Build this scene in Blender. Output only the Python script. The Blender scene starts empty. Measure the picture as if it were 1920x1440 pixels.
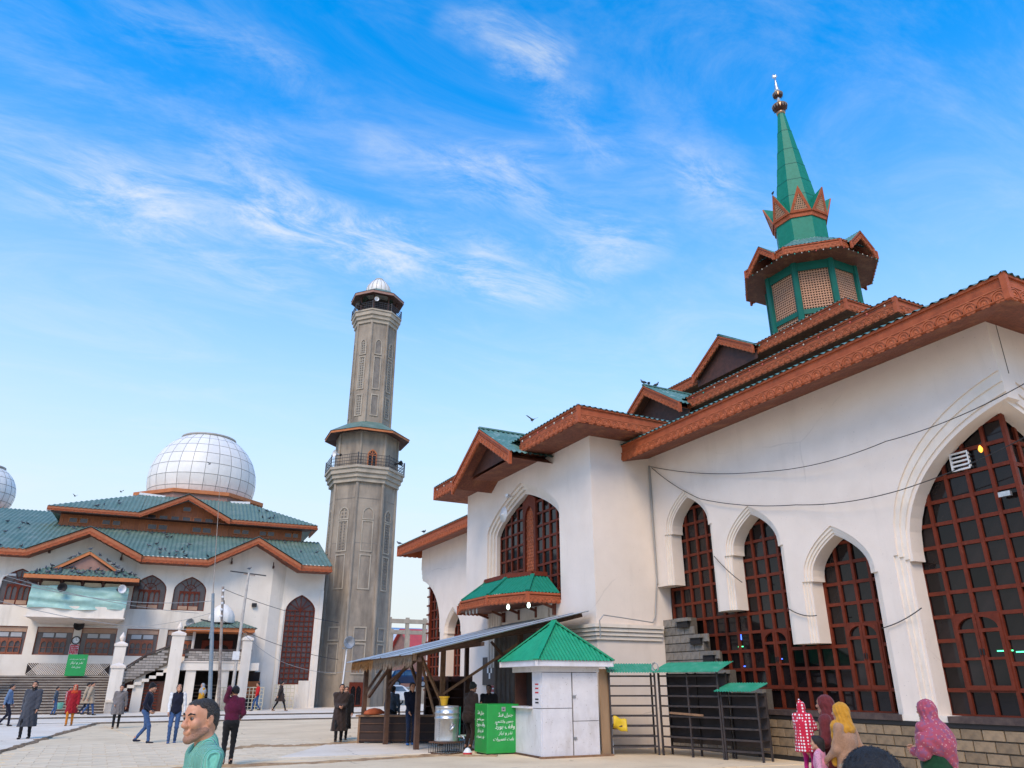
import bpy, bmesh, math, random
import numpy as np
from mathutils import Vector, Matrix
R = math.radians
random.seed(7)
S = bpy.context.scene
COL = S.collection
S.render.engine = 'CYCLES'

# ---------------------------------------------------------------- camera
cam_d = bpy.data.cameras.new('camera')
cam = bpy.data.objects.new('camera', cam_d); COL.objects.link(cam)
S.camera = cam
cam_d.sensor_width = 36.0
cam_d.lens = 36.0 * 1400 / 1920
cam_d.clip_end = 4000
cam.location = (0, 0, 1.75)
cam.rotation_euler = (R(90 + 21.87), 0, R(-27.34))

# ---------------------------------------------------------------- sky and sun
SUN_EL, SUN_AZ = 46.0, 219.0         # azimuth clockwise from +Y
w = bpy.data.worlds.new('World'); S.world = w; w.use_nodes = True
nt = w.node_tree; nt.nodes.clear()
def N(t, **kw):
    n = nt.nodes.new(t)
    for k, v in kw.items(): setattr(n, k, v)
    return n
def LK(a, b): nt.links.new(a, b)
def MATH(op, a, b=None, clamp=False):
    n = N('ShaderNodeMath', operation=op, use_clamp=clamp)
    for i, v in enumerate((a, b)):
        if v is None: continue
        if isinstance(v, (int, float)): n.inputs[i].default_value = v
        else: LK(v, n.inputs[i])
    return n.outputs[0]
def MIXC(f, a, b, bt='MIX'):
    n = N('ShaderNodeMix', data_type='RGBA', blend_type=bt)
    for i, v in ((0, f), (6, a), (7, b)):
        if isinstance(v, (int, float, tuple)): n.inputs[i].default_value = v
        else: LK(v, n.inputs[i])
    return n.outputs[2]
sky = N('ShaderNodeTexSky', sky_type='NISHITA', sun_disc=False)
sky.sun_elevation = R(SUN_EL); sky.sun_rotation = R(SUN_AZ)
sky.altitude = 1600; sky.air_density = 1.0; sky.dust_density = 0.6; sky.ozone_density = 2.0
hs = N('ShaderNodeHueSaturation'); hs.inputs['Saturation'].default_value = 1.75; hs.inputs['Hue'].default_value = 0.478
hs.inputs['Value'].default_value = 1.75
LK(sky.outputs[0], hs.inputs['Color'])
tc = N('ShaderNodeTexCoord'); sx = N('ShaderNodeSeparateXYZ'); LK(tc.outputs['Generated'], sx.inputs[0])
zc = MATH('MAXIMUM', sx.outputs[2], 0.0)
hz = N('ShaderNodeMapRange', interpolation_type='SMOOTHSTEP'); hz.inputs[1].default_value = .06; hz.inputs[2].default_value = .70; hz.inputs[3].default_value = 1; hz.inputs[4].default_value = 0; LK(zc, hz.inputs[0]); haze = hz.outputs[0]
tint = N('ShaderNodeVectorMath', operation='MULTIPLY'); LK(hs.outputs[0], tint.inputs[0]); tint.inputs[1].default_value = (0.32, 1.90, 2.50)
skyc = MIXC(MATH('MULTIPLY', haze, 1.0, True), tint.outputs[0], (8.2, 8.9, 9.1, 1))
# thin cirrus on a high flat layer (direction divided by height): broken wispy bands
zd = MATH('ADD', zc, 0.12)
cb = N('ShaderNodeCombineXYZ'); LK(MATH('DIVIDE', sx.outputs[0], zd), cb.inputs[0]); LK(MATH('DIVIDE', sx.outputs[1], zd), cb.inputs[1])
def cnoise(rot, scale, detail, rough, dist, loc=(0, 0, 0), col=False):
    m = N('ShaderNodeMapping'); m.inputs['Rotation'].default_value = (0, 0, R(rot)); m.inputs['Scale'].default_value = scale; m.inputs['Location'].default_value = loc
    LK(cb.outputs[0], m.inputs[0])
    n = N('ShaderNodeTexNoise'); n.inputs['Scale'].default_value = 1; n.inputs['Detail'].default_value = detail; n.inputs['Roughness'].default_value = rough; n.inputs['Distortion'].default_value = dist
    LK(m.outputs[0], n.inputs[0]); return n.outputs[1 if col else 0]
def ramp(v, a, b):
    n = N('ShaderNodeMapRange', interpolation_type='SMOOTHSTEP'); n.inputs[1].default_value = a; n.inputs[2].default_value = b
    LK(v, n.inputs[0]); return n.outputs[0]
def VM(op, a, b=None):
    n = N('ShaderNodeVectorMath', operation=op)
    for i, v in enumerate((a, b)):
        if v is None: continue
        if isinstance(v, tuple): n.inputs[i].default_value = v
        else: LK(v, n.inputs[i])
    return n
BANDS = [((0.049, 1.146), (0.187, 1.235), 0.135, 0.62), ((0.187, 1.235), (0.373, 1.292), 0.135, 0.97), ((0.373, 1.292), (0.546, 1.279), 0.135, 0.75), ((-0.232, 1.322), (-0.09, 1.313), 0.189, 0.53), ((-0.089, 1.328), (0.178, 1.434), 0.176, 0.48), ((0.302, 0.695), (0.402, 0.726), 0.068, 0.48), ((0.402, 0.726), (0.614, 0.851), 0.068, 0.4), ((0.684, 0.765), (0.816, 0.8), 0.068, 0.4), ((0.807, 0.804), (1.041, 0.917), 0.108, 0.44), ((0.462, 1.02), (0.828, 1.037), 0.121, 0.44), ((0.64, 1.263), (0.752, 1.14), 0.149, 0.53), ((0.274, 0.998), (0.535, 0.952), 0.081, 0.35), ((-0.11, 0.933), (0.112, 0.909), 0.081, 0.31)]
wv = VM('SUBTRACT', cnoise(10, (2.6, 2.6, 1), 4, .6, 0, (5, 2, 0), True), (.5, .5, .5)).outputs[0]
ws = VM('MULTIPLY', wv, (.30, .30, 0)).outputs[0]
pw = VM('ADD', cb.outputs[0], ws).outputs[0]
def band(a, b, width, k):
    ba = (b[0] - a[0], b[1] - a[1], 0); L2 = ba[0] ** 2 + ba[1] ** 2
    pa = VM('SUBTRACT', pw, (a[0], a[1], 0)).outputs[0]
    h = MATH('MULTIPLY', VM('DOT_PRODUCT', pa, ba).outputs['Value'], 1 / L2, True)
    sc_ = N('ShaderNodeVectorMath', operation='SCALE'); sc_.inputs[0].default_value = ba; LK(h, sc_.inputs['Scale'])
    d = VM('LENGTH', VM('SUBTRACT', pa, sc_.outputs[0]).outputs[0]).outputs['Value']
    n = N('ShaderNodeMapRange', interpolation_type='SMOOTHSTEP'); n.inputs[1].default_value = 0; n.inputs[2].default_value = width * 1.15; n.inputs[3].default_value = k; n.inputs[4].default_value = 0
    LK(d, n.inputs[0]); return n.outputs[0]
CROT = 20
wisp = ramp(cnoise(CROT, (4.6, 9.5, 1), 11, .72, .6, (3.1, 1.7, 0)), .34, .74)
veil = ramp(cnoise(CROT + 5, (1.5, 3.6, 1), 11, .68, .8, (6.0, 2.2, 0)), .40, .86)
acc = None
for bnd in BANDS:
    v = band(*bnd); acc = v if acc is None else MATH('ADD', acc, v)
cl = MATH('ADD', MATH('MULTIPLY', wisp, MATH('MINIMUM', acc, 1.0)), MATH('MULTIPLY', veil, .35), True)
skyc = MIXC(MATH('MULTIPLY', cl, .80), skyc, (8.6, 9.0, 9.0, 1))
bg = N('ShaderNodeBackground'); bg.inputs[1].default_value = 0.075
LK(skyc, bg.inputs[0])
ow = N('ShaderNodeOutputWorld'); LK(bg.outputs[0], ow.inputs[0])

sl = bpy.data.lights.new('sun', 'SUN'); so = bpy.data.objects.new('sun', sl); COL.objects.link(so)
sl.energy = 2.3; sl.angle = R(26); sl.color = (1, .79, .54)
sdir = Vector((math.sin(R(SUN_AZ)) * math.cos(R(SUN_EL)), math.cos(R(SUN_AZ)) * math.cos(R(SUN_EL)), math.sin(R(SUN_EL))))
so.rotation_euler = sdir.to_track_quat('Z', 'Y').to_euler()
so.location = sdir * 100
S.view_settings.view_transform = 'Standard'; S.view_settings.look = 'None'
S.view_settings.exposure = 0.45; S.view_settings.gamma = 1.0
S.cycles.max_bounces = 5; S.cycles.diffuse_bounces = 3; S.cycles.glossy_bounces = 2; S.cycles.transparent_max_bounces = 8
S.cycles.sample_clamp_indirect = 6; S.cycles.use_adaptive_sampling = True; S.cycles.adaptive_threshold = .02

# ---------------------------------------------------------------- materials
MT = {}
def mat(name, c, c2=None, scale=3.0, rough=.75, bump=0.0, bscale=20.0, metal=0.0, stretch=(1, 1, 1), var=0.0, detail=6, contrast=(.35, .65), spec=.5, emit=None, estr=0, wave=None, stain=None, coat=0, sheen=0, speck=None, crack=None):
    """procedural material: two colours mixed by noise, optional fine bump, stains, per-object variation"""
    m = bpy.data.materials.new(name); m.use_nodes = True
    t = m.node_tree; b = t.nodes['Principled BSDF']
    b.inputs['Roughness'].default_value = rough; b.inputs['Metallic'].default_value = metal
    b.inputs['Specular IOR Level'].default_value = spec
    b.inputs['Coat Weight'].default_value = coat; b.inputs['Sheen Weight'].default_value = sheen
    c = tuple(c) + (1,); c2 = tuple(c2) + (1,) if c2 else c
    tcn = t.nodes.new('ShaderNodeTexCoord'); mp = t.nodes.new('ShaderNodeMapping'); mp.inputs['Scale'].default_value = stretch
    t.links.new(tcn.outputs['Object'], mp.inputs[0])
    def noise(sc, det=detail, vec=None, ro=.6):
        n = t.nodes.new('ShaderNodeTexNoise'); n.inputs['Scale'].default_value = sc; n.inputs['Detail'].default_value = det; n.inputs['Roughness'].default_value = ro
        t.links.new((vec or mp.outputs[0]), n.inputs[0]); return n.outputs[0]
    def rmp(v, a, bb):
        n = t.nodes.new('ShaderNodeMapRange'); n.inputs[1].default_value = a; n.inputs[2].default_value = bb; t.links.new(v, n.inputs[0]); return n.outputs[0]
    def mixc(f, x, y, bt='MIX'):
        n = t.nodes.new('ShaderNodeMix'); n.data_type = 'RGBA'; n.blend_type = bt
        for i, v in ((0, f), (6, x), (7, y)):
            if isinstance(v, (int, float, tuple)): n.inputs[i].default_value = v
            else: t.links.new(v, n.inputs[i])
        return n.outputs[2]
    col = mixc(rmp(noise(scale), *contrast), c, c2)
    if stain:   # (colour, scale, stretch, threshold lo, hi, strength)
        sc_, ss, st, lo, hi, k = stain
        mp2 = t.nodes.new('ShaderNodeMapping'); mp2.inputs['Scale'].default_value = st; t.links.new(tcn.outputs['Object'], mp2.inputs[0])
        f = rmp(noise(ss, 7, mp2.outputs[0], .65), lo, hi)
        mm = t.nodes.new('ShaderNodeMath'); mm.operation = 'MULTIPLY'; mm.inputs[1].default_value = k; t.links.new(f, mm.inputs[0])
        col = mixc(mm.outputs[0], col, tuple(sc_) + (1,))
    if speck:   # (colour, scale, lo, hi, strength): pits and specks
        f = rmp(noise(speck[1], 2), speck[2], speck[3]); mm = t.nodes.new('ShaderNodeMath'); mm.operation = 'MULTIPLY'; mm.inputs[1].default_value = speck[4]; t.links.new(f, mm.inputs[0]); col = mixc(mm.outputs[0], col, tuple(speck[0]) + (1,))
    if crack:   # (colour, scale, width, strength): hairline cracks, broken up by noise
        nz_ = t.nodes.new('ShaderNodeTexNoise'); nz_.inputs['Scale'].default_value = crack[1] * 2.2; nz_.inputs['Detail'].default_value = 5; t.links.new(tcn.outputs['Object'], nz_.inputs[0])
        mv = t.nodes.new('ShaderNodeMix'); mv.data_type = 'VECTOR'; mv.inputs[0].default_value = .28 / crack[1] if crack[1] > 1 else .35; t.links.new(tcn.outputs['Object'], mv.inputs[4]); t.links.new(nz_.outputs[1], mv.inputs[5])
        vo = t.nodes.new('ShaderNodeTexVoronoi'); vo.feature = 'DISTANCE_TO_EDGE'; vo.inputs['Scale'].default_value = crack[1]; t.links.new(mv.outputs[1], vo.inputs[0])
        f = rmp(vo.outputs[0], crack[2], 0.0); g2 = rmp(noise(crack[1] * 1.3, 3, tcn.outputs['Object']), .50, .62)
        mm = t.nodes.new('ShaderNodeMath'); mm.operation = 'MULTIPLY'; t.links.new(f, mm.inputs[0]); t.links.new(g2, mm.inputs[1]); m3 = t.nodes.new('ShaderNodeMath'); m3.operation = 'MULTIPLY'; m3.inputs[1].default_value = crack[3]; t.links.new(mm.outputs[0], m3.inputs[0]); m3.use_clamp = True
        col = mixc(m3.outputs[0], col, tuple(crack[0]) + (1,))
    if var:
        oi = t.nodes.new('ShaderNodeObjectInfo'); mr = t.nodes.new('ShaderNodeMapRange'); mr.inputs[3].default_value = 1 - var; mr.inputs[4].default_value = 1 + var
        t.links.new(oi.outputs['Random'], mr.inputs[0])
        hv = t.nodes.new('ShaderNodeHueSaturation'); t.links.new(mr.outputs[0], hv.inputs['Value']); t.links.new(col, hv.inputs['Color']); col = hv.outputs[0]
    t.links.new(col, b.inputs['Base Color'])
    if bump:
        bn = t.nodes.new('ShaderNodeBump'); bn.inputs['Strength'].default_value = bump; bn.inputs['Distance'].default_value = .02
        src = noise(bscale, 4)
        if wave:
            wv = t.nodes.new('ShaderNodeTexWave'); wv.bands_direction = wave[0]; wv.inputs['Scale'].default_value = wave[1]; wv.inputs['Distortion'].default_value = wave[2]
            t.links.new(mp.outputs[0], wv.inputs[0]); src = wv.outputs[1]
        t.links.new(src, bn.inputs['Height']); t.links.new(bn.outputs[0], b.inputs['Normal'])
    if emit:
        b.inputs['Emission Color'].default_value = tuple(emit) + (1,); b.inputs['Emission Strength'].default_value = estr
    MT[name] = m; return m

# ---------------------------------------------------------------- mesh building
class G:
    def __init__(s): s.v = []; s.f = []
    def add(s, vs, fs):
        o = len(s.v); s.v += [tuple(p) for p in vs]; s.f += [tuple(i + o for i in q) for q in fs]; return s
    def box(s, a, b):
        (x0, y0, z0), (x1, y1, z1) = a, b
        return s.add([(x0, y0, z0), (x1, y0, z0), (x1, y1, z0), (x0, y1, z0), (x0, y0, z1), (x1, y0, z1), (x1, y1, z1), (x0, y1, z1)],
                     [(0, 3, 2, 1), (4, 5, 6, 7), (0, 1, 5, 4), (1, 2, 6, 5), (2, 3, 7, 6), (3, 0, 4, 7)])
    def bar(s, p, q, w, h=None, up=(0, 0, 1)):
        """rectangular bar from p to q, w across, h along up"""
        h = h or w; p = Vector(p); q = Vector(q); d = (q - p).normalized(); u = Vector(up)
        if abs(d.dot(u)) > .98: u = Vector((1, 0, 0))
        r = d.cross(u).normalized() * (w / 2); u = r.cross(d).normalized() * (h / 2)
        vs = [p - r - u, p + r - u, p + r + u, p - r + u, q - r - u, q + r - u, q + r + u, q - r + u]
        return s.add(vs, [(0, 1, 2, 3), (4, 7, 6, 5), (0, 4, 5, 1), (1, 5, 6, 2), (2, 6, 7, 3), (3, 7, 4, 0)])
    def tube(s, pts, r, n=8, cap=True):
        pts = [Vector(p) for p in pts]; rs = r if isinstance(r, (list, tuple)) else [r] * len(pts)
        o = len(s.v); ring = []
        prev = None
        for i, p in enumerate(pts):
            d = (pts[min(i + 1, len(pts) - 1)] - pts[max(i - 1, 0)]).normalized()
            if prev is None:
                a = Vector((0, 0, 1)) if abs(d.z) < .9 else Vector((1, 0, 0)); e = d.cross(a).normalized()
            else:
                e = (prev - d * prev.dot(d)); e = e.normalized() if e.length > 1e-6 else d.orthogonal().normalized()
            prev = e; g = d.cross(e)
            for k in range(n):
                t = 2 * math.pi * k / n; s.v.append(tuple(p + (e * math.cos(t) + g * math.sin(t)) * rs[i]))
        for i in range(len(pts) - 1):
            for k in range(n):
                a = o + i * n + k; b = o + i * n + (k + 1) % n; s.f.append((a, b, b + n, a + n))
        if cap:
            s.f.append(tuple(o + k for k in range(n))[::-1]); m = o + (len(pts) - 1) * n; s.f.append(tuple(m + k for k in range(n)))
        return s
    def lathe(s, prof, n=16, c=(0, 0, 0), ph=0.0, cap=True):
        """profile [(r,z)] turned about z at c"""
        o = len(s.v)
        for r, z in prof:
            for k in range(n):
                t = 2 * math.pi * k / n + ph; s.v.append((c[0] + r * math.cos(t), c[1] + r * math.sin(t), c[2] + z))
        for i in range(len(prof) - 1):
            for k in range(n):
                a = o + i * n + k; b = o + i * n + (k + 1) % n; s.f.append((a, b, b + n, a + n))
        if cap:
            s.f.append(tuple(o + k for k in range(n))[::-1]); m = o + (len(prof) - 1) * n; s.f.append(tuple(m + k for k in range(n)))
        return s
    def plate(s, loops, fr, t0, t1):
        """2-D loops (outer, then holes) extruded from depth t0 to t1; fr(u,v,t)->xyz"""
        bm = bmesh.new(); es = []
        for lp in loops:
            vv = [bm.verts.new((u, v, 0)) for u, v in lp]
            es += [bm.edges.new((vv[i], vv[(i + 1) % len(vv)])) for i in range(len(vv))]
        bmesh.ops.triangle_fill(bm, use_beauty=True, use_dissolve=False, edges=es)
        bm.verts.index_update(); bm.faces.ensure_lookup_table()
        pv = [(v.co.x, v.co.y) for v in bm.verts]; n = len(pv)
        vs = [fr(u, v, t0) for u, v in pv] + [fr(u, v, t1) for u, v in pv]
        fs = []
        for f in bm.faces:
            ix = [v.index for v in f.verts]; fs.append(tuple(ix)); fs.append(tuple(i + n for i in ix[::-1]))
        bm.free(); k = 0
        for lp in loops:
            m = len(lp)
            for i in range(m): a, b = k + i, k + (i + 1) % m; fs.append((a, b, b + n, a + n))
            k += m
        return s.add(vs, fs)
    def poly(s, pts): return s.add(pts, [tuple(range(len(pts)))])
    def slab(s, pts, th):
        """planar polygon given thickness th along its normal (towards -normal)"""
        P = [Vector(p) for p in pts]; nn = Vector((0, 0, 0))
        for i in range(len(P)): nn += P[i].cross(P[(i + 1) % len(P)])
        nn.normalize(); n = len(P)
        return s.add(P + [p - nn * th for p in P], [tuple(range(n)), tuple(range(2 * n - 1, n - 1, -1))] + [(i, i + n, (i + 1) % n + n, (i + 1) % n) for i in range(n)])
    def mesh(s, name, smooth=False, fix=True):
        me = bpy.data.meshes.new(name); me.from_pydata(s.v, [], s.f)
        if fix:
            bm = bmesh.new(); bm.from_mesh(me); bmesh.ops.recalc_face_normals(bm, faces=bm.faces); bm.to_mesh(me); bm.free()
        if smooth:
            me.polygons.foreach_set('use_smooth', [True] * len(me.polygons))
        me.update(); return me
WM = {}
def wm(o): return WM.get(o.name, Matrix.Identity(4))
def link(name, data, material, parent=None, world=False, M=None):
    o = bpy.data.objects.new(name, data); COL.objects.link(o)
    if material is not None and data is not None and not data.materials: data.materials.append(MT[material])
    if parent is not None:
        o.parent = parent
        if world: o.matrix_parent_inverse = wm(parent).inverted()
    if M is not None: o.matrix_basis = M
    B = M if M is not None else Matrix.Identity(4)
    WM[o.name] = B if (world or parent is None) else wm(parent) @ B
    return o
def obj(name, g, material, parent=None, world=False, smooth=False, M=None, fix=True):
    return link(name, g.mesh(name, smooth, fix), material, parent, world, M)
def tag(o, label, cat=None, group=None, kind=None):
    if label: o['label'] = label
    if cat: o['category'] = cat
    if group: o['group'] = group
    if kind: o['kind'] = kind
    return o
def thing(name, label, cat, loc=(0, 0, 0), rz=0.0, group=None):
    o = bpy.data.objects.new(name, None); COL.objects.link(o); o.empty_display_size = .3
    o.location = loc; o.rotation_euler = (0, 0, rz)
    WM[o.name] = Matrix.Translation(loc) @ Matrix.Rotation(rz, 4, 'Z')
    return tag(o, label, cat, group)
def T(x, y, z, rz=0.0, sc=None):
    m = Matrix.Translation((x, y, z)) @ Matrix.Rotation(rz, 4, 'Z')
    return m @ Matrix.Diagonal((sc[0], sc[1], sc[2], 1)) if sc else m
def arch(c, h, spring, rise, n=9, k=.30, p=2.1):
    """points of a pointed arch from right foot (c-h) over the apex to left foot (c+h)"""
    out = []
    for i in range(2 * n + 1):
        a = -math.cos(math.pi * i / (2 * n)) if 0 else (i - n) / n
        a = math.copysign(1 - (1 - abs(a)) ** 1.6, a) if a else 0.0
        u = abs(a); out.append((c + a * h, spring + rise * ((1 - k) * max(0, 1 - u ** p) ** (1 / p) + k * (1 - u))))
    return out
def corrugated(g, A, B, C, D, pitch=.2, amp=.03, seg=6, rows=1):
    """corrugated sheet: eave A->B, top D->C (same order); waves run up the slope"""
    A, B, C, D = map(Vector, (A, B, C, D)); e = (B - A); L = e.length; e = e / L
    nn = e.cross(D - A); nn = nn.normalized() if nn.length > 1e-6 else e.cross(C - A).normalized()
    if nn.z < 0: nn = -nn
    up = nn.cross(e).normalized()
    if up.z < 0: up = -up
    # clip each column by the polygon: sample s in [smin,smax]
    sD, sC = (D - A).dot(e), (C - A).dot(e); hD, hC = (D - A).dot(up), (C - A).dot(up)
    s0, s1 = min(0, sD), max(L, sC)
    n = max(2, int((s1 - s0) / pitch * seg)); o = len(g.v)
    for i in range(n + 1):
        s = s0 + (s1 - s0) * i / n
        lo = 0.0
        if s < 0: lo = hD * (s / sD) if sD else 0
        if s > L: lo = hC * (s - L) / (sC - L) if sC > L else 0
        if s < sD: hi = hD * max(0, s) / sD if sD > 1e-6 else hD
        elif s > sC: hi = hC * (L - s) / (L - sC) if L - sC > 1e-6 else hC
        else: hi = hD + (hC - hD) * ((s - sD) / (sC - sD) if sC - sD > 1e-6 else 0)
        hi = max(hi, lo)
        w_ = amp * math.sin(2 * math.pi * s / pitch)
        for j in range(rows + 1):
            q = A + e * s + up * (lo + (hi - lo) * j / rows) + nn * w_; g.v.append(tuple(q))
    k = rows + 1
    for i in range(n):
        for j in range(rows): a = o + i * k + j; g.f.append((a, a + k, a + k + 1, a + 1))
    return g
def trim(g, P, Q, out, H=.30, unit=.30, dep=.035, relief=.014, off=0.0, detail=True):
    """carved valance board hanging from the line P->Q: interlaced arches, beads and a scalloped lower edge"""
    P = Vector(P); Q = Vector(Q); out = Vector(out).normalized(); d = Q - P; L = d.length; d = d / L
    n = max(1, round(L / unit)); u = L / n; dn = Vector((0, 0, -1))
    def fr(a, b, t): return P + d * a + dn * b + out * (t + off)
    low = []
    for i in range(n):
        for a, b in ((0, .86), (.18, .86), (.24, .97), (.36, 1.0), (.5, .94), (.64, 1.0), (.76, .97), (.82, .86)): low.append(((i + a) * u, b * H))
    low.append((L, .86 * H)); o = len(g.v); m = len(low)
    for t in (0, dep):
        for a, b in low: g.v.append(tuple(fr(a, 0, t)))
        for a, b in low: g.v.append(tuple(fr(a, b, t)))
    for i in range(m - 1):
        a = o + i; g.f += [(a + 2 * m, a + 2 * m + 1, a + 3 * m + 1, a + 3 * m), (a + m, a + m + 1, a + 3 * m + 1, a + 3 * m), (a, a + 1, a + m + 1, a + m)]
    g.f += [(o, o + m, o + 3 * m, o + 2 * m), (o + m - 1, o + 2 * m - 1, o + 4 * m - 1, o + 3 * m - 1)]
    if not detail: return g
    def ribbon(pts, w_):
        o = len(g.v); k = len(pts)
        for a, b in pts:
            pass
        for i, (a, b) in enumerate(pts):
            a0, b0 = pts[max(i - 1, 0)]; a1, b1 = pts[min(i + 1, k - 1)]; tx, ty = a1 - a0, b1 - b0; l = math.hypot(tx, ty) or 1; nx, ny = -ty / l * w_, tx / l * w_
            g.v += [tuple(fr(a + nx, b + ny, dep)), tuple(fr(a + nx, b + ny, dep + relief)), tuple(fr(a - nx, b - ny, dep + relief)), tuple(fr(a - nx, b - ny, dep))]
        for i in range(k - 1):
            a = o + 4 * i; g.f += [(a, a + 4, a + 5, a + 1), (a + 1, a + 5, a + 6, a + 2), (a + 2, a + 6, a + 7, a + 3)]
    ribbon([(0, .07 * H), (L, .07 * H)], .035 * H); ribbon([(0, .80 * H), (L, .80 * H)], .03 * H)
    for i in range(n):
        c = (i + .5) * u
        for cc, hw in ((c, .5 * u), (c, .30 * u)):
            top = .16 if hw > .4 * u else .34
            ribbon([(cc - hw, .78 * H), (cc - .92 * hw, (.78 - (.78 - top) * .55) * H), (cc - .55 * hw, (.78 - (.78 - top) * .87) * H), (cc, top * H), (cc + .55 * hw, (.78 - (.78 - top) * .87) * H), (cc + .92 * hw, (.78 - (.78 - top) * .55) * H), (cc + hw, .78 * H)], .04 * H)
        g.add([fr(c - .09 * u, .66 * H, dep), fr(c, .52 * H, dep), fr(c + .09 * u, .66 * H, dep), fr(c, .80 * H, dep), fr(c, .66 * H, dep + 1.6 * relief)], [(0, 1, 4), (1, 2, 4), (2, 3, 4), (3, 0, 4)])
    return g
# ================================================================ materials for the setting
mat('plaster', (.78, .68, .60), (.70, .605, .53), 1.1, .85, .25, 60, contrast=(.3, .75), stain=((.46, .39, .34), 1.3, (1, 1, .16), .56, .84, .38), speck=((.30, .25, .22), 22, .70, .76, .5), crack=((.34, .29, .25), .28, .005, .4))
mat('plaster_trim', (.79, .70, .61), (.71, .62, .53), 2.0, .85, .15, 60, stain=((.42, .36, .30), 3, (1, 1, .3), .56, .85, .6), speck=((.30, .25, .2), 20, .70, .76, .5))
mat('plaster_cream', (.77, .70, .61), (.70, .63, .545), .8, .85, .15, 30, stain=((.40, .35, .28), .9, (1, 1, .12), .52, .82, .75), speck=((.33, .28, .22), 5, .70, .78, .5))
mat('wood', (.42, .105, .042), (.32, .075, .03), 4, .6, .25, 40, stretch=(1, 1, 1), stain=((.13, .04, .02), 2.5, (1, 1, 1), .55, .8, .6), spec=.2)
mat('wood_carved', (.47, .135, .058), (.36, .095, .04), 9, .6, .2, 60, stain=((.14, .045, .022), 3.5, (1, 1, 1), .52, .8, .55), spec=.2)
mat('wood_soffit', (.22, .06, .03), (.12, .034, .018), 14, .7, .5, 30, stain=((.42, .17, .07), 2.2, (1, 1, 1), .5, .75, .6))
mat('wood_dark', (.085, .028, .018), (.05, .018, .012), 5, .7, .2, 30)
mat('frame_red', (.155, .028, .0125), (.11, .02, .009), 6, .5, .2, 50, stain=((.34, .12, .07), 9, (1, 1, 1), .6, .78, .45), spec=.2)
mat('glass', (.007, .005, .005), (.016, .011, .011), 1.2, .05, spec=.32, var=.6)
mat('roof_green', (.07, .17, .145), (.12, .23, .20), 2.2, .55, .1, 30, stain=((.42, .50, .47), 2.6, (1, 1, 1), .52, .78, .75), metal=.1, spec=.2)
mat('spire_green', (.008, .165, .105), (.012, .195, .13), 5, .5, .1, 20, stain=((.03, .21, .15), 2.0, (1, 1, .3), .5, .85, .5), spec=.2)
mat('frame_green', (.006, .12, .09), (.01, .10, .075), 4, .55, .1, 20, spec=.2)
mat('lattice', (.50, .26, .155), (.40, .20, .115), 6, .7)
mat('lattice_pale', (.62, .46, .27), (.55, .38, .22), 6, .7)
mat('painted_shade', (.02, .013, .012), None, 1, .9)  # near-black colour standing in for unlit depth behind openings
mat('block_tan', (.29, .205, .125), (.21, .15, .092), 9, .9, .5, 60, var=.22, stain=((.17, .13, .10), 4, (1, 1, 1), .5, .8, .5))
mat('block_grey', (.245, .22, .19), (.175, .16, .14), 8, .9, .5, 60, var=.16, stain=((.13, .12, .11), 3, (1, 1, .4), .5, .8, .6))
mat('mortar', (.12, .10, .08), (.085, .07, .055), 20, .95, .3, 60)
mat('ledge', (.045, .028, .026), (.09, .06, .05), 6, .7, .2, 30)
mat('black', (.012, .011, .012), None, 3, .7)
mat('copper', (.50, .30, .17), (.28, .17, .11), 14, .35, metal=.75)
mat('steel_pale', (.62, .60, .60), (.45, .44, .44), 9, .3, metal=.8)
mat('bulb_white', (.48, .44, .38), None, 1, .3)
mat('bulb_green', (.03, .38, .30), None, 1, .3)
mat('bulb_red', (.55, .10, .08), None, 1, .3)
mat('lamp_on', (.8, 1, .9), None, 1, .4, emit=(.75, 1.0, .9), estr=2.5)
mat('led_blue', (.05, .1, 1), None, 1, .4, emit=(.05, .15, 1.0), estr=3)
mat('led_green', (.1, .9, .3), None, 1, .4, emit=(.08, .9, .35), estr=2.2)
mat('lamp_orange', (1, .5, .1), None, 1, .4, emit=(1, .35, .03), estr=1.6)
mat('cable', (.02, .02, .022), None, 1, .6)
mat('cable_pale', (.32, .31, .30), None, 1, .6)
mat('white_paint', (.74, .74, .74), (.64, .64, .65), 5, .55, .1, 30, stain=((.32, .29, .25), 3, (1, 1, .5), .6, .85, .5))

# ================================================================ the big shrine on the right
X0, XB, YC, XC = 15.42, 13.04, 24.55, 31.15
YN, YB0, YB1, YF = 8.0, 19.69, 29.41, 41.1
ZW, ZB = 8.95, 9.45
SH = thing('shrine_building', 'large white shrine with tiered green roofs, carved brown eaves and tall green spire', 'building', (X0, YC, 0))
def part(name, g, m, parent=None, smooth=False, fix=True): return obj(name, g, m, parent or SH, True, smooth, None, fix)
WC = [(18.03, 6.30, 4.61), (15.42, 5.27, 3.66), (12.74, 4.25, 2.67)]      # arch centre, spring, foot of the hanging pier to its left
HB = [1.11, 1.045, .98, .92]                                                # half width at each step of the moulding
RI = [1.12, 1.04, .96, .90]
DEP = [(0, .035), (.035, .07), (.07, .105), (.105, .52)]
BJ = [(11.17, 4.62, 3.14), (11.06, 4.57, 2.96), (10.95, 4.50, 2.80), (10.88, 4.46, 2.72)]   # big arch: jamb, spring, rise
def impost(c, h, s, sign, z0):
    """jamb from z0 up to the spring with the small stepped impost"""
    return [(c + sign * h, z0), (c + sign * h, s - .12), (c + sign * (h - .08), s - .12), (c + sign * (h - .08), s)]
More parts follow.
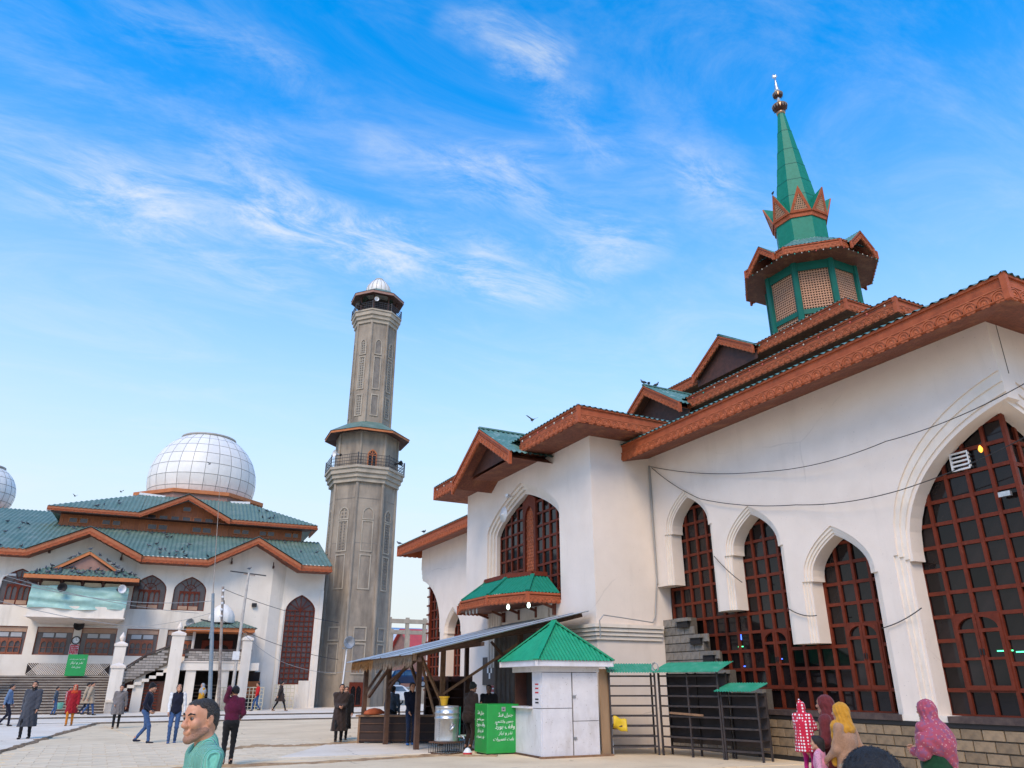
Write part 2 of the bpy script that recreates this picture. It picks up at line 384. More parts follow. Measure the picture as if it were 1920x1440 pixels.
def wing_poly(k, mirror=False, full=True):
    h, ri = HB[k], RI[k]
    pts = [(YN, ZW), (YB0, ZW)] if True else []
    if full:
        pts.append((YB0, WC[0][2]))
        for i, (c, s, foot) in enumerate(WC):
            rf = WC[i + 1][2] if i < 2 else 1.14
            pts += impost(c, h, s, 1, foot)
            pts += arch(c, h - .08, s, ri, 10, .46, 2.3)[::-1][1:-1]
            pts += impost(c, h, s, -1, rf)[::-1]
    else:
        c, s, foot = WC[2]
        pts += [(YB0, 1.14)] + impost(c, h, s, 1, 1.14) + arch(c, h - .08, s, ri, 10, .46, 2.3)[::-1][1:-1] + impost(c, h, s, -1, 1.14)[::-1]
    j, s, ri = BJ[k]
    pts += [(j, 1.14), (j, s - .2), (j - .1, s - .2), (j - .1, s)]
    hw = j - .1 - YN
    a = arch(YN, hw, s, ri, 14, .25, 2.2)[::-1]
    pts += a[1:15]
    out = []
    for p in pts:
        if not out or (abs(p[0] - out[-1][0]) + abs(p[1] - out[-1][1])) > 1e-4: out.append(p)
    return [(2 * YC - y, z) for y, z in out] if mirror else out
for k in range(4):
    for mir in (False, True):
        g = G(); g.plate([wing_poly(k, mir, not mir)], lambda u, v, t: (X0 + t, u, v), *DEP[k])
        part('facade_wall' if k == 0 else 'arch_moulding', g, 'plaster' if k in (0, 3) else 'plaster_trim')
# return wall facing the near side, with the other half of the corner arch
g = G()
for k in range(4):
    j, s, ri = BJ[k]; hw = j - .1 - YN
    a = [(X0 + (y - YN), z) for y, z in arch(YN, hw, s, ri, 14, .25, 2.2)[14:]]
    x_in = X0 + DEP[k][0]
    pts = [(X0 + .002 + (DEP[k][0]), ZW)] + [(p[0] + (0.002 + DEP[k][0] if i == 0 else 0), p[1]) for i, p in enumerate(a)] + [(X0 + j - YN - .1, s - .2), (X0 + j - YN, s - .2), (X0 + j - YN, 0), (2 * XC - X0, 0), (2 * XC - X0, ZW)]
    g.plate([pts], lambda u, v, t: (u, YN + t, v), DEP[k][0] + .002, DEP[k][1])
part('side_wall', g, 'plaster')
g = G(); g.box((X0 + .5, YF - .4, 0), (2 * XC - X0, YF, ZW)); g.box((2 * XC - X0 - .4, YN + .5, 0), (2 * XC - X0 - .002, YF - .5, ZW)); part('back_wall', g, 'plaster')
# vertical plaster seam at the near corner
g = G(); g.box((X0 + .36, YN - .008, 7.75), (X0 + .375, YN + .01, ZW)); part('wall_seam', g, 'mortar')

# projecting block in the middle
MB = [(2.83, 7.35, 1.50), (2.70, 7.30, 1.42), (2.57, 7.25, 1.34), (2.45, 7.2, 1.25)]
def blk(k):
    h, s, ri = MB[k]
    return [[(YB0, 0), (YB1, 0), (YB1, ZB), (YB0, ZB)], [(YC - h, 4.3)] + arch(YC, h, s, ri, 10, .5, 1.7) + [(YC + h, 4.3)]]
for k in range(4):
    g = G(); dp = [(0, .08), (.08, .16), (.16, .24), (.24, .42)][k]
    g.plate(blk(k), lambda u, v, t: (XB + t, u, v), *dp)
    part('block_front_wall' if k == 0 else 'arch_moulding', g, 'plaster' if k in (0, 3) else 'plaster_trim')
g = G(); g.box((XB + .003, YB0 - .003, 0), (X0 + .5, YB0 + .3, ZB - .002)); part('block_side_wall', g, 'plaster')
g = G(); g.box((XB + .003, YB1 - .3, 0), (X0 + .5, YB1 + .003, ZB - .002)); part('block_side_wall', g, 'plaster')
for i in range(4):      # stepped string course round the block
    d = .20 - .045 * i; z = 3.42 - .115 * i; g = G()
    for a, b in (((XB - d, YB0 - d, z - .10), (X0 - .01, YB0 - .003, z)), ((XB - d, YB0 - .003, z - .10), (XB - .002, 21.3, z))): g.box(a, b)
    part('string_course', g, 'plaster_trim')
g = G(); g.box((X0 - .05, YB0 - .06, 4.7), (X0 + .02, YB0 - .02, 8.6)); g.tube([(X0 - .04, YB0 - .05, 8.6), (X0 - .08, YB0 - .08, 6.5), (X0 - .05, YB0 - .06, 4.9), (X0 - .25, YB0 - .10, 3.7), (X0 - .45, YB0 - .22, 3.5)], .022, 6); part('conduit', g, 'cable_pale')
g = G(); g.tube([(X0 - .45, YB0 - .24, 3.5), (X0 - 1.1, YB0 - .24, 3.56), (XB + .1, YB0 - .24, 3.66), (XB - .05, YB0 - .24, 3.5), (XB - .04, YB0 - .24, 3.0)], .018, 6); part('conduit', g, 'cable_pale')

# ---- windows: every bar and pane is a piece of its own
pane_me = {}
def pane(parent, cx, cy, cz, sx, sz, plane='x', name='pane', ma='glass'):
    key = (round(sx, 3), round(sz, 3), plane, ma)
    if key not in pane_me:
        g = G(); g.box((-.008, -sx / 2, -sz / 2), (.008, sx / 2, sz / 2)) if plane == 'x' else g.box((-sx / 2, -.008, -sz / 2), (sx / 2, .008, sz / 2))
        pane_me[key] = g.mesh(name); pane_me[key].materials.append(MT[ma])
    rx = random.uniform(-.006, .006)
    return link(name, pane_me[key], None, parent, True, Matrix.Translation((cx, cy, cz)) @ Matrix.Rotation(rx, 4, 'Z') @ Matrix.Rotation(random.uniform(-.006, .006), 4, 'Y' if plane == 'x' else 'X'))
def inside(poly, y, z):
    r = False; n = len(poly)
    for i in range(n):
        (a, b), (c, d) = poly[i], poly[(i + 1) % n]
        if (b > z) != (d > z) and y < (c - a) * (z - b) / (d - b) + a: r = not r
    return r
def grid_window(name, X, ys, zs, ok, doors=(), bw=.078, label=None):
    """grid of bars in the plane x=X (outer face), panes behind; ok(y,z) says where glass shows"""
    ny, nz = len(ys) - 1, len(zs) - 1
    vis = [[any(ok(ys[j] + (ys[j + 1] - ys[j]) * a, zs[i] + (zs[i + 1] - zs[i]) * b) for a in (.02, .5, .98) for b in (.02, .5, .98)) for j in range(ny)] for i in range(nz)]
    indoor = lambda y, z: any(d[0] - .01 < y < d[1] + .01 and d[2] - .01 < z < d[3] + .01 for d in doors)
    g = G(); g.box((X - .02, min(ys) - .02, zs[0] - .06), (X + .07, max(ys) + .02, zs[0] + .03)); root = part(name, g, 'frame_red')
    if label: root['label'] = label
    for j in range(ny + 1):       # vertical bars
        run = None
        for i in range(nz + 1):
            v = i < nz and ((j < ny and vis[i][j]) or (j > 0 and vis[i][j - 1])) and not (indoor(ys[j], (zs[i] + zs[min(i + 1, nz)]) / 2) and any(d[0] + .02 < ys[j] < d[1] - .02 for d in doors if d[2] - .01 < zs[i] < d[3] - .01))
            if v and run is None: run = i
            if not v and run is not None:
                g = G(); g.box((X - .045, ys[j] - bw / 2, zs[run]), (X + .05, ys[j] + bw / 2, zs[i])); part('mullion', g, 'frame_red', root); run = None
    for i in range(1, nz + 1):
        run = None
        for j in range(ny + 1):
            v = j < ny and ((i < nz and vis[i][j]) or vis[i - 1][j]) and not (indoor((ys[j] + ys[min(j + 1, ny)]) / 2, zs[i]) and any(d[2] + .02 < zs[i] < d[3] - .02 for d in doors if d[0] - .01 < (ys[j] + ys[min(j + 1, ny)]) / 2 < d[1] + .01))
            if v and run is None: run = j
            if not v and run is not None:
                g = G(); g.box((X - .035, ys[run], zs[i] - bw / 2), (X + .045, ys[j], zs[i] + bw / 2)); part('transom', g, 'frame_red', root); run = None
    for i in range(nz):
        for j in range(ny):
            cy, cz = (ys[j] + ys[j + 1]) / 2, (zs[i] + zs[i + 1]) / 2
            if vis[i][j] and not indoor(cy, cz): pane(root, X + .02, cy, cz, ys[j + 1] - ys[j] - bw + .03, zs[i + 1] - zs[i] - bw + .03)
    return root
def casement(X, y0, y1, z0, z1, rows=3):
    """pair of arched casement leaves"""
    mid = (y0 + y1) / 2; fw = .075
    for a, b in ((y0, mid), (mid, y1)):
        g = G(); o = [(a + .006, z0), (b - .006, z0), (b - .006, z1), (a + .006, z1)]; ho = []
        inner = a == mid
        ia, ib = a + fw, b - fw; top = z1 - .30; rh = (top - z0 - .09) / (rows - 1)
        if inner: ar = [(ia, top + .02), (ia, top + .30 - .05)] + [(ia + (ib - ia) * t, top + .02 + .23 * math.sqrt(max(0, 1 - t ** 2))) for t in (.25, .5, .7, .85, .95)] + [(ib, top + .02)]
        else: ar = [(ia, top + .02)] + [(ib - (ib - ia) * t, top + .02 + .23 * math.sqrt(max(0, 1 - t ** 2))) for t in (.95, .85, .7, .5, .25)] + [(ib, top + .25), (ib, top + .02)]
        ho.append(ar)
        for r in range(rows - 1):
            za = z0 + .09 + r * rh; ho.append([(ia, za), (ib, za), (ib, za + rh - .05), (ia, za + rh - .05)])
        g.plate([o] + ho, lambda u, v, t: (X + t, u, v), -.065, .03)
        lf = part('casement_leaf', g, 'frame_red')
        pane(lf, X + .012, (a + b) / 2, (z0 + z1) / 2, b - a - .06, z1 - z0 - .08)
        g = G(); g.box((X - .09, (b - .045 if a == y0 else a + .02), (z0 + z1) / 2 - .06), (X - .065, (b - .02 if a == y0 else a + .045), (z0 + z1) / 2 + .06)); part('handle', g, 'black', lf)
XG = X0 + .55
inner = wing_poly(3, False, True)
STAIR = [(19.69, 3.60), (18.36, 3.60), (18.36, 3.10), (17.86, 3.10), (17.86, 2.61), (17.40, 2.61), (17.40, 2.11), (16.92, 2.11), (16.92, 1.62), (15.66, 1.62), (15.66, 1.14)]
def stair_z(y):
    z = 1.14
    for (a, za), (b, zb) in zip(STAIR[::2], STAIR[1::2]):
        if b <= y <= a: z = za
    return z
ok1 = lambda y, z: YN < y < YB0 and z > stair_z(y) - .02 and not inside(inner, y, z) and y > 10.9
zs = [1.14 + .485 * i for i in range(13)]
ys = [11.33 + .46 * j for j in range(19)]
D1, D2, D3 = (ys[8], ys[10], zs[1], zs[4]), (ys[2], ys[4], zs[1], zs[4]), (9.42, 10.42, zs[1], zs[4])
grid_window('stepped_window', XG, ys, zs, ok1, (D1, D2), label='dark stepped window of red-brown gridded panes under three pointed arches')
ok2 = lambda y, z: y < 10.9 and y > YN and not inside(inner, y, z)
ys2 = [8.46] + [8.92 + .5 * j for j in range(5)]
grid_window('corner_window', XG, ys2, [1.14 + .485 * i for i in range(14)], ok2, (D3,), label='huge arched corner window of red-brown gridded panes')
for d in (D1, D2, D3): casement(XG, *d)
# the side half of the corner window (facing the near side)
g = G(); rt = None
YG = YN + .55
for j in range(4):
    x = XG + .5 * (j + 1); zt = BJ[3][1] + BJ[3][2] * (1 - .55 * (j * .5 + .6) / 2.6); b_ = G(); b_.box((x - .042, YG - .045, 1.14), (x + .042, YG + .05, zt))
    if rt is None: rt = part('corner_window_return', b_, 'frame_red')
    else: part('mullion', b_, 'frame_red', rt)
for i in range(13):
    z = 1.14 + .485 * i; b_ = G(); b_.box((XG - .03, YG - .035, z - .042), (X0 + 2.6, YG + .045, z + .042)); part('transom', b_, 'frame_red', rt)
    for j in range(4):
        if z + .485 < BJ[3][1] + BJ[3][2] * (1.12 - .42 * (j + .9) / 5): pane(rt, XG + .5 * j + .25, YG + .02, z + .2425, .445, .43, 'y')
# the mirrored far windows
mi = [(2 * YC - y, z) for y, z in inner]
ok3 = lambda y, z: ok2(2 * YC - y, z)
grid_window('corner_window', XG, sorted(2 * YC - y for y in ys2), [1.14 + .485 * i for i in range(14)], ok3, (), label='far arched corner window behind the projecting block')
grid_window('arched_window', XG, [2 * YC - 12.74 - .84 + .42 * j for j in range(5)], [1.14 + .485 * i for i in range(8)], lambda y, z: abs(y - (2 * YC - 12.74)) < .79 and z < 5.0, (), label='narrow pointed window beyond the projecting block')
# far corner window wraps round: bars seen from the side
g = G()
for i in range(12): g.box((X0 + .38, YF - .47, 1.4 + .485 * i), (X0 + .60, YF - .08, 1.48 + .485 * i))
g.box((X0 + .42, YF - .50, 1.14), (X0 + .53, YF - .38, 7.2)); part('corner_post', g, 'frame_red')
# window of the block with its carved centre panel
zs3 = [4.3 + .47 * i for i in range(9)]
okb = lambda y, z: abs(y - YC) < 2.45 and z < 7.2 + 1.25 * (.5 * math.sqrt(max(0, 1 - (abs(y - YC) / 2.45) ** 2)) + .5 * (1 - abs(y - YC) / 2.45)) + .02
wl = [YC + .5 + .49 * j for j in range(5)]; wr = [YC - .5 - .49 * j for j in range(5)][::-1]
wb = grid_window('block_window', XB + .44, wl, zs3, okb, (), .075, 'arched window with carved wooden centre panel above green canopy')
grid_window('block_window', XB + .44, wr, zs3, okb, (), .075)
g = G(); op = [(YC - .5, 4.3), (YC + .5, 4.3), (YC + .5, 8.2), (YC, 8.46), (YC - .5, 8.2)]
hole = [(YC - .34, 4.9)] + arch(YC, .34, 7.5, .5, 6) + [(YC + .34, 4.9)]
g.plate([op, hole], lambda u, v, t: (XB + .40 + t, u, v), -.03, .09); part('panel_frame', g, 'frame_red', wb)
g = G(); g.box((XB + .46, YC - .4, 4.8), (XB + .48, YC + .4, 8.0))
for i in range(26):
    for j in range(5):
        y = YC - .3 + .15 * j + (.075 if i % 2 else 0); z = 4.95 + .115 * i
        if abs(y - YC) < .33 and z < 7.9: g.lathe([(.055, 0), (.045, .018), (.012, .03)], 6, (0, 0, 0)); n = 18; g.v[-n:] = [(XB + .46 - p[2], y + p[0], z + p[1]) for p in g.v[-n:]]
part('carved_panel', g, 'wood_carved', wb)

# ---- plinth of tan blocks, ledge, grey stepped parapet
g = G(); g.box((X0 + .015, YN, 0), (X0 + .5, 16.9, .93)); pl = part('plinth', g, 'mortar')
g = G(); g.box((X0 - .03, YN - .05, .93), (X0 + .4, 15.66, 1.02)); part('plinth_band', g, 'black', pl)
g = G(); g.box((X0 - .06, YN - .06, 1.02), (X0 + .45, 10.60, 1.14)); g.box((X0 - .06, 11.66, 1.02), (X0 + .45, 15.66, 1.14)); part('ledge', g, 'ledge', pl)
g = G(); g.box((X0 - .02, 10.60, .95), (X0 + .44, 11.66, 1.14)); part('pier_foot', g, 'plaster_trim', pl)
def blocks(parent, X, y0, y1, z0, z1, rows, bl, ma, name='block', dx=.03, topf=None):
    rh = (z1 - z0) / rows
    me = {}
    for r in range(rows):
        y = y0 + (bl / 2 if r % 2 else 0) - bl
        while y < y1:
            a, b = max(y, y0), min(y + bl, y1); y += bl
            if b - a < .06: continue
            zc = z0 + (r + .5) * rh
            if topf and zc + rh * .3 > topf((a + b) / 2): continue
            key = (round(b - a, 2), round(rh, 2), dx)
            if key not in me:
                q = G(); w_ = (b - a) / 2 - .008; hh = rh / 2 - .008; c = .008
                q.add([(-dx, -w_ + c, -hh + c), (-dx, w_ - c, -hh + c), (-dx, w_ - c, hh - c), (-dx, -w_ + c, hh - c), (.04, -w_, -hh), (.04, w_, -hh), (.04, w_, hh), (.04, -w_, hh)], [(0, 3, 2, 1), (0, 1, 5, 4), (1, 2, 6, 5), (2, 3, 7, 6), (3, 0, 4, 7)])
                me[key] = q.mesh(name); me[key].materials.append(MT[ma])
            link(name, me[key], None, parent, True, Matrix.Translation((X + random.uniform(-.006, .004), (a + b) / 2, zc)))
blocks(pl, X0 + .012, YN, 15.9, .10, .93, 4, .44, 'block_tan')
g = G(); g.box((X0 - .05, YN - .05, 0), (X0 + .05, 16.0, .10)); part('plinth_foot', g, 'black', pl)
g = G(); g.plate([[(19.68, 0), (19.68, 3.6)] + [p for p in STAIR[1:]] + [(15.66, 0)]], lambda u, v, t: (X0 + .12 + t, u, v), 0, .22); sp = part('stepped_parapet', g, 'mortar')
blocks(sp, X0 + .125, 15.68, 19.66, .0, 3.6, 15, .40, 'block_grey', dx=.025, topf=stair_z)
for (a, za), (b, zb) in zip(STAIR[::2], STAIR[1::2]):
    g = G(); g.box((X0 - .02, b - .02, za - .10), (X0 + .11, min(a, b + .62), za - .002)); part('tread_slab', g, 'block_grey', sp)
    g = G(); g.box((X0 + .02, b + .05, za - .28), (X0 + .10, min(a, b + .55), za - .10)); part('tread_shade_bar', g, 'black', sp)  # solid black bar painted as the shadow under the slab

# ---- roofs
def sheet(name, A, B, C, D, m='roof_green', parent=None, pitch=.21, amp=.028): return part(name, corrugated(G(), A, B, C, D, pitch, amp), m, parent, True, False)
CBN = [0]
def eave(parent, P, Q, out, ztop, H=.53, detail=True, unit=.30, carve=.30):
    """fascia board + carved valance along a horizontal or sloping eave line"""
    P = Vector((P[0], P[1], ztop if len(P) < 3 else P[2])); Q = Vector((Q[0], Q[1], ztop if len(Q) < 3 else Q[2])); out = Vector(out)
    g = G(); dn = Vector((0, 0, -1)); i_ = -out * .05
    g.add([P, Q, Q + dn * H, P + dn * H, P + i_, Q + i_, Q + i_ + dn * H, P + i_ + dn * H], [(0, 1, 2, 3), (7, 6, 5, 4), (0, 4, 5, 1), (3, 2, 6, 7), (0, 3, 7, 4), (1, 5, 6, 2)])
    f = part('fascia', g, 'wood', parent)
    g = trim(G(), P + dn * (H - carve + .03), Q + dn * (H - carve + .03), out, carve, unit, .035, .016, 0, detail); part('carved_valance', g, 'wood_carved', parent)
    g = G(); g.bar(P + dn * .03 + out * .02, Q + dn * .03 + out * .02, .05, .06); part('eave_batten', g, 'wood', parent)
    CBN[0] += 1; c_ = .046 + .0035 * (CBN[0] % 5); g = G(); g.box((P.x - c_, P.y - c_, P.z - H - c_ * .4), (P.x + c_, P.y + c_, P.z + c_ * .15)); part('corner_block', g, 'wood', parent)
    return f
def gable(parent, side, eX, c, half, zf, zp, back, proj=.45, H=.42, carve=.26, slope=.43, base=None):
    """small front gable on the -x side (side='x') or -y side: apex height zp, eave height zf"""
    fr = (lambda a, b, z: (a, b, z)) if side == 'x' else (lambda a, b, z: (b, a, z))
    out = Vector(fr(-1, 0, 0)); f = eX - proj
    for s in (1, -1):
        A, B = Vector(fr(f, c + s * half, zf)), Vector(fr(f, c, zp))
        eave(parent, A, B, out, 0, H, True, .26, carve)
        lo, hi = fr(f - .05, c + s * (half + .1), zf - .05), fr(f - .05, c, zp + .04)
        g = corrugated(G(), hi, fr(back, c, zp + .04), fr(back, c + s * (half + .1), zf - .05), lo, .2, .0, 3); 
        g = G(); dirn = Vector(fr(0, s * (half + .1), 0)) + Vector((0, 0, zf - zp - .09)); nseg = int((back - f) / .035)
        nrm = Vector(fr(1, 0, 0)).cross(dirn).normalized(); nrm = nrm if nrm.z > 0 else -nrm
        for i in range(nseg + 1):
            a = f - .05 + (back - f) * i / nseg; p = Vector(fr(a, c, zp + .04)) + nrm * .024 * math.sin(2 * math.pi * i / 6); g.v += [tuple(p), tuple(p + dirn)]
        for i in range(nseg): g.f.append((2 * i, 2 * i + 2, 2 * i + 3, 2 * i + 1))
        part('gable_roof', g, 'roof_green', parent, True, False)
        g = G(); g.poly([fr(f + .02, c + s * half, zf - H * .55), fr(f + .02, c, zp - H * .55), fr(back, c, zp - H * .55), fr(back, c + s * half, zf - H * .55)]); part('gable_soffit', g, 'wood_soffit', parent)
    tb_ = zf - H - .2 if base is None else base; hb_ = half * min(1, (zp - H * .6 - tb_) / max(.01, zp - zf)) if base is not None else half
    q_ = eX - .1; g = G(); g.poly([fr(q_, c - hb_, tb_), fr(q_, c + hb_, tb_), fr(q_, c, zp - H * .6)] if base is not None else [fr(q_, c - half, tb_), fr(q_, c + half, tb_), fr(q_, c + half, zf - H * .6), fr(q_, c, zp - H * .6), fr(q_, c - half, zf - H * .6)]); part('tympanum', g, 'wood_dark', parent)
    g = G(); g.bar(fr(f - .06, c, zp + .07), fr(back, c, zp + .07), .14, .06); part('ridge_cap', g, 'roof_green', parent)

# first tier
e1x, e1y, z1 = 14.33, 6.90, 9.17
far1 = 2 * YC - e1y; i1x, i1y, zi1 = 21.0, 13.6, 12.0
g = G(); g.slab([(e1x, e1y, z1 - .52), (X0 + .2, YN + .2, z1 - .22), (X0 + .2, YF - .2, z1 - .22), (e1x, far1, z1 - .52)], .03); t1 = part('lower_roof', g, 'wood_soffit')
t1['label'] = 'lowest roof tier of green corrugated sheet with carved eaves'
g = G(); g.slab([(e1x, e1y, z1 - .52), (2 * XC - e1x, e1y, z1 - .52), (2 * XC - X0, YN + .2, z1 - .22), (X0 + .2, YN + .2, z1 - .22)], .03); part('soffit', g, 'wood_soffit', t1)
sheet('roof_sheet', (e1x - .08, far1, z1), (e1x - .08, e1y - .08, z1), (i1x, i1y, zi1), (i1x, 2 * YC - i1y, zi1), parent=t1)
sheet('roof_sheet', (e1x - .08, e1y - .08, z1), (2 * XC - e1x, e1y - .08, z1), (2 * XC - i1x, i1y, zi1), (i1x, i1y, zi1), parent=t1)
g = G(); g.poly([(2 * XC - e1x, e1y, z1), (2 * XC - e1x, far1, z1), (2 * XC - i1x, 2 * YC - i1y, zi1), (2 * XC - i1x, i1y, zi1)]); g.poly([(e1x, far1, z1), (i1x, 2 * YC - i1y, zi1), (2 * XC - i1x, 2 * YC - i1y, zi1), (2 * XC - e1x, far1, z1)]); part('roof_back', g, 'roof_green', t1)
eave(t1, (e1x, e1y), (e1x, YB0 - .01), (-1, 0, 0), z1); eave(t1, (e1x, YB1 + .01), (e1x, far1), (-1, 0, 0), z1)
eave(t1, (e1x, e1y), (e1x + 9, e1y), (0, -1, 0), z1); eave(t1, (e1x + 9, e1y), (2 * XC - e1x, e1y), (0, -1, 0), z1, detail=False)
eave(t1, (e1x, far1), (e1x + 3, far1), (0, 1, 0), z1)
# block roof
ebx, eby0, eby1, zb = 11.94, 18.58, 2 * YC - 18.58, 9.85
bs = .36; rz_ = zb + bs * (YC - eby0)
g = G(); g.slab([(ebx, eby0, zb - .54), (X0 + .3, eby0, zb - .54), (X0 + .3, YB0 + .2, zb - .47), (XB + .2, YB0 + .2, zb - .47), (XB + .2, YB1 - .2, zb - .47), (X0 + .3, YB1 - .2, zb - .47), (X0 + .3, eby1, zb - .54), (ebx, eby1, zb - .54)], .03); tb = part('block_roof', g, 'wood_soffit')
tb['label'] = 'hipped green roof over the projecting block with carved eaves'
sheet('roof_sheet', (ebx - .08, eby1, zb), (ebx - .08, eby0 - .08, zb), (ebx + YC - eby0, YC, rz_), (ebx + YC - eby0, YC, rz_), parent=tb)
sheet('roof_sheet', (ebx - .08, eby0 - .08, zb), (X0 + .9, eby0 - .08, zb), (X0 + 5, YC, rz_), (ebx + YC - eby0, YC, rz_), parent=tb)
g = G(); g.poly([(ebx, eby1, zb), (ebx + YC - eby0, YC, rz_), (X0 + 5, YC, rz_), (X0 + 5, eby1, zb)]); part('roof_back', g, 'roof_green', tb)
for a, b in (((ebx, eby0), (ebx, YC - 2.1)), ((ebx, YC + 2.1), (ebx, eby1))): eave(tb, a, b, (-1, 0, 0), zb)
eave(tb, (ebx, eby0), (X0 + .35, eby0), (0, -1, 0), zb)
eave(tb, (ebx, eby1), (X0 + .35, eby1), (0, 1, 0), zb)
gable(tb, 'x', ebx, YC, 2.5, zb - .62, 10.72, ebx + 4, .62, .46, .28, base=zb - .5)
# second tier
def tier(name, lab, ex, ey, z, ix, iy, zi, wx, H=.5, gh=2.0, gz=1.1, gp=.6, unit=.28, gd=.35):
    fy = 2 * YC - ey; fx = 2 * XC - ex
    g = G(); g.box((wx, YC - (XC - wx) * .98, z - 3.2), (2 * XC - wx, YC + (XC - wx) * .98, z - .3)); t = part(name, g, 'wood_dark'); t['label'] = lab
    g = G(); g.slab([(ex, ey, z - H), (wx + .1, YC - (XC - wx) + .1, z - H + .05), (wx + .1, YC + (XC - wx), z - H + .05), (ex, fy, z - H)], .03); g.slab([(ex, ey, z - H - .001), (fx, ey, z - H - .001), (fx, YC - (XC - wx) + .1, z - H + .049), (wx, YC - (XC - wx) + .1, z - H + .049)], .03); part('soffit', g, 'wood_soffit', t)
    sheet('roof_sheet', (ex - .07, fy, z), (ex - .07, ey - .07, z), (ix, iy, zi), (ix, 2 * YC - iy, zi), parent=t)
    sheet('roof_sheet', (ex - .07, ey - .07, z), (fx, ey - .07, z), (2 * XC - ix, iy, zi), (ix, iy, zi), parent=t)
    g = G(); g.poly([(fx, ey, z), (fx, fy, z), (2 * XC - ix, 2 * YC - iy, zi), (2 * XC - ix, iy, zi)]); g.poly([(ex, fy, z), (ix, 2 * YC - iy, zi), (2 * XC - ix, 2 * YC - iy, zi), (fx, fy, z)]); part('roof_back', g, 'roof_green', t)
    eave(t, (ex, ey), (ex, YC - gh + .05), (-1, 0, 0), z, H, True, unit); eave(t, (ex, YC + gh - .05), (ex, fy), (-1, 0, 0), z, H, True, unit)
    eave(t, (ex, ey), (XC - gh + .05, ey), (0, -1, 0), z, H, True, unit); eave(t, (XC + gh - .05, ey), (fx, ey), (0, -1, 0), z, H, False)
    gable(t, 'x', ex, YC, gh + .15, z - gd, z + gz, ex + 3.2, gp, H * .85, .26); gable(t, 'y', ey, XC, gh + .15, z - gd, z + gz, ey + 3.2, gp, H * .85, .26)
    return t
t2 = tier('middle_roof', 'middle roof tier with carved eaves and small gable', 19.85, 12.7, 12.82, 25.4, 18.4, 15.15, 20.9, .5, 2.1, 1.12, .6)
t3 = tier('upper_roof', 'topmost roof tier under the tower with small gable', 24.35, 17.65, 16.28, 28.8, 22.2, 18.3, 25.2, .5, 1.9, 1.15, .35, .28, .12)

# ---- tower: octagonal lattice drum, gabled eaves, crown, spire, finial
OC = math.cos(math.pi / 8)
def octo(a, z, ph=0): return [(XC + a / OC * math.cos(math.pi / 8 + math.pi / 4 * k + ph), YC + a / OC * math.sin(math.pi / 8 + math.pi / 4 * k + ph), z) for k in range(8)]
def ring(g, a0, z0, a1, z1, cap=False):
    p, q = octo(a0, z0), octo(a1, z1); o = len(g.v); g.v += p + q
    for k in range(8): g.f.append((o + k, o + (k + 1) % 8, o + 8 + (k + 1) % 8, o + 8 + k))
    if cap: g.f += [tuple(range(o + 7, o - 1, -1)), tuple(range(o + 8, o + 16))]
    return g
TA, TZ0, TZ1 = 2.14, 16.6, 22.55
tw = part('tower', ring(G(), TA - .15, TZ0, TA - .15, TZ1, True), 'painted_shade'); tw['label'] = 'octagonal lattice tower with green posts and gabled eaves below the spire'
for k in range(8):
    a, b = Vector(octo(TA, 0)[k - 1]), Vector(octo(TA, 0)[k]); d = (b - a).normalized(); n = Vector((d.y, -d.x, 0)); L = (b - a).length
    P = lambda u, z, t: tuple(a + d * u + n * t + Vector((0, 0, z)))
    g = G(); p = Vector(octo(TA + .03, 0)[k]); g.tube([(p.x, p.y, TZ0), (p.x, p.y, TZ1)], .17, 8); part('post', g, 'frame_green', tw)
    for z0, z1 in ((TZ0, 19.35), (19.62, 21.9)):
        uu = .16; m_ = 'lattice'
        g = G(); cols, rows = 11, max(4, int((z1 - z0) / .135)); du = (L - 2 * uu) / cols; dz = (z1 - z0) / rows
        for i in range(cols + 1):        # pierced lattice of crossing slats
            g.bar(P(uu + i * du, z0, .0), P(uu + i * du, z1, .0), .055, .03, up=n)
        for i in range(rows + 1): g.bar(P(uu, z0 + i * dz, .012), P(L - uu, z0 + i * dz, .012), .03, .06)
        part('lattice_panel', g, 'lattice', tw)
    for z in (19.48, 22.15):
        g = G(); g.bar(P(.1, z, .04), P(L - .1, z, .04), .12, .27 if z < 20 else .55); part('rail', g, 'frame_green', tw)
EA, EZ = 3.30, 22.80
er = part('tower_roof', ring(G(), EA, EZ, 1.25, 24.3), 'roof_green'); er['label'] = 'octagonal carved eaves with small gables round the tower'
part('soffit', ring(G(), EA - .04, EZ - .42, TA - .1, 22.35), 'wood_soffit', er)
eo = octo(EA, EZ)
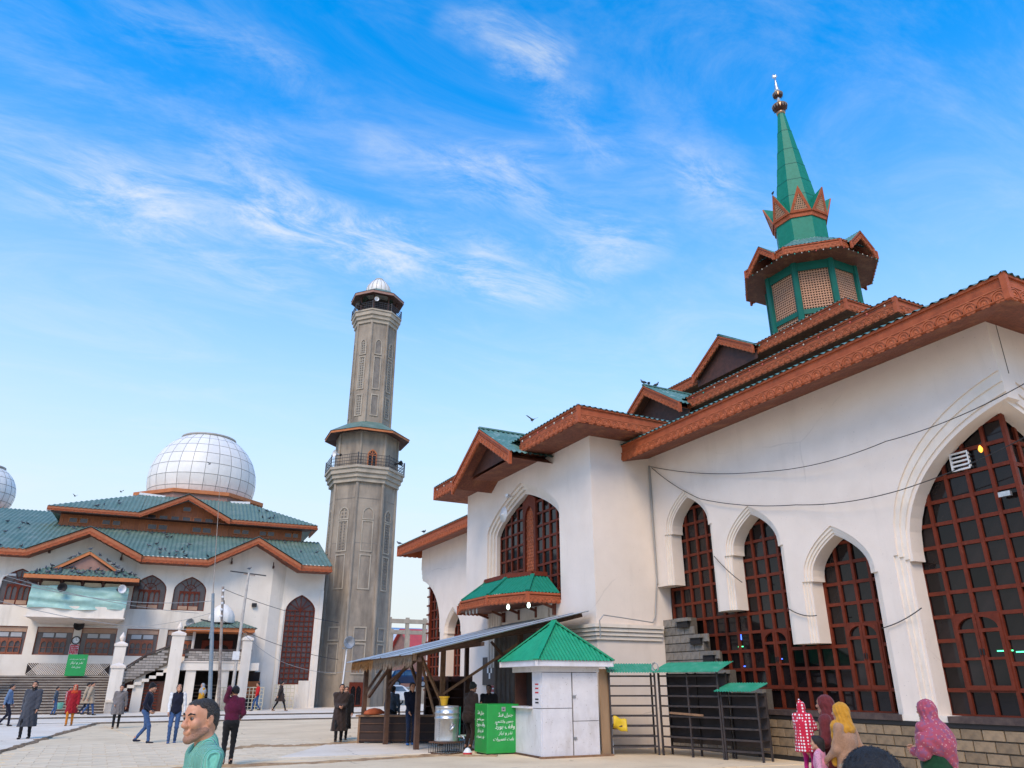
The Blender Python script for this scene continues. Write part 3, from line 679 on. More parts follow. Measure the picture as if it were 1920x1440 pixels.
for k in range(8):
    a, b = Vector(eo[k - 1]), Vector(eo[k]); mid = (a + b) / 2; n = Vector((mid.x - XC, mid.y - YC, 0)).normalized(); d = (b - a).normalized(); L = (b - a).length
    corner = k % 2 == 0 if False else (abs(n.x) > .9 or abs(n.y) > .9)
    c2 = a * .5 + b * .5; c2.z = EZ
    g = corrugated(G(), a + n * .06, b + n * .06, Vector(octo(1.25, 24.35)[k]), Vector(octo(1.25, 24.35)[k - 1]), .2, .024); part('roof_sheet', g, 'roof_green', er, True, False)
    if corner:
        gw = .85
        eave(er, a, c2 - d * gw, n, 0, .42, True, .26, .26); eave(er, c2 + d * gw, b, n, 0, .42, True, .26, .26)
        pk = c2 + Vector((0, 0, .72)) + n * .22
        for s in (-1, 1):
            f0 = c2 + d * s * gw + n * .22 - Vector((0, 0, .1))
            eave(er, f0, pk, n, 0, .40, True, .24, .26)
            g = G(); nseg = 40; back = 1.7; dn = (f0 - pk) * 1.06; nr = n.cross(dn).normalized(); nr = nr if nr.z > 0 else -nr
            for i in range(nseg + 1): p = pk + n * .06 - n * back * i / nseg + Vector((0, 0, .03)) + nr * .022 * math.sin(2 * math.pi * i / 4); g.v += [tuple(p), tuple(p + dn)]
            for i in range(nseg): g.f.append((2 * i, 2 * i + 2, 2 * i + 3, 2 * i + 1))
            part('gable_roof', g, 'roof_green', er, False, False)
            g = G(); z_ = Vector((0, 0, -.30)); g.poly([f0 + z_, pk + z_, pk + z_ - n * 1.5, f0 + z_ - n * 1.5]); part('gable_soffit', g, 'wood_soffit', er)
    else: eave(er, a, b, n, 0, .42, True, .26, .26)
# spire
def sa(z): return 1.24 + (.19 - 1.24) * (z - 26.0) / (33.9 - 26.0)
spz = [26.0, 27.4, 28.55, 29.75, 30.95, 32.45, 33.9]
sp_ = part('spire', ring(G(), 1.30, 23.6, 1.30, 26.0, True), 'spire_green'); sp_['label'] = 'slender green faceted metal spire with lattice crown and finial'
for z0, z1 in zip(spz, spz[1:]):
    part('spire_segment', ring(G(), sa(z0), z0, sa(z1) + .018, z1, True), 'spire_green', sp_)
    part('spire_seam', ring(G(), sa(z1) + .028, z1 - .03, sa(z1) + .024, z1 + .015, True), 'frame_green', sp_)
cr = part('crown', ring(G(), 1.36, 25.72, 1.39, 25.98, True), 'wood', sp_)
for k in range(8):
    a, b = Vector(octo(1.39, 25.98)[k - 1]), Vector(octo(1.39, 25.98)[k]); n = Vector(((a + b).x / 2 - XC, (a + b).y / 2 - YC, 0)).normalized(); d = (b - a).normalized()
    tip = (a + b) / 2 + n * .42 + Vector((0, 0, 1.45)); up = (tip - (a + b) / 2); L = (b - a).length; H_ = up.length; up /= H_; nn = d.cross(up); nn = nn if nn.dot(n) > 0 else -nn
    fr = lambda u, v, t: tuple(a + d * u + up * v + nn * t)
    g = G(); g.plate([[(0, 0), (L, 0), (L / 2, H_)], [(.19, .13), (L - .19, .13), (L / 2, H_ - .42)]], fr, 0, .07); part('crown_triangle', g, 'wood', sp_)
    g = G()
    for i in range(9):
        v = .16 + i * .12; hw = (L / 2 - .18) * (1 - (v - .16) / (H_ - .55))
        if hw > .03: g.bar(fr(L / 2 - hw, v, .03), fr(L / 2 + hw, v, .03), .025, .045, up=up)
        u = .19 + i * (L - .38) / 8; hv = (H_ - .6) * (1 - abs(u - L / 2) / (L / 2 - .16)); g.bar(fr(u, .16, .035), fr(u, .16 + max(.02, hv), .035), .045, .025, up=nn)
    part('crown_lattice', g, 'lattice', sp_)
    g = G(); back = (a + b) / 2 - n * .25 + Vector((0, 0, 1.2)); g.add([a, b, tip, a - n * .12, b - n * .12, back], [(0, 2, 5, 3), (1, 4, 5, 2), (0, 1, 2)]); part('crown_back', g, 'spire_green', sp_)
g = G(); g.lathe([(.19, 33.9), (.26, 33.98), (.27, 34.08), (.19, 34.12)], 16, (XC, YC, 0)); fi = part('finial', g, 'copper', sp_, True)
def ball(zc, r, mt):
    g = G(); g.lathe([(.1 * r, zc - .72 * r), (.55 * r, zc - .62 * r), (.9 * r, zc - .3 * r), (1.0 * r, zc), (.86 * r, zc + .32 * r), (.5 * r, zc + .55 * r), (.16, zc + .62 * r)], 20, (XC, YC, 0))
    part('finial_ball', g, mt, sp_, True)
    g = G()
    for k in range(16): t = k * math.pi / 8; g.add([(XC + 1.03 * r * math.cos(t - .17), YC + 1.03 * r * math.sin(t - .17), zc + .08), (XC + 1.03 * r * math.cos(t + .17), YC + 1.03 * r * math.sin(t + .17), zc + .08), (XC + .97 * r * math.cos(t), YC + .97 * r * math.sin(t), zc - .22)], [(0, 1, 2)])
    g.lathe([(1.0 * r, zc + .02), (1.06 * r, zc + .06), (1.0 * r, zc + .10)], 20, (XC, YC, 0)); part('finial_skirt', g, 'copper', sp_)
ball(34.5, .44, 'wood_dark'); ball(35.45, .30, 'wood_dark')
g = G(); g.lathe([(.11, 34.7), (.08, 35.2), (.11, 35.3)], 12, (XC, YC, 0)); g.lathe([(.11, 35.6), (.16, 35.85), (.14, 35.95), (.07, 36.5), (.03, 36.85)], 12, (XC, YC, 0)); part('finial_stem', g, 'steel_pale', sp_, True)
g = G(); cv = Vector((XC, YC, 36.98)); pts = []
vd = Vector((XC, YC, 0)).normalized(); sd = Vector((vd.y, -vd.x, 0))
for i in range(15): t = R(125 + i * 290 / 14 - 35); pts.append(cv + sd * .15 * math.cos(t) + Vector((0, 0, .15 * math.sin(t))))
g.tube(pts, [.010 + .025 * math.sin(math.pi * i / 14) for i in range(15)], 6); g.tube([cv - Vector((0, 0, .26)), cv - Vector((0, 0, .16))], .03, 6)
for i in range(5): t = 2 * math.pi * i / 5; g.bar(cv, cv + sd * .1 * math.sin(t) + Vector((0, 0, .1 * math.cos(t))), .03, .03)
part('crescent', g, 'steel_pale', sp_)

# ---- canopy over the bay under the block window
EV = [(XB, 27.3), (11.83, 27.3), (11.2, 25.64), (11.2, 23.46), (11.83, 21.8), (XB, 21.8)]
TV = [(XB, 26.45), (12.5, 26.45), (12.05, 25.4), (12.05, 23.7), (12.5, 22.65), (XB, 22.65)]
g = G(); g.slab([(x, y, 4.24) for x, y in EV][::-1], .03); cn = part('bay_canopy', g, 'wood_soffit'); cn['label'] = 'small green hipped canopy with carved fringe below the block window'
for i in range(5):
    A, B = EV[i], EV[i + 1]; C, D = TV[i + 1], TV[i]
    part('roof_sheet', corrugated(G(), (*A, 4.52), (*B, 4.52), (*C, 5.16), (*D, 5.16), .13, .018), 'spire_green', cn, True, False)
    o = Vector((A[1] - B[1], B[0] - A[0], 0)).normalized(); mid = Vector(((A[0] + B[0]) / 2 - XB, (A[1] + B[1]) / 2 - YC, 0)); o = o if o.dot(mid) > 0 else -o
    eave(cn, (*A, 4.50), (*B, 4.50), o, 0, .30, True, .17, .22)
    g = G(); g.bar((*TV[i], 5.22), (*TV[i + 1], 5.22), .12, .14); part('top_rail', g, 'frame_red' if i != 1 else 'wood', cn)
    if 0 < i < 5: g = G(); g.bar((*EV[i], 4.55), (*TV[i], 5.2), .14, .05); part('hip_cap', g, 'spire_green', cn)
for y in (22.1, 23.3, 24.55, 25.8, 27.0):
    g = G(); g.bar((XB, y, 4.05), (12.5, y, 4.22), .09, .07); g.box((XB - .1, y - .05, 3.85), (XB, y + .05, 4.2)); part('bracket', g, 'wood_soffit', cn)
for (x, y) in ((11.9, 23.3), (12.2, 22.4)):
    g = G(); g.lathe([(.02, 4.24), (.05, 4.19), (.06, 4.13), (.045, 4.09), (.02, 4.06)], 10, (x, y, 0)); part('lamp', g, 'lamp_on', cn, True)
for i in range(4):
    g = G(); y = 24.5 + .3 * i; g.lathe([(.01, 4.2), (.035, 4.16), (.035, 4.06), (.01, 4.0)], 8, (11.3, y, 0)); part('small_bulb', g, 'bulb_white', cn, True)
# pilasters below the canopy, at the far side of the block
for i in range(5):
    g = G(); g.tube([(XB - .04, 26.1 + .22 * i, 2.3), (XB - .04, 26.1 + .22 * i, 4.25)], .08, 8); part('pilaster', g, 'plaster_trim')
g = G(); g.box((XB - .06, 22.5, 2.3), (XB - .02, 24.8, 4.2)); part('bay_panel', g, 'plaster_trim')
# small fittings
def bulbs(P, Q, n, r=.045):
    P, Q = Vector(P), Vector(Q)
    for i in range(n):
        p = P.lerp(Q, (i + .5) / n); yield p
sb = G(); sb.lathe([(.009, -.035), (.028, -.02), (.032, .007), (.018, .032), (.009, .042)], 8)
bme = {}
for c in ('bulb_white', 'bulb_green', 'bulb_red'):
    bme[c] = sb.mesh('bulb', True); bme[c].materials.append(MT[c])
def bulb_string(lab, segs):
    t = thing('string_lights', lab, 'light string', segs[0][0], group='bulb strings along the eaves')
    for P, Q, n in segs:
        g = G(); g.tube([P, Q], .008, 4); obj('wire', g, 'cable', t, True)
        for p in bulbs(P, Q, n): link('bulb', bme[random.choice(['bulb_white', 'bulb_white', 'bulb_green', 'bulb_red', 'bulb_white'])], None, t, True, Matrix.Translation(p))
bulb_string('string of coloured bulbs along the lowest eave of the shrine', [((e1x - .06, e1y, z1 - .16), (e1x - .06, YB0, z1 - .16), 17)])
bulb_string('string of small bulbs along the middle eave of the shrine', [((19.79, 12.7, 12.66), (19.79, 22.4, 12.66), 15)])
bulb_string('string of small bulbs along the topmost eave under the tower', [((24.29, 17.65, 16.1), (24.29, 22.6, 16.1), 10)])
bulb_string('string of coloured bulbs along the eave of the projecting block', [((ebx - .06, eby0, zb - .18), (ebx - .06, YC - 2.1, zb - .18), 7), ((ebx - .06, YC + 2.1, zb - .18), (ebx - .06, eby1, zb - .18), 5)])
bulb_string('bulbs hanging around the tower eave', [(tuple(Vector(octo(EA + .03, EZ - .5)[k - 1])), tuple(Vector(octo(EA + .03, EZ - .5)[k])), 8) for k in (4, 5, 6, 7)])
g = G(); g.lathe([(.0, 0), (.30, .03), (.30, .05), (.04, .09), (.04, .16)], 20); d_ = obj('satellite_dish', g, 'white_paint', None, False, True, T(XB - .25, 25.35, 7.75) @ Matrix.Rotation(R(-90), 4, 'Y')); tag(d_, 'small round white antenna dish beside the arch of the block window', 'antenna')
g = G(); g.box((-.20, -.05, -.05), (.02, .05, .05)); g.bar((0, 0, 0), (.25, 0, .05), .03, .03); cc = obj('security_camera', g, 'white_paint', None, False, False, T(XB - .32, 24.8, 8.35, .5)); tag(cc, 'white security camera at the tip of the block window arch', 'camera')
g = G()
for i in range(5): g.box((-.02, -.21, -.2 + .09 * i), (.03, .21, -.165 + .09 * i))
for y in (-.21, .18): g.box((-.03, y, -.2), (.03, y + .03, .195))
vt = obj('vent_grille', g, 'white_paint', None, False, False, T(XG - .08, 9.48, 6.25)); tag(vt, 'white slatted vent grille set in the big corner window', 'vent')
g = G(); g.lathe([(.006, -.08), (.036, -.05), (.048, 0), (.03, .05), (.012, .08)], 10); lo_ = obj('hanging_lamp', g, 'lamp_orange', None, False, True, T(XG - .12, 8.97, 6.38)); tag(lo_, 'small glowing orange lamp on the big corner window', 'lamp')
g = G(); g.box((-.04, -.12, -.05), (.04, .12, .05)); lo_ = obj('floodlight', g, 'steel_pale', None, False, False, T(XG - .12, 8.7, 5.35)); tag(lo_, 'small pale floodlight on a bar of the big corner window', 'lamp')
for (y0, y1, z, m_, lab) in ((9.35, 9.95, 2.36, 'led_green', 'green light strip seen through the big corner window casement'), (8.5, 9.3, 2.33, 'led_green', 'green light strip at the right edge of the big corner window'), (15.35, 15.55, 2.36, 'led_blue', 'short blue light seen through the casement of the stepped window'), (16.75, 16.9, 2.2, 'led_blue', 'short low blue light in the stepped window'), (16.75, 16.95, 2.72, 'led_green', 'small green light in the stepped window')):
    g = G(); g.box((XG + .004, y0, z - .012), (XG + .011, y1, z + .012)); tag(obj('light_strip', g, m_), lab, 'light')
g = G(); g.box((XG + .004, 16.78, 2.9), (XG + .011, 16.83, 3.06)); tag(obj('light_strip', g, 'led_blue'), 'upright blue light glimpsed high in the stepped window', 'light')
# ================================================================ courtyard ground
mat('paving', (.74, .575, .375), (.65, .50, .32), .35, .92, .35, 18, stain=((.52, .38, .23), .55, (1, 1, 1), .46, .72, .7), speck=((.20, .15, .10), 14, .68, .74, .6), crack=((.20, .15, .10), .5, .012, .8))
mat('paver', (.76, .605, .41), (.69, .54, .36), 2.5, .92, .3, 30, var=.07, stain=((.54, .40, .25), .5, (1, 1, 1), .42, .70, .8), speck=((.22, .17, .12), 14, .68, .75, .5))
mat('concrete_path', (.76, .655, .53), (.69, .59, .475), .7, .9, .25, 30, stain=((.54, .44, .32), .45, (1, 1, 1), .46, .74, .7), speck=((.24, .19, .14), 12, .68, .75, .6), crack=((.20, .16, .12), .45, .010, .8))
mat('kerb', (.13, .105, .085), (.07, .058, .048), 3, .9, .4, 30)
mat('soil', (.44, .28, .14), (.24, .145, .075), 3.0, .95, .8, 12)
mat('grit', (.30, .19, .10), (.13, .085, .05), 6, .95, .8, 30)
g = G(); g.poly([(-500, -400, 0), (500, -400, 0), (500, 900, 0), (-500, 900, 0)]); gr = tag(obj('ground', g, 'paving'), 'sandy paved courtyard ground', None, None, 'structure')
me = None
pv_n = 0
q = G(); q.add([(-.30, -.215, .012), (.30, -.215, .012), (.30, .215, .012), (-.30, .215, .012), (-.305, -.22, -.01), (.305, -.22, -.01), (.305, .22, -.01), (-.305, .22, -.01)], [(0, 1, 2, 3), (0, 4, 5, 1), (1, 5, 6, 2), (2, 6, 7, 3), (3, 7, 4, 0)])
me = q.mesh('paver'); me.materials.append(MT['paver'])
for j in range(19):
    for i in range(17):
        x = -1.6 + .615 * i + (.3 if j % 2 else 0); y = 20.75 + .445 * j
        if x > 7.2 or x < -1.7 + (y - 26) * .14 or pv_n >= 298: continue
        link('paver', me, None, gr, False, Matrix.Translation((x, y, random.uniform(-.003, .004))) @ Matrix.Rotation(random.uniform(-.01, .01), 4, 'Z')); pv_n += 1
def strip(name, pts, wd, ma, z=.006, h=.03, lab=None, kind='structure', seed=1, n=60, jig=.12):
    """low irregular ridge of soil along a line"""
    rnd = random.Random(seed); P = [Vector((x, y, 0)) for x, y in pts]; g = G(); L = [0]
    for a, b in zip(P, P[1:]): L.append(L[-1] + (b - a).length)
    for i in range(n + 1):
        t = L[-1] * i / n; k = max(j for j in range(len(P) - 1) if L[j] <= t + 1e-6); u = (t - L[k]) / (L[k + 1] - L[k]); c = P[k].lerp(P[k + 1], u); d = (P[k + 1] - P[k]).normalized(); nn = Vector((-d.y, d.x, 0))
        a, b = wd / 2 * (1 + rnd.uniform(-jig * 4, jig * 4)), wd / 2 * (1 + rnd.uniform(-jig * 4, jig * 4)); hh = h * rnd.uniform(.6, 1.3)
        for off, zz in ((-a, z), (-a * .4, z + hh), (b * .4, z + hh * .8), (b, z)): p = c + nn * (off + rnd.uniform(-.03, .03)); g.v.append((p.x, p.y, zz))
    for i in range(n):
        for k in range(3): a = i * 4 + k; g.f.append((a, a + 4, a + 5, a + 1))
    return tag(obj(name, g, ma, None, False, True), lab, None, None, kind)
g = G(); g.slab([(-60, 20, .05), (-2.9, 20, .05), (-2.05, 26.5, .05), (-.9, 35, .05), (.35, 43.3, .05), (-60, 43.3, .05)], .10); tag(obj('path', g, 'concrete_path'), 'pale concrete walkway on the left', None, None, 'structure')
strip('soil_edge', [(-2.9, 20), (-2.05, 26.5), (-.9, 35), (.35, 43.2)], .30, 'grit', .004, .06, 'strip of brown soil along the edge of the walkway', seed=3)
strip('soil_edge', [(-.5, 19.2), (2.7, 19.8), (5.0, 19.6), (8.0, 20.15), (9.5, 19.2)], .42, 'soil', .004, .05, 'low ridge of sandy soil across the near paving', seed=5)
strip('soil_edge', [(3.2, 24.3), (4.6, 25.6), (5.6, 25.0), (7.6, 25.6)], .55, 'soil', .004, .05, 'low ridge of sandy soil in the middle of the court', seed=8)
g = G(); g.slab([(2.0, 26.4, .012), (8.4, 26.2, .012), (12, 41.0, .012), (.6, 41.0, .012)], .02); tag(obj('pavement', g, 'paving'), 'sandy pavement in the middle of the court', None, None, 'structure')
g = G(); g.slab([(1.2, 16.0, .016), (16, 14.0, .016), (14, 19.4, .016), (8.6, 19.9, .016), (2.6, 19.3, .016)], .03); tag(obj('pavement', g, 'paving'), 'pale pavement strip before the stalls', None, None, 'structure')
g = G(); g.slab([(4.4, 21.4, .020), (12.5, 20.2, .020), (12.5, 25.8, .020), (6.6, 25.2, .020)], .03); tag(obj('pavement', g, 'concrete_path'), 'grey concrete floor under the tin shelter', None, None, 'structure')
for y, z, nm in ((43.3, .07, 'lower'), (48.4, .15, 'upper')):
    g = G(); g.box((-60, y, -.1), (40, 200 if z > .1 else 48.4, z)); tag(obj('terrace', g, 'concrete_path'), nm + ' pale concrete terrace before the prayer hall', None, None, 'structure')
    g = G(); g.box((-60, y - .12, -.05), (40, y, z - .012)); tag(obj('kerb', g, 'kerb'), 'dark kerb of the ' + nm + ' terrace', None, None, 'structure')

# ================================================================ prayer hall on the left (local x along the front, y back, z up)
mat('roof_teal', (.085, .15, .118), (.125, .19, .152), 1.2, .6, .1, 30, stain=((.26, .29, .25), .9, (1, 1, 1), .5, .8, .65))
mat('timber', (.42, .13, .048), (.34, .10, .036), 2.5, .6, .2, 12, stain=((.16, .06, .03), 1.2, (1, 1, .3), .55, .8, .5))
mat('casement_wood', (.27, .075, .03), (.21, .055, .022), 4, .5)
mat('timber_orange', (.52, .17, .05), (.42, .125, .036), 3, .6, .2, 20)
mat('glass_far', (.065, .05, .055), (.11, .09, .095), .8, .12, spec=.5)
mat('glass_pale', (.42, .43, .45), (.33, .33, .35), 1, .15)
mat('brick_pale', (.40, .36, .32), (.30, .265, .235), 4, .9, .3, 20, var=.25)
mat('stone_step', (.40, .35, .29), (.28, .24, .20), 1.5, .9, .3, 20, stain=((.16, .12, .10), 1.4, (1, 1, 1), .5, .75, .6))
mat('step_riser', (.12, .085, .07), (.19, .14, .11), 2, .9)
mat('dome_panel', (.80, .77, .72), (.72, .69, .645), 1.0, .45, .05, 10, var=.06, stain=((.33, .325, .32), 1.3, (1, 1, .22), .58, .8, .6))
mat('dome_joint', (.32, .31, .285), (.42, .40, .365), 2, .8)
mat('drum', (.34, .19, .15), (.27, .15, .12), 2, .8)
mat('tarp', (.35, .56, .50), (.27, .46, .41), 2.2, .6, .5, 6, stain=((.55, .70, .65), 3, (1, 1, 2), .5, .8, .6))
mat('brown_board', (.42, .27, .19), (.34, .21, .14), 3, .8)
mat('sign_green', (.01, .30, .07), (.008, .25, .06), 3, .5)
mat('sign_white', (.78, .78, .76), None, 3, .6)
mat('sign_red', (.55, .03, .04), (.48, .025, .035), 3, .6)
mat('grille_pale', (.62, .56, .40), (.52, .45, .32), 4, .7)
HL = thing('prayer_hall', 'white domed prayer hall with green tiered roofs and orange timber clerestory', 'building', (13.94, 57.2, 0), R(-4))
def pl_(name, g, m, parent=None, smooth=False, fix=True): return obj(name, g, m, parent or HL, False, smooth, None, fix)
FR = lambda u, v, t: (u, t, v)
F1 = [(-20.3, -18.45), (-17.92, -15.84), (-15.39, -13.31), (-12.74, -10.78), (-10.25, -8.25)]
A2 = [(-19.5, 1.05), (-11.8, 1.04), (-9.25, 1.05)]
holes = [[(a, 3.45), (b, 3.45), (b, 5.15), (a, 5.15)] for a, b in F1] + [[(c - h, 6.42), *arch(c, h, 7.75, .95, 8, .4), (c + h, 6.42)] for c, h in A2]
holes += [[(-11.9, .2), (-4.3, .2), (-4.3, 2.6), (-11.9, 2.6)]]
g = G(); g.plate([[(-24, .1), (-3.85, .1), (-3.85, 10.5), (-5.25, 11.25), (-8.3, 9.47), (-12.7, 9.47), (-15.97, 11.18), (-19.3, 9.47), (-24, 9.47)]] + holes, FR, 0, .35); mw = pl_('front_wall', g, 'plaster_cream')
g = G(); g.plate([[(-2.9, .1), (0, .1), (0, 9.5), (-2.3, 9.5), (-2.9, 9.95)], [(-2.62, 1.7)] + arch(-1.56, 1.06, 6.75, 1.1, 8, .4) + [(-.50, 1.7)]], FR, .55, .9); pl_('end_wall', g, 'plaster_cream')
g = G(); g.add([(-3.85, 0, .1), (-2.9, .55, .1), (-2.9, .55, 9.95), (-3.85, 0, 10.5)], [(0, 1, 2, 3)]); pl_('splayed_wall', g, 'plaster_cream')
g = G(); g.box((-.25, .5, .1), (.02, .56, 8.2)); g.box((-2.95, .45, .1), (-2.72, .56, 6.9)); pl_('pilaster_strip', g, 'plaster_cream')
g = G(); g.box((-.4, .85, .1), (.02, 14, 9.35)); pl_('side_wall', g, 'plaster_cream')
g = G(); g.box((-23.5, .6, .1), (-3.0, .7, 9.3)); pl_('room_backing', g, 'painted_shade')
g = G(); g.box((-12.2, .36, .2), (-4.1, .45, 2.65)); pl_('arcade_backing', g, 'painted_shade')
# windows of the first floor: transoms, arched casements
def win1(a, b):
    g = G(); g.plate([[(a, 3.45), (b, 3.45), (b, 5.15), (a, 5.15)], [(a + .05, 3.5), (b - .05, 3.5), (b - .05, 5.1), (a + .05, 5.1)]], FR, .12, .22); w_ = pl_('window', g, 'casement_wood')
    g = G(); g.box((a + .05, .18, 3.5), (b - .05, .2, 5.1)); pl_('pane', g, 'glass_far', w_)
    g = G(); g.box((a + .05, .10, 4.82), (b - .05, .16, 5.1)); pl_('top_board', g, 'brown_board', w_)
    c = (a + b) / 2
    for k in (-1, 1):
        g = G(); g.box((c + k * .36 - .30, .14, 4.52), (c + k * .36 + .30, .17, 4.78)); pl_('pane', g, 'glass_pale', w_)
        x0 = c + k * .36 - .35; hs_ = [[(x0 + .06, 3.6)] + arch(x0 + .20, .14, 4.12, .16, 4, .4) + [(x0 + .34, 3.6)], [(x0 + .38, 3.6)] + arch(x0 + .52, .14, 4.12, .16, 4, .4) + [(x0 + .66, 3.6)]]
        g = G(); g.plate([[(x0, 3.5), (x0 + .70, 3.5), (x0 + .70, 4.45), (x0, 4.45)]] + hs_, FR, .10, .17); g.box((x0 + .04, .12, 3.88), (x0 + .66, .15, 3.92)); pl_('casement', g, 'casement_wood', w_)
for a, b in F1: win1(a, b)
for c, h in A2:
    g = G(); g.plate([[(c - h, 6.42)] + arch(c, h, 7.75, .95, 8, .4) + [(c + h, 6.42)], [(c - h + .06, 6.48)] + arch(c, h - .06, 7.75, .88, 8, .4) + [(c + h - .06, 6.48)]], FR, .1, .2); w_ = pl_('arched_window', g, 'frame_red')
    g = G(); g.plate([[(c - h + .05, 6.45)] + arch(c, h - .05, 7.75, .9, 8, .4) + [(c + h - .05, 6.45)]], FR, .17, .19); pl_('pane', g, 'glass_far', w_)
    g = G()
    for t in (40, 65, 90, 115, 140): g.bar((c, .15, 7.75), (c + .8 * math.cos(R(t)), .15, 7.75 + .8 * math.sin(R(t))), .03, .04)
    pts = [(c + .4 * math.cos(R(t)), .15, 7.75 + .42 * math.sin(R(t))) for t in range(0, 181, 30)]; g.tube(pts, .02, 4); pl_('fanlight', g, 'frame_red', w_)
    for k in (-1, 1):
        x0 = c + k * .33 - .33; hs_ = [[(x0 + .06, 6.75)] + arch(x0 + .18, .12, 7.4, .2, 4, .4) + [(x0 + .30, 6.75)], [(x0 + .36, 6.75)] + arch(x0 + .48, .12, 7.4, .2, 4, .4) + [(x0 + .60, 6.75)]]
        g = G(); g.plate([[(x0, 6.45), (x0 + .66, 6.45), (x0 + .66, 7.72), (x0, 7.72)]] + hs_, FR, .10, .15); pl_('casement', g, 'frame_red', w_)
        g = G(); g.box((x0 + .04, .07, 6.47), (x0 + .62, .1, 6.72)); pl_('sill_board', g, 'brown_board', w_)
# tall end window
g = G(); g.plate([[(-2.62, 1.7)] + arch(-1.56, 1.06, 6.75, 1.1, 8, .4) + [(-.50, 1.7)], [(-2.55, 1.78)] + arch(-1.56, .98, 6.75, 1.02, 8, .4) + [(-.57, 1.78)]], FR, .6, .75); w_ = pl_('tall_window', g, 'frame_red')
g = G(); g.plate([[(-2.6, 1.7)] + arch(-1.56, 1.04, 6.75, 1.08, 8, .4) + [(-.52, 1.7)]], FR, .71, .73); pl_('pane', g, 'glass_far', w_)
for i in range(1, 6): x = -2.62 + .353 * i; g = G(); g.box((x - .03, .64, 1.75), (x + .03, .70, 6.8)); pl_('mullion', g, 'frame_red', w_)
for i in range(14): z = 2.1 + .355 * i; g = G(); g.box((-2.6, .65, z - .03), (-.52, .70, z + .03)); pl_('transom', g, 'frame_red', w_)
g = G()
for t in (30, 60, 90, 120, 150): g.bar((-1.56, .68, 6.75), (-1.56 + .95 * math.cos(R(t)), .68, 6.75 + .98 * math.sin(R(t))), .035, .05)
pl_('fanlight', g, 'frame_red', w_)
g = G(); g.box((-1.2, .5, 1.2), (-.45, .56, 1.95)); g.box((-1.55, .5, .12), (-.45, .57, 1.2)); pl_('stepped_sill', g, 'plaster_cream')

# eaves, main roof and its two front gables
def eaveL(parent, P, Q, out, H=.42, carve=.22, ma='timber'):
    P, Q, out = Vector(P), Vector(Q), Vector(out); dn = Vector((0, 0, -1)); g = G(); i_ = -out * .06
    g.add([P, Q, Q + dn * H, P + dn * H, P + i_, Q + i_, Q + i_ + dn * H, P + i_ + dn * H], [(0, 1, 2, 3), (7, 6, 5, 4), (0, 4, 5, 1), (3, 2, 6, 7), (0, 3, 7, 4), (1, 5, 6, 2)]); pl_('fascia', g, ma, parent)
    pl_('carved_valance', trim(G(), P + dn * (H - carve + .03), Q + dn * (H - carve + .03), out, carve, .42, .03, .02), 'wood_carved', parent)
GB = [(-5.25, 3.15, 11.5), (-15.97, 3.35, 11.42)]; ZE = 9.78; TE = -1.25
g = G(); g.slab([(-2.1, TE, ZE - .40), (.15, TE, ZE - .40), (.15, .4, ZE - .36), (-2.1, .4, ZE - .36)], .03); mr = pl_('main_roof', g, 'wood_soffit')
for a_, b_ in ((-12.62, -8.4), (-24, -19.32)):
    g = G(); g.slab([(a_, TE, ZE - .40), (b_, TE, ZE - .40), (b_, .4, ZE - .36), (a_, .4, ZE - .36)], .03); pl_('soffit', g, 'wood_soffit', mr); mr['label'] = 'broad green corrugated main roof with two front gables'
def valley_sheet(x0, x1, t0, z0, t1, z1, gabs, parent, n_=None):
    g = G(); n = int((x1 - x0) / .05); sl = (z1 - z0) / (t1 - t0)
    for i in range(n + 1):
        x = x0 + (x1 - x0) * i / n; ts = t0
        for c, h, zp in gabs:
            if abs(x - c) < h: ts = max(ts, t0 + (zp - z0) * (1 - abs(x - c) / h) / sl)
        w_ = .035 * math.sin(2 * math.pi * x / .3)
        g.v += [(x, ts, z0 + sl * (ts - t0) + w_), (x, t1, z1 + w_)]
    for i in range(n): g.f.append((2 * i, 2 * i + 2, 2 * i + 3, 2 * i + 1))
    pl_('roof_sheet', g, 'roof_teal', parent, True, False)
valley_sheet(-24, .2, TE - .05, ZE, 6.1, 12.72, GB, mr)
edges = [.15, GB[0][0] + GB[0][1], GB[0][0] - GB[0][1], GB[1][0] + GB[1][1], GB[1][0] - GB[1][1], -24]
for a, b in ((0, 1), (2, 3), (4, 5)): eaveL(mr, (edges[a], TE, ZE), (edges[b], TE, ZE), (0, -1, 0))
eaveL(mr, (.15, TE, ZE), (.15, 3, ZE + 1.4), (1, 0, 0))
for c, h, zp in GB:
    for s in (-1, 1):
        f0, pk = Vector((c + s * h, TE - .12, ZE)), Vector((c, TE - .12, zp)); eaveL(mr, f0, pk, (0, -1, 0), .46, .24)
        g = G(); dn = (f0 - pk) * 1.03; n = 70; nr = Vector((0, 1, 0)).cross(dn).normalized(); nr = nr if nr.z > 0 else -nr
        for i in range(n + 1): p = pk + Vector((0, -.1 + 4.6 * i / n, .05)) + nr * .03 * math.sin(2 * math.pi * i / 4.6); g.v += [tuple(p), tuple(p + dn)]
        for i in range(n): g.f.append((2 * i, 2 * i + 2, 2 * i + 3, 2 * i + 1))
        pl_('gable_roof', g, 'roof_teal', mr, True, False)
        g = G(); z_ = Vector((0, 0, -.42)); g.poly([f0 + z_, pk + z_, pk + z_ + Vector((0, 1.7, 0)), f0 + z_ + Vector((0, 1.7, 0))]); pl_('gable_soffit', g, 'wood_soffit', mr)
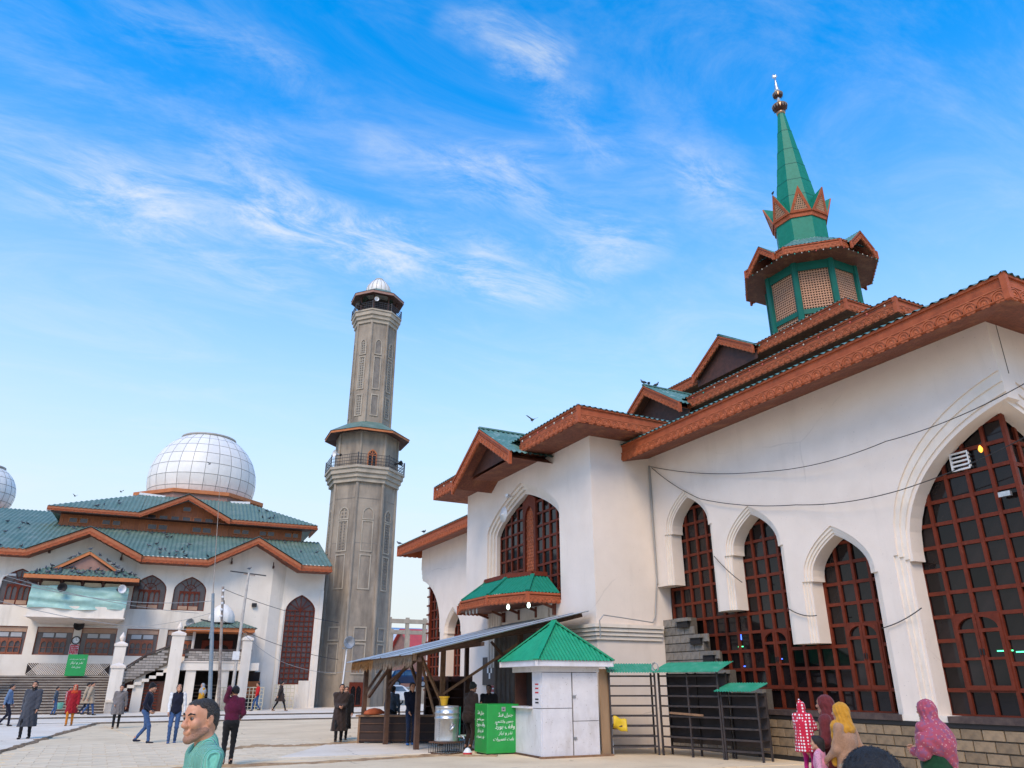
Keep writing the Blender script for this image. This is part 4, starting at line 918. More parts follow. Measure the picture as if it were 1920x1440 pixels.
# clerestory and upper roof
g = G(); g.box((-18.9, 6.0, 12.3), (-1.3, 6.3, 13.7)); g.add([(-13.6, 5.9, 12.5), (-7.05, 5.9, 12.5), (-7.05, 5.9, 13.7), (-10.33, 5.9, 15.2), (-13.6, 5.9, 13.7)], [(0, 1, 2, 3, 4)]); cs = pl_('clerestory', g, 'timber'); cs['label'] = 'orange timber clerestory with small windows and gable'
for i in range(44):
    x = -18.7 + .4 * i; top = 13.6 if not -13.5 < x < -7.1 else 13.6 + 1.45 * (1 - abs(x + 10.33) / 3.25)
    g = G(); g.box((x - .02, 5.86 if -13.6 < x < -7.05 else 5.96, 12.6), (x + .02, 6.01, top)); pl_('board_batten', g, 'timber_orange', cs)
for x, z, w_, h_ in [(-18.0, 13.1, .5, .32), (-17.3, 13.1, .5, .32), (-15.8, 13.1, .5, .32), (-15.1, 13.1, .5, .32), (-13.9, 13.1, .0, 0), (-12.6, 13.0, .6, .36), (-11.85, 13.0, .6, .36), (-9.4, 13.0, .6, .36), (-8.65, 13.0, .6, .36), (-6.4, 13.1, .5, .32), (-5.75, 13.1, .5, .32), (-4.4, 13.1, .5, .32), (-3.75, 13.1, .5, .32), (-2.4, 13.1, .5, .32), (-1.8, 13.1, .4, .32)] + [(-12.75 + .83 * k, 13.75, .55, .32) for k in range(6)] + [(-10.33, 14.55, .55, .32)]:
    if not w_: continue
    t = 5.9 if -13.6 < x < -7.05 else 6.0
    g = G(); g.plate([[(x - w_ / 2 - .05, z - h_ / 2 - .05), (x + w_ / 2 + .05, z - h_ / 2 - .05), (x + w_ / 2 + .05, z + h_ / 2 + .05), (x - w_ / 2 - .05, z + h_ / 2 + .05)], [(x - w_ / 2, z - h_ / 2), (x + w_ / 2, z - h_ / 2), (x + w_ / 2, z + h_ / 2), (x - w_ / 2, z + h_ / 2)]], FR, t - .08, t - .01); f_ = pl_('clerestory_window', g, 'timber_orange', cs)
    g = G(); g.box((x - w_ / 2, t - .05, z - h_ / 2), (x + w_ / 2, t - .02, z + h_ / 2)); pl_('clerestory_pane', g, 'glass_far', cs)
ZU, TU = 13.85, 4.9
g = G(); g.slab([(-19.7, TU, ZU - .36), (-.25, TU, ZU - .36), (-1, 6.2, ZU - .3), (-19, 6.2, ZU - .3)], .03); ur = pl_('upper_roof', g, 'wood_dark'); ur['label'] = 'upper green corrugated roof below the dome'
pl_('roof_sheet', corrugated(G(), (-19.7, TU - .05, ZU), (-13.58, TU - .05, ZU), (-13.58, 10.6, 16.45), (-13.9, 10.6, 16.45), .30, .035), 'roof_teal', ur, True, False)
pl_('roof_sheet', corrugated(G(), (-7.08, TU - .05, ZU), (-.2, TU - .05, ZU), (-5.6, 10.6, 16.45), (-7.08, 10.6, 16.45), .30, .035), 'roof_teal', ur, True, False)
valley_sheet(-13.58, -7.08, TU - .05, ZU, 10.6, 16.45, [(-10.33, 3.25, 15.5)], ur)
g = G(); g.poly([(-.2, TU, ZU), (-.2, 24, ZU), (-5.6, 21, 16.4), (-5.6, 10.6, 16.4)]); g.poly([(-19.7, TU, ZU), (-13.9, 10.6, 16.4), (-13.9, 21, 16.4), (-19.7, 24, ZU)]); pl_('roof_side', g, 'roof_teal', ur)
c, h, zp = -10.33, 3.25, 15.5
eaveL(ur, (-.25, TU, ZU), (c + h, TU, ZU), (0, -1, 0), .32, .18); eaveL(ur, (c - h, TU, ZU), (-19.7, TU, ZU), (0, -1, 0), .32, .18); eaveL(ur, (-.25, TU, ZU), (-.25, 9, ZU), (1, 0, 0), .32, .18)
for s in (-1, 1):
    f0, pk = Vector((c + s * h, TU - .1, ZU)), Vector((c, TU - .1, zp)); eaveL(ur, f0, pk, (0, -1, 0), .42, .22)
    g = G(); dn = (f0 - pk) * 1.02; n = 70; nr = Vector((0, 1, 0)).cross(dn).normalized(); nr = nr if nr.z > 0 else -nr
    for i in range(n + 1): p = pk + Vector((0, -.1 + 4.6 * i / n, .05)) + nr * .03 * math.sin(2 * math.pi * i / 4.6); g.v += [tuple(p), tuple(p + dn)]
    for i in range(n): g.f.append((2 * i, 2 * i + 2, 2 * i + 3, 2 * i + 1))
    pl_('gable_roof', g, 'roof_teal', ur, True, False)
g = G(); g.bar((-14.2, 10.5, 16.45), (-12.2, 10.5, 16.35), .3, .2); g.bar((-7.0, 10.5, 16.35), (-5.4, 10.5, 16.45), .3, .2); pl_('flashing', g, 'white_paint', ur)
# left-hand wing roof behind
g = G(); g.box((-40, 9, .1), (-20.5, 9.4, 12.8)); lw = pl_('wing_wall', g, 'timber')
pl_('roof_sheet', corrugated(G(), (-40, 7.6, 12.75), (-19.2, 7.6, 12.75), (-19.2, 14.5, 15.2), (-40, 14.5, 15.2), .30, .035), 'roof_teal', lw, True, False)
# drum and big dome
DX, DY = -9.45, 16.2
g = G(); pr = [(5.25, 15.0), (5.25, 16.95), (5.42, 16.97), (5.42, 17.3), (4.6, 17.32)]; g.lathe([(r / OC, z) for r, z in pr[:2]], 8, (DX, DY, 0), math.pi / 8); dr = pl_('dome_drum', g, 'drum'); 
g = G(); g.lathe([(5.27 / OC, 16.95), (5.45 / OC, 16.97), (5.45 / OC, 17.28), (4.5, 17.30)], 8, (DX, DY, 0), math.pi / 8); pl_('drum_cornice', g, 'timber_orange', dr)
def panel_dome(name, lab, cx, cy, cz, Rr, zlo, zhi, nl, nr_, ring=True, keep=True):
    g = G(); pr = []
    for i in range(17): z = zlo + (zhi - zlo) * i / 16; pr.append((math.sqrt(max(.0, (Rr - .03) ** 2 - (z - cz) ** 2)), z))
    g.lathe(pr, 48, (cx, cy, 0)); d = pl_(name, g, 'dome_joint', None, True); d['label'] = lab
    a0, a1 = math.asin((zlo - cz) / Rr), math.asin((zhi - cz) / Rr)
    for r in range(nr_):
        me = None
        b0, b1 = a0 + (a1 - a0) * r / nr_, a0 + (a1 - a0) * (r + 1) / nr_; gp = .024 / Rr
        q = G(); n = 3; dl = 2 * math.pi / nl
        for i in range(n + 1):
            for j in range(n + 1):
                b = b0 + gp + (b1 - b0 - 2 * gp) * j / n; gl = gp / max(.3, math.cos(b)); l = -dl / 2 + gl + (dl - 2 * gl) * i / n
                q.v.append((Rr * math.cos(b) * math.cos(l), Rr * math.cos(b) * math.sin(l), Rr * math.sin(b)))
        for i in range(n):
            for j in range(n): a = i * (n + 1) + j; q.f.append((a, a + n + 1, a + n + 2, a + 1))
        me = q.mesh('dome_panel', True, False); me.materials.append(MT['dome_panel'])
        for k in range(nl):
            t = dl * k
            if math.sin(t) > .45: continue      # the back of the dome is never in view
            link('dome_panel', me, None, d, False, Matrix.Translation((cx, cy, cz)) @ Matrix.Rotation(t, 4, 'Z'))
    if ring:
        rr = math.sqrt(Rr ** 2 - (zhi - cz) ** 2); g = G(); g.lathe([(rr + .02, zhi - .03), (rr + .14, zhi + .02), (rr + .12, zhi + .16), (rr - .1, zhi + .2), (0.01, zhi + .25)], 40, (cx, cy, 0)); pl_('dome_ring', g, 'dome_joint', d, True)
    return d
panel_dome('dome', 'big white panelled dome', DX, DY, 19.15, 4.72, 17.0, 23.25, 26, 7)
panel_dome('dome', 'smaller white dome at the left edge', -28.6, 26, 18.6, 2.75, 17.0, 21.0, 24, 6)
g = G(); g.lathe([(3.1, 15), (3.1, 16.7), (3.25, 16.75), (3.25, 17.0), (2.4, 17.05)], 8, (-28.6, 26, 0), math.pi / 8); pl_('dome_drum', g, 'timber_orange')

# balcony with tarpaulin and its own gabled roof
BA, BB, BT = -18.4, -13.0, -2.1
g = G(); g.box((BA, BT, 5.62), (BB, -.003, 6.30)); bc = pl_('balcony', g, 'plaster_cream'); bc['label'] = 'white balcony hung with pale green tarpaulin under a pigeon-covered gable roof'
g = G(); g.add([(BA - .1, BT - .15, 5.62), (BB + .1, BT - .15, 5.62), (BB - .6, -.1, 5.30), (BA + .6, -.1, 5.30)], [(0, 1, 2, 3)]); g.box((BA - .1, BT - .15, 5.58), (BB + .1, BT - .005, 5.64)); pl_('balcony_underside', g, 'plaster_trim', bc)
for i in range(5): x = BA + .35 + (BB - BA - .7) * i / 4; g = G(); g.box((x - .07, BT + .12, 6.3), (x + .07, BT + .26, 8.0)); pl_('balcony_post', g, 'wood_dark', bc)
for i in range(4):
    x = BA + .35 + (BB - BA - .7) * (i + .5) / 4; g = G(); g.plate([[(x - .55, 7.5), (x + .55, 7.5), (x + .45, 7.78), (x - .45, 7.78)]], FR, BT + .2, BT + .23); pl_('straw_blind', g, 'grille_pale', bc)
g = G(); g.box((BA + .3, -.05, 6.3), (BB - .3, -.01, 8.1)); pl_('balcony_backing', g, 'painted_shade', bc)
g = G(); nx, nz = 60, 14
for i in range(nx + 1):
    for j in range(nz + 1):
        u, v = i / nx, j / nz; x = BA - .05 + (BB - BA + .1) * u; z = 6.12 + 1.40 * v + .05 * math.sin(9 * u) * (1 - v) - (.06 * math.sin(u * math.pi * 4) if v > .9 else 0)
        y = BT - .06 - .07 * math.sin(u * 23 + 3 * v) * (1 - .6 * v) - .05 * math.sin(14 * v + 5 * u) - .10 * math.exp(-((v - .45 + .1 * math.sin(5 * u)) / .08) ** 2)
        g.v.append((x, y, z))
for i in range(nx):
    for j in range(nz): a = i * (nz + 1) + j; g.f.append((a, a + nz + 1, a + nz + 2, a + 1))
tp = tag(obj('tarpaulin', g, 'tarp', None, False, True, wm(HL).copy()), 'pale green tarpaulin sagging across the balcony front', 'tarpaulin')
BE = 8.12
g = G(); g.slab([(BA - .5, BT - .5, BE - .22), (BB + .55, BT - .5, BE - .22), (BB + .55, .0, BE - .20), (BA - .5, .0, BE - .20)], .03); br = pl_('balcony_roof', g, 'wood_dark', None)
pl_('roof_sheet', corrugated(G(), (BA - .55, BT - .55, BE), (BB + .6, BT - .55, BE), (BB - .5, BT + .7, 8.72), (BA + .6, BT + .7, 8.72), .25, .03), 'roof_teal', br, True, False)
g = G(); g.poly([(BB + .6, BT - .5, BE), (BB + .6, 0, BE), (BB - .5, 0, 8.7), (BB - .5, BT + .7, 8.7)]); g.poly([(BA - .55, BT - .5, BE), (BA + .6, BT + .7, 8.7), (BA + .6, 0, 8.7), (BA - .55, 0, BE)]); pl_('roof_side', g, 'roof_teal', br)
g = G(); g.box((BA - .52, BT - .56, BE - .26), (BB + .57, BT - .48, BE - .03)); pl_('fascia', g, 'timber_orange', br)
bcx = (BA + BB) / 2 + .05; bt = BT + .35
g = G(); g.add([(bcx - 1.5, bt + .15, 8.55), (bcx + 1.5, bt + .15, 8.55), (bcx, bt + .15, 9.55)], [(0, 1, 2)]); pl_('gable_panel', g, 'drum', br)
for s in (-1, 1):
    g = G(); g.bar((bcx + s * 1.85, bt, 8.55), (bcx, bt, 9.70), .14, .2, up=(0, 0, 1)); pl_('gable_rake', g, 'timber_orange', br)
    g = G(); g.slab([(bcx + s * 1.95, bt - .1, 8.60), (bcx + s * 1.95, -.1, 8.60), (bcx, -.1, 9.82), (bcx, bt - .1, 9.82)], .04); pl_('gable_roof', g, 'roof_teal', br)

# grand steps
ns = 14
ms = tag(thing('grand_staircase', 'broad flight of stone steps rising to the prayer hall', 'stairs', wm(HL) @ Vector((-17, -3.5, 0)), R(-4)), None)
Pinv = wm(ms).inverted() @ wm(HL)
def ps(name, g, m, smooth=False): return link(name, g.mesh(name, smooth), m, ms, False, Pinv)
for i in range(ns):
    z = .15 + 2.05 * (i + 1) / ns; t0 = -5.6 + 4.6 * i / ns; t1 = -5.6 + 4.6 * (i + 1) / ns
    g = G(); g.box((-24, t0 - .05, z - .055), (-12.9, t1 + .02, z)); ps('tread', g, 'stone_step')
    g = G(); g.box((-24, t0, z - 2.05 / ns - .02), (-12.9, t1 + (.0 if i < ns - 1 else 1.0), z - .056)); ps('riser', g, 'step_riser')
g = G(); g.box((-24, -1.0, 2.0), (-12.9, -.01, 2.22)); ps('landing', g, 'stone_step')
g = G(); g.plate([[(-5.75, .1), (-5.75, .75), (-5.0, .85), (-.9, 2.75), (0, 2.75), (0, .1)]], lambda u, v, t: (t, u, v), -12.9, -12.55); ps('cheek_wall', g, 'brick_pale')
g = G(); g.bar((-12.72, -5.8, .80), (-12.72, -5.0, .90), .42, .12); g.bar((-12.72, -5.0, .90), (-12.72, -.9, 2.80), .42, .12); ps('coping', g, 'concrete_path')
g = G(); g.plate([[(-5.75, .1), (-5.75, .75), (-5.0, .85), (-.9, 2.75), (0, 2.75), (0, .1)]], lambda u, v, t: (t, u, v), -20.2, -19.9); ps('cheek_wall', g, 'brick_pale')
g = G(); g.box((-18.0, -.16, 2.25), (-13.35, -.10, 2.95)); lt = pl_('lattice_screen', g, 'painted_shade')
g = G()
for i in range(40): x = -18 + .12 * i; g.bar((x, -.18, 2.25), (x + .7, -.18, 2.95), .03, .035, up=(0, 1, 0)) if x + .7 < -13.3 else None; g.bar((x + .7, -.19, 2.25), (x, -.19, 2.95), .03, .035, up=(0, 1, 0)) if x + .7 < -13.3 else None
pl_('lattice_slats', g, 'plaster_trim', lt)
# pillars with ball finials
def pillar(x, t, z0, z1, w_, lab, fin=True):
    c = wm(HL) @ Vector((x, t, z0)); p = thing('pillar', lab, 'pillar', c, R(-4), 'white pillars by the stairs')
    g = G(); h = z1 - z0; g.box((-w_ / 2, -w_ / 2, 0), (w_ / 2, w_ / 2, h)); obj('shaft', g, 'plaster_cream', p)
    g = G(); g.box((-w_ / 2 - .06, -w_ / 2 - .06, h - .14), (w_ / 2 + .06, w_ / 2 + .06, h)); g.add([(-w_ / 2 - .06, -w_ / 2 - .06, h), (w_ / 2 + .06, -w_ / 2 - .06, h), (w_ / 2 + .06, w_ / 2 + .06, h), (-w_ / 2 - .06, w_ / 2 + .06, h), (0, 0, h + .18)], [(0, 1, 4), (1, 2, 4), (2, 3, 4), (3, 0, 4)]); obj('cap', g, 'plaster_trim', p)
    if fin: g = G(); g.lathe([(.06, h + .1), (.10, h + .2), (.17, h + .32), (.16, h + .42), (.08, h + .55), (.02, h + .68)], 12); obj('finial', g, 'plaster_trim', p, False, True)
pillar(-12.75, -3.4, .15, 4.05, .62, 'white pillar with urn finial at the head of the grand steps')
pillar(-12.6, -5.2, .15, 2.75, .70, 'shorter white pillar without finial beside the grand steps', False)
pillar(-9.55, -3.2, .15, 4.75, .75, 'tall white pillar with finial between brick stair and porch')
pillar(-5.3, -3.1, .15, 4.55, .60, 'tall plain white post right of the porch', False)
pillar(-19.6, -4.6, .15, 3.9, .62, 'white pillar with finial at the left edge')
# side porch: platform, brick parapet, stair, canopy with small dome
def brickwall(parent, loops, tf, y0, y1, ma, z0, z1, x0, x1, cond):
    pass
PT = thing('side_porch', 'raised side porch with pale brick parapet, stair and small domed canopy', 'porch', wm(HL) @ Vector((-7.2, -3, 0)), R(-4))
Pp = wm(PT).inverted() @ wm(HL)
def pp(name, g, m, smooth=False, parent=None, M=None): return link(name, g.mesh(name, smooth), m, parent or PT, False, (Pp if parent is None else Matrix.Identity(4)) if M is None else M)
g = G(); g.box((-11.9, -3.2, 2.55), (-4.4, -.01, 3.02)); pp('platform', g, 'plaster_cream')
g = G(); g.box((-9.1, -3.25, 3.02), (-5.0, -3.22, 3.10)); pp('platform_lip', g, 'plaster_trim')
g = G(); g.box((-9.0, -3.12, 3.10), (-5.0, -2.92, 3.72)); par = pp('parapet', g, 'mortar')
g = G(); g.box((-9.05, -3.18, 3.72), (-4.95, -2.88, 3.84)); pp('parapet_coping', g, 'ledge')
qb = G(); qb.box((-.19, -.03, -.062), (.19, .0, .062)); bm_ = qb.mesh('brick'); bm_.materials.append(MT['brick_pale'])
for r in range(4):
    for i in range(10):
        x = -8.8 + .4 * i + (.2 if r % 2 else 0)
        if x < -5.15: link('brick', bm_, None, par, False, Matrix.Translation((x, -3.12, 3.19 + .145 * r)))
# stair parapet (raking)
rk = lambda x: 2.25 + (x + 12.7) * .56
g = G(); g.plate([[(-12.6, 1.55), (-9.9, 2.85), (-9.9, 3.95), (-10.9, 3.5), (-11.3, 3.35), (-12.6, 2.35)]], FR, -3.3, -3.1); rp = pp('stair_parapet', g, 'mortar')
for r in range(14):
    z = 1.62 + .155 * r
    for i in range(8):
        x = -12.4 + .4 * i + (.2 if r % 2 else 0)
        lo = 1.55 + (x + 12.6) * .48 + .12; hi = (2.35 + (x + 12.6) * .77 if x < -11.3 else 3.35 + (x + 11.3) * .43) - .12
        if lo < z < hi and x < -10.0: link('brick', bm_, None, rp, False, Matrix.Translation((x, -3.30, z)))
g = G(); g.bar((-12.65, -3.2, 2.42), (-11.3, -3.2, 3.42), .34, .1); g.bar((-11.3, -3.2, 3.42), (-9.9, -3.2, 4.02), .34, .1); pp('stair_coping', g, 'ledge')
for i in range(7): g = G(); x = -12.4 + .38 * i; z = 1.5 + .18 * i; g.box((x, -3.25, z - .18), (x + .4, -1.8, z)); pp('stair_step', g, 'plaster_cream')
for x in (-11.4, -8.5, -6.5): g = G(); g.box((x - .3, -3.1, .15), (x + .3, -2.5, 2.55)); pp('porch_column', g, 'plaster_cream')
g = G(); g.box((-12.2, -2.9, .15), (-9.7, -2.8, 1.9)); pp('shutter', g, 'wood_dark')
for i in range(9): g = G(); g.box((-12.2, -2.95, .3 + .17 * i), (-10.2, -2.9, .36 + .17 * i)); pp('shelf_slat', g, 'frame_red')
for i in range(7): g = G(); g.box((-9.3, -1.0, .3 + .22 * i), (-5.6, -.9, .36 + .22 * i)); pp('shutter_slat', g, 'step_riser')
g = G(); g.box((-4.9, -.6, .2), (-4.0, -.5, 2.5)); pp('doorway_shade_panel', g, 'painted_shade')  # flat near-black panel stands in for the shade inside the doorway
g = G(); g.box((-4.75, -.75, .9), (-3.95, -.68, 1.9)); pp('plywood_board', g, 'timber_orange')
# canopy
CX = -7.0
for x in (-8.6, -5.4): g = G(); g.tube([(x, -1.9, 3.02), (x, -1.9, 4.95)], .09, 8); pp('canopy_post', g, 'plaster_trim')
g = G(); g.box((-8.5, -.06, 3.02), (-5.5, -.02, 4.95)); pp('porch_shade_panel', g, 'painted_shade')  # dark sheet on the solid wall, painted as a shaded recess
g = G(); g.plate([[(-8.0, 3.02), (-6.0, 3.02), (-6.0, 4.5), (-8.0, 4.5)], [(-7.85, 3.1)] + arch(-7.42, .38, 3.9, .35, 5) + [(-7.05, 3.1)], [(-6.95, 3.1)] + arch(-6.58, .36, 3.9, .35, 5) + [(-6.2, 3.1)]], FR, -.14, -.07); pp('porch_door', g, 'frame_red')
g = G(); g.box((-9.15, -2.5, 4.95), (-4.85, -.01, 5.22)); pp('canopy_fascia', g, 'timber_orange')
pp('canopy_roof', corrugated(G(), (-9.3, -2.6, 5.22), (-4.7, -2.6, 5.22), (-6.0, -.8, 5.78), (-8.0, -.8, 5.78), .22, .025), 'roof_teal')
g = G(); g.poly([(-4.7, -2.6, 5.22), (-4.7, 0, 5.22), (-6, 0, 5.78), (-6, -.8, 5.78)]); g.poly([(-9.3, -2.6, 5.22), (-8, -.8, 5.78), (-8, 0, 5.78), (-9.3, 0, 5.22)]); pp('canopy_roof_side', g, 'roof_teal')
def ribbed(g, cx, cy, z0, r, h, ribs=14):
    n = ribs * 4; pr = [(1.0, 0), (1.05, .15), (1.02, .35), (.90, .55), (.68, .75), (.38, .92), (.08, 1.0)]; o = len(g.v)
    for a, b in pr:
        for k in range(n): t = 2 * math.pi * k / n; rr = r * a * (1 + .035 * abs(math.sin(ribs * t / 2))); g.v.append((cx + rr * math.cos(t), cy + rr * math.sin(t), z0 + h * b))
    for i in range(len(pr) - 1):
        for k in range(n): a = o + i * n + k; b = o + i * n + (k + 1) % n; g.f.append((a, b, b + n, a + n))
    return g
g = ribbed(G(), CX, -1.1, 5.6, .80, 1.25); pp('small_dome', g, 'dome_panel', True); g = G(); g.lathe([(.05, 6.8), (.06, 6.9), (.02, 7.1)], 8, (CX, -1.1, 0)); pp('dome_finial', g, 'black')
# grilles
def grille(x0, x1, z0, z1, t, lab):
    g = G(); c = wm(HL) @ Vector(((x0 + x1) / 2, t, z0)); W, H_ = x1 - x0, z1 - z0; p = thing('metal_grille', lab, 'grille', c, R(-4), 'pale metal grilles along the arcade')
    for a, b in (((-W / 2, -.03, 0), (W / 2, .03, .06)), ((-W / 2, -.03, H_ - .06), (W / 2, .03, H_))): g.box(a, b)
    obj('frame', g, 'grille_pale', p)
    for i in range(6): g = G(); x = -W / 2 + W * i / 5; g.box((x - .025, -.025, 0), (x + .025, .025, H_)); obj('upright', g, 'grille_pale', p)
    for i in range(1, 6): g = G(); z = H_ * i / 6; g.box((-W / 2, -.02, z - .02), (W / 2, .02, z + .02)); obj('cross_bar', g, 'grille_pale', p)
grille(-6.6, -5.65, .15, 1.55, -3.4, 'pale grid gate left of the plain white post'); grille(-5.0, -3.9, .15, 1.55, -3.0, 'pale grid gate before the dark doorway'); grille(-2.9, -1.55, .15, 1.7, -.3, 'yellowish grid gate below the tall arched window')
# signs, clock, loudspeakers
def put(name, g, m, x, t, z, lab, cat, group=None, smooth=False, M=None): return tag(obj(name, g, m, None, False, smooth, wm(HL) @ Matrix.Translation((x, t, z)) @ (M or Matrix.Identity(4))), lab, cat, group)
ck = thing('wall_clock', 'round white wall clock on the pillar above the red notice', 'clock', wm(HL) @ Vector((-15.6, -.05, 4.35)), R(-4))
g = G(); g.lathe([(.01, 0), (.20, 0), (.20, .03), (.01, .035)], 24); o_ = obj('face', g, 'sign_white', ck, False, False, Matrix.Rotation(R(90), 4, 'X'))
g = G(); g.lathe([(.20, -.01), (.26, -.01), (.26, .06), (.20, .06)], 24, cap=False); obj('rim', g, 'black', ck, False, False, Matrix.Rotation(R(90), 4, 'X'))
g = G(); g.box((-.008, -.05, 0), (.008, -.04, .13)); g.box((0, -.05, -.008), (.09, -.04, .008)); obj('hands', g, 'black', ck)
for k in range(12): g = G(); g.box((-.008, -.048, .145), (.008, -.038, .185)); obj('hour_mark', g, 'black', ck, False, False, Matrix.Rotation(k * math.pi / 6, 4, 'Y'))
nt_ = thing('notice_board', 'red and white notice hanging on the pillar below the clock', 'sign', wm(HL) @ Vector((-15.62, -.06, 3.05)), R(-4))
g = G(); g.box((-.26, -.02, 0), (.26, 0, 1.05)); obj('board', g, 'sign_white', nt_); g = G(); g.box((-.24, -.03, .38), (.24, -.021, 1.03)); obj('red_field', g, 'sign_red', nt_); g = G(); g.box((-.24, -.03, .02), (.24, -.021, .1)); obj('red_strip', g, 'sign_red', nt_)
for i in range(5):
    g = G()
    for j in range(4): x = -.19 + .1 * j + random.uniform(0, .03); g.box((x, -.036, .92 - .115 * i), (x + random.uniform(.04, .09), -.031, .955 - .115 * i))
    obj('text_line', g, 'sign_white', nt_)
g = G(); g.bar((-.12, -.03, .14), (.12, -.03, .34), .01, .03, up=(0, 0, 1)); g.bar((.12, -.03, .14), (-.12, -.03, .34), .01, .03, up=(0, 0, 1)); g.bar((-.06, -.032, .24), (.07, -.032, .26), .01, .06); obj('cross_mark', g, 'black', nt_)
def horn(M, lab, ma='steel_grey', r=.26, cat='loudspeaker'):
    g = G(); g.lathe([(.05, -.32), (.06, -.2), (.09, -.1), (.16, .02), (r, .16), (r + .02, .17), (r - .02, .15), (.1, .0), (.04, -.04)], 16); o = obj('loudspeaker', g, ma, None, False, True, M); tag(o, lab, cat, 'horn loudspeakers')
    g = G(); g.lathe([(.08, -.5), (.10, -.48), (.10, -.34), (.05, -.3)], 12); obj('driver', g, 'black', o); return o
mat('steel_grey', (.32, .34, .36), (.22, .23, .25), 5, .45, metal=.3)
HM = lambda x, t, z, rz=0: wm(HL) @ Matrix.Translation((x, t, z)) @ Matrix.Rotation(rz, 4, 'Z') @ Matrix.Rotation(R(90), 4, 'X')
horn(HM(-15.55, -.45, 5.25), 'dark horn loudspeaker under the balcony', 'black', .3)
horn(HM(-16.7, BT - .4, 7.35), 'dark horn loudspeaker on the tarpaulin, left of two', 'black'); horn(HM(-13.4, BT - .4, 7.40, R(25)), 'pale horn loudspeaker on the tarpaulin, right of two', 'white_paint')
horn(HM(-8.9, -.5, 5.6, R(-20)), 'grey horn loudspeaker on the white wall left of the small dome'); g = G(); g.box((-.16, -.2, -.12), (.16, 0, .12)); put('junction_box', g, 'black', -4.9, 0, 6.95, 'small black box on the white wall beside the pole', 'box')
for x, z, lab_ in ((-18.2, 10.0, 'small dark lamp left of the balcony gable, under the left roof gable'), (-13.9, 9.8, 'small dark lamp right of the balcony gable, under the left roof gable'), (-6.8, 9.95, 'small dark lamp on the left slope of the right roof gable'), (-3.9, 9.8, 'small dark lamp on the right slope of the right roof gable')): g = G(); g.box((-.06, -.3, -.25), (.06, 0, -.08)); g.box((-.03, -.06, -.1), (.03, 0, .2)); put('wall_lamp', g, 'wood_dark', x, 0, z, lab_, 'lamp', 'lamps under the hall eaves')
# ================================================================ concrete minaret
mat('concrete', (.37, .305, .235), (.25, .205, .16), .55, .9, .4, 14, stain=((.095, .08, .066), .9, (1, 1, .18), .46, .70, .8))
mat('concrete_pale', (.43, .365, .285), (.33, .28, .22), 1.2, .9, .3, 20, stain=((.22, .19, .155), 1.5, (1, 1, .25), .5, .8, .6))
mat('concrete_panel', (.235, .205, .175), (.17, .15, .13), 2.2, .95, .5, 30)
mat('lattice_grey', (.38, .34, .28), (.28, .25, .21), 12, .95, .4, 40)
mat('rail_black', (.03, .028, .03), None, 3, .6)
MNP = (17.35, 61.0)
MN = thing('minaret', 'tall grey concrete octagonal minaret with two balconies and small white dome', 'minaret', (*MNP, .1), R(-4)); MN.scale = (.925, .925, 1)
def pm(name, g, m, parent=None, smooth=False, fix=True): return obj(name, g, m, parent or MN, False, smooth, None, fix)
def o8(a, z): return [(a / OC * math.cos(math.pi / 8 + math.pi / 4 * k), a / OC * math.sin(math.pi / 8 + math.pi / 4 * k), z) for k in range(8)]
def pr8(prof, cap=True): g = G(); g.lathe([(a / OC, z) for a, z in prof], 8, (0, 0, 0), math.pi / 8, cap); return g
pm('lower_shaft', pr8([(2.78, 0), (2.76, 8), (2.74, 17.0)]), 'concrete')
pm('upper_shaft', pr8([(1.88, 21.8), (1.86, 31.9)]), 'concrete')
pm('middle_storey', pr8([(2.66, 18.1), (2.66, 21.6)]), 'concrete')
for a, z in ((2.98, 16.95), (3.14, 17.3), (3.30, 17.65)): pm('corbel', pr8([(a, z), (a, z + .36)]), 'concrete_pale')
pm('balcony_floor', pr8([(3.42, 18.02), (3.42, 18.22)]), 'concrete_pale')
for a, z in ((1.98, 31.85), (2.12, 32.2), (2.26, 32.55)): pm('corbel', pr8([(a, z), (a, z + .36)]), 'concrete_pale')
pm('balcony_floor', pr8([(2.34, 32.92), (2.34, 33.06)]), 'concrete_pale')
# canopy roof between the shafts
g = G(); g.lathe([(3.66 / OC, 21.15), (3.66 / OC, 21.34)], 8, (0, 0, 0), math.pi / 8, False); cp = pm('canopy', g, 'timber_orange')
pm('canopy_top', pr8([(3.72, 21.35), (1.9, 22.45)], False), 'roof_teal', cp); pm('canopy_soffit', pr8([(3.6, 21.17), (2.6, 21.35)], False), 'wood_dark', cp)
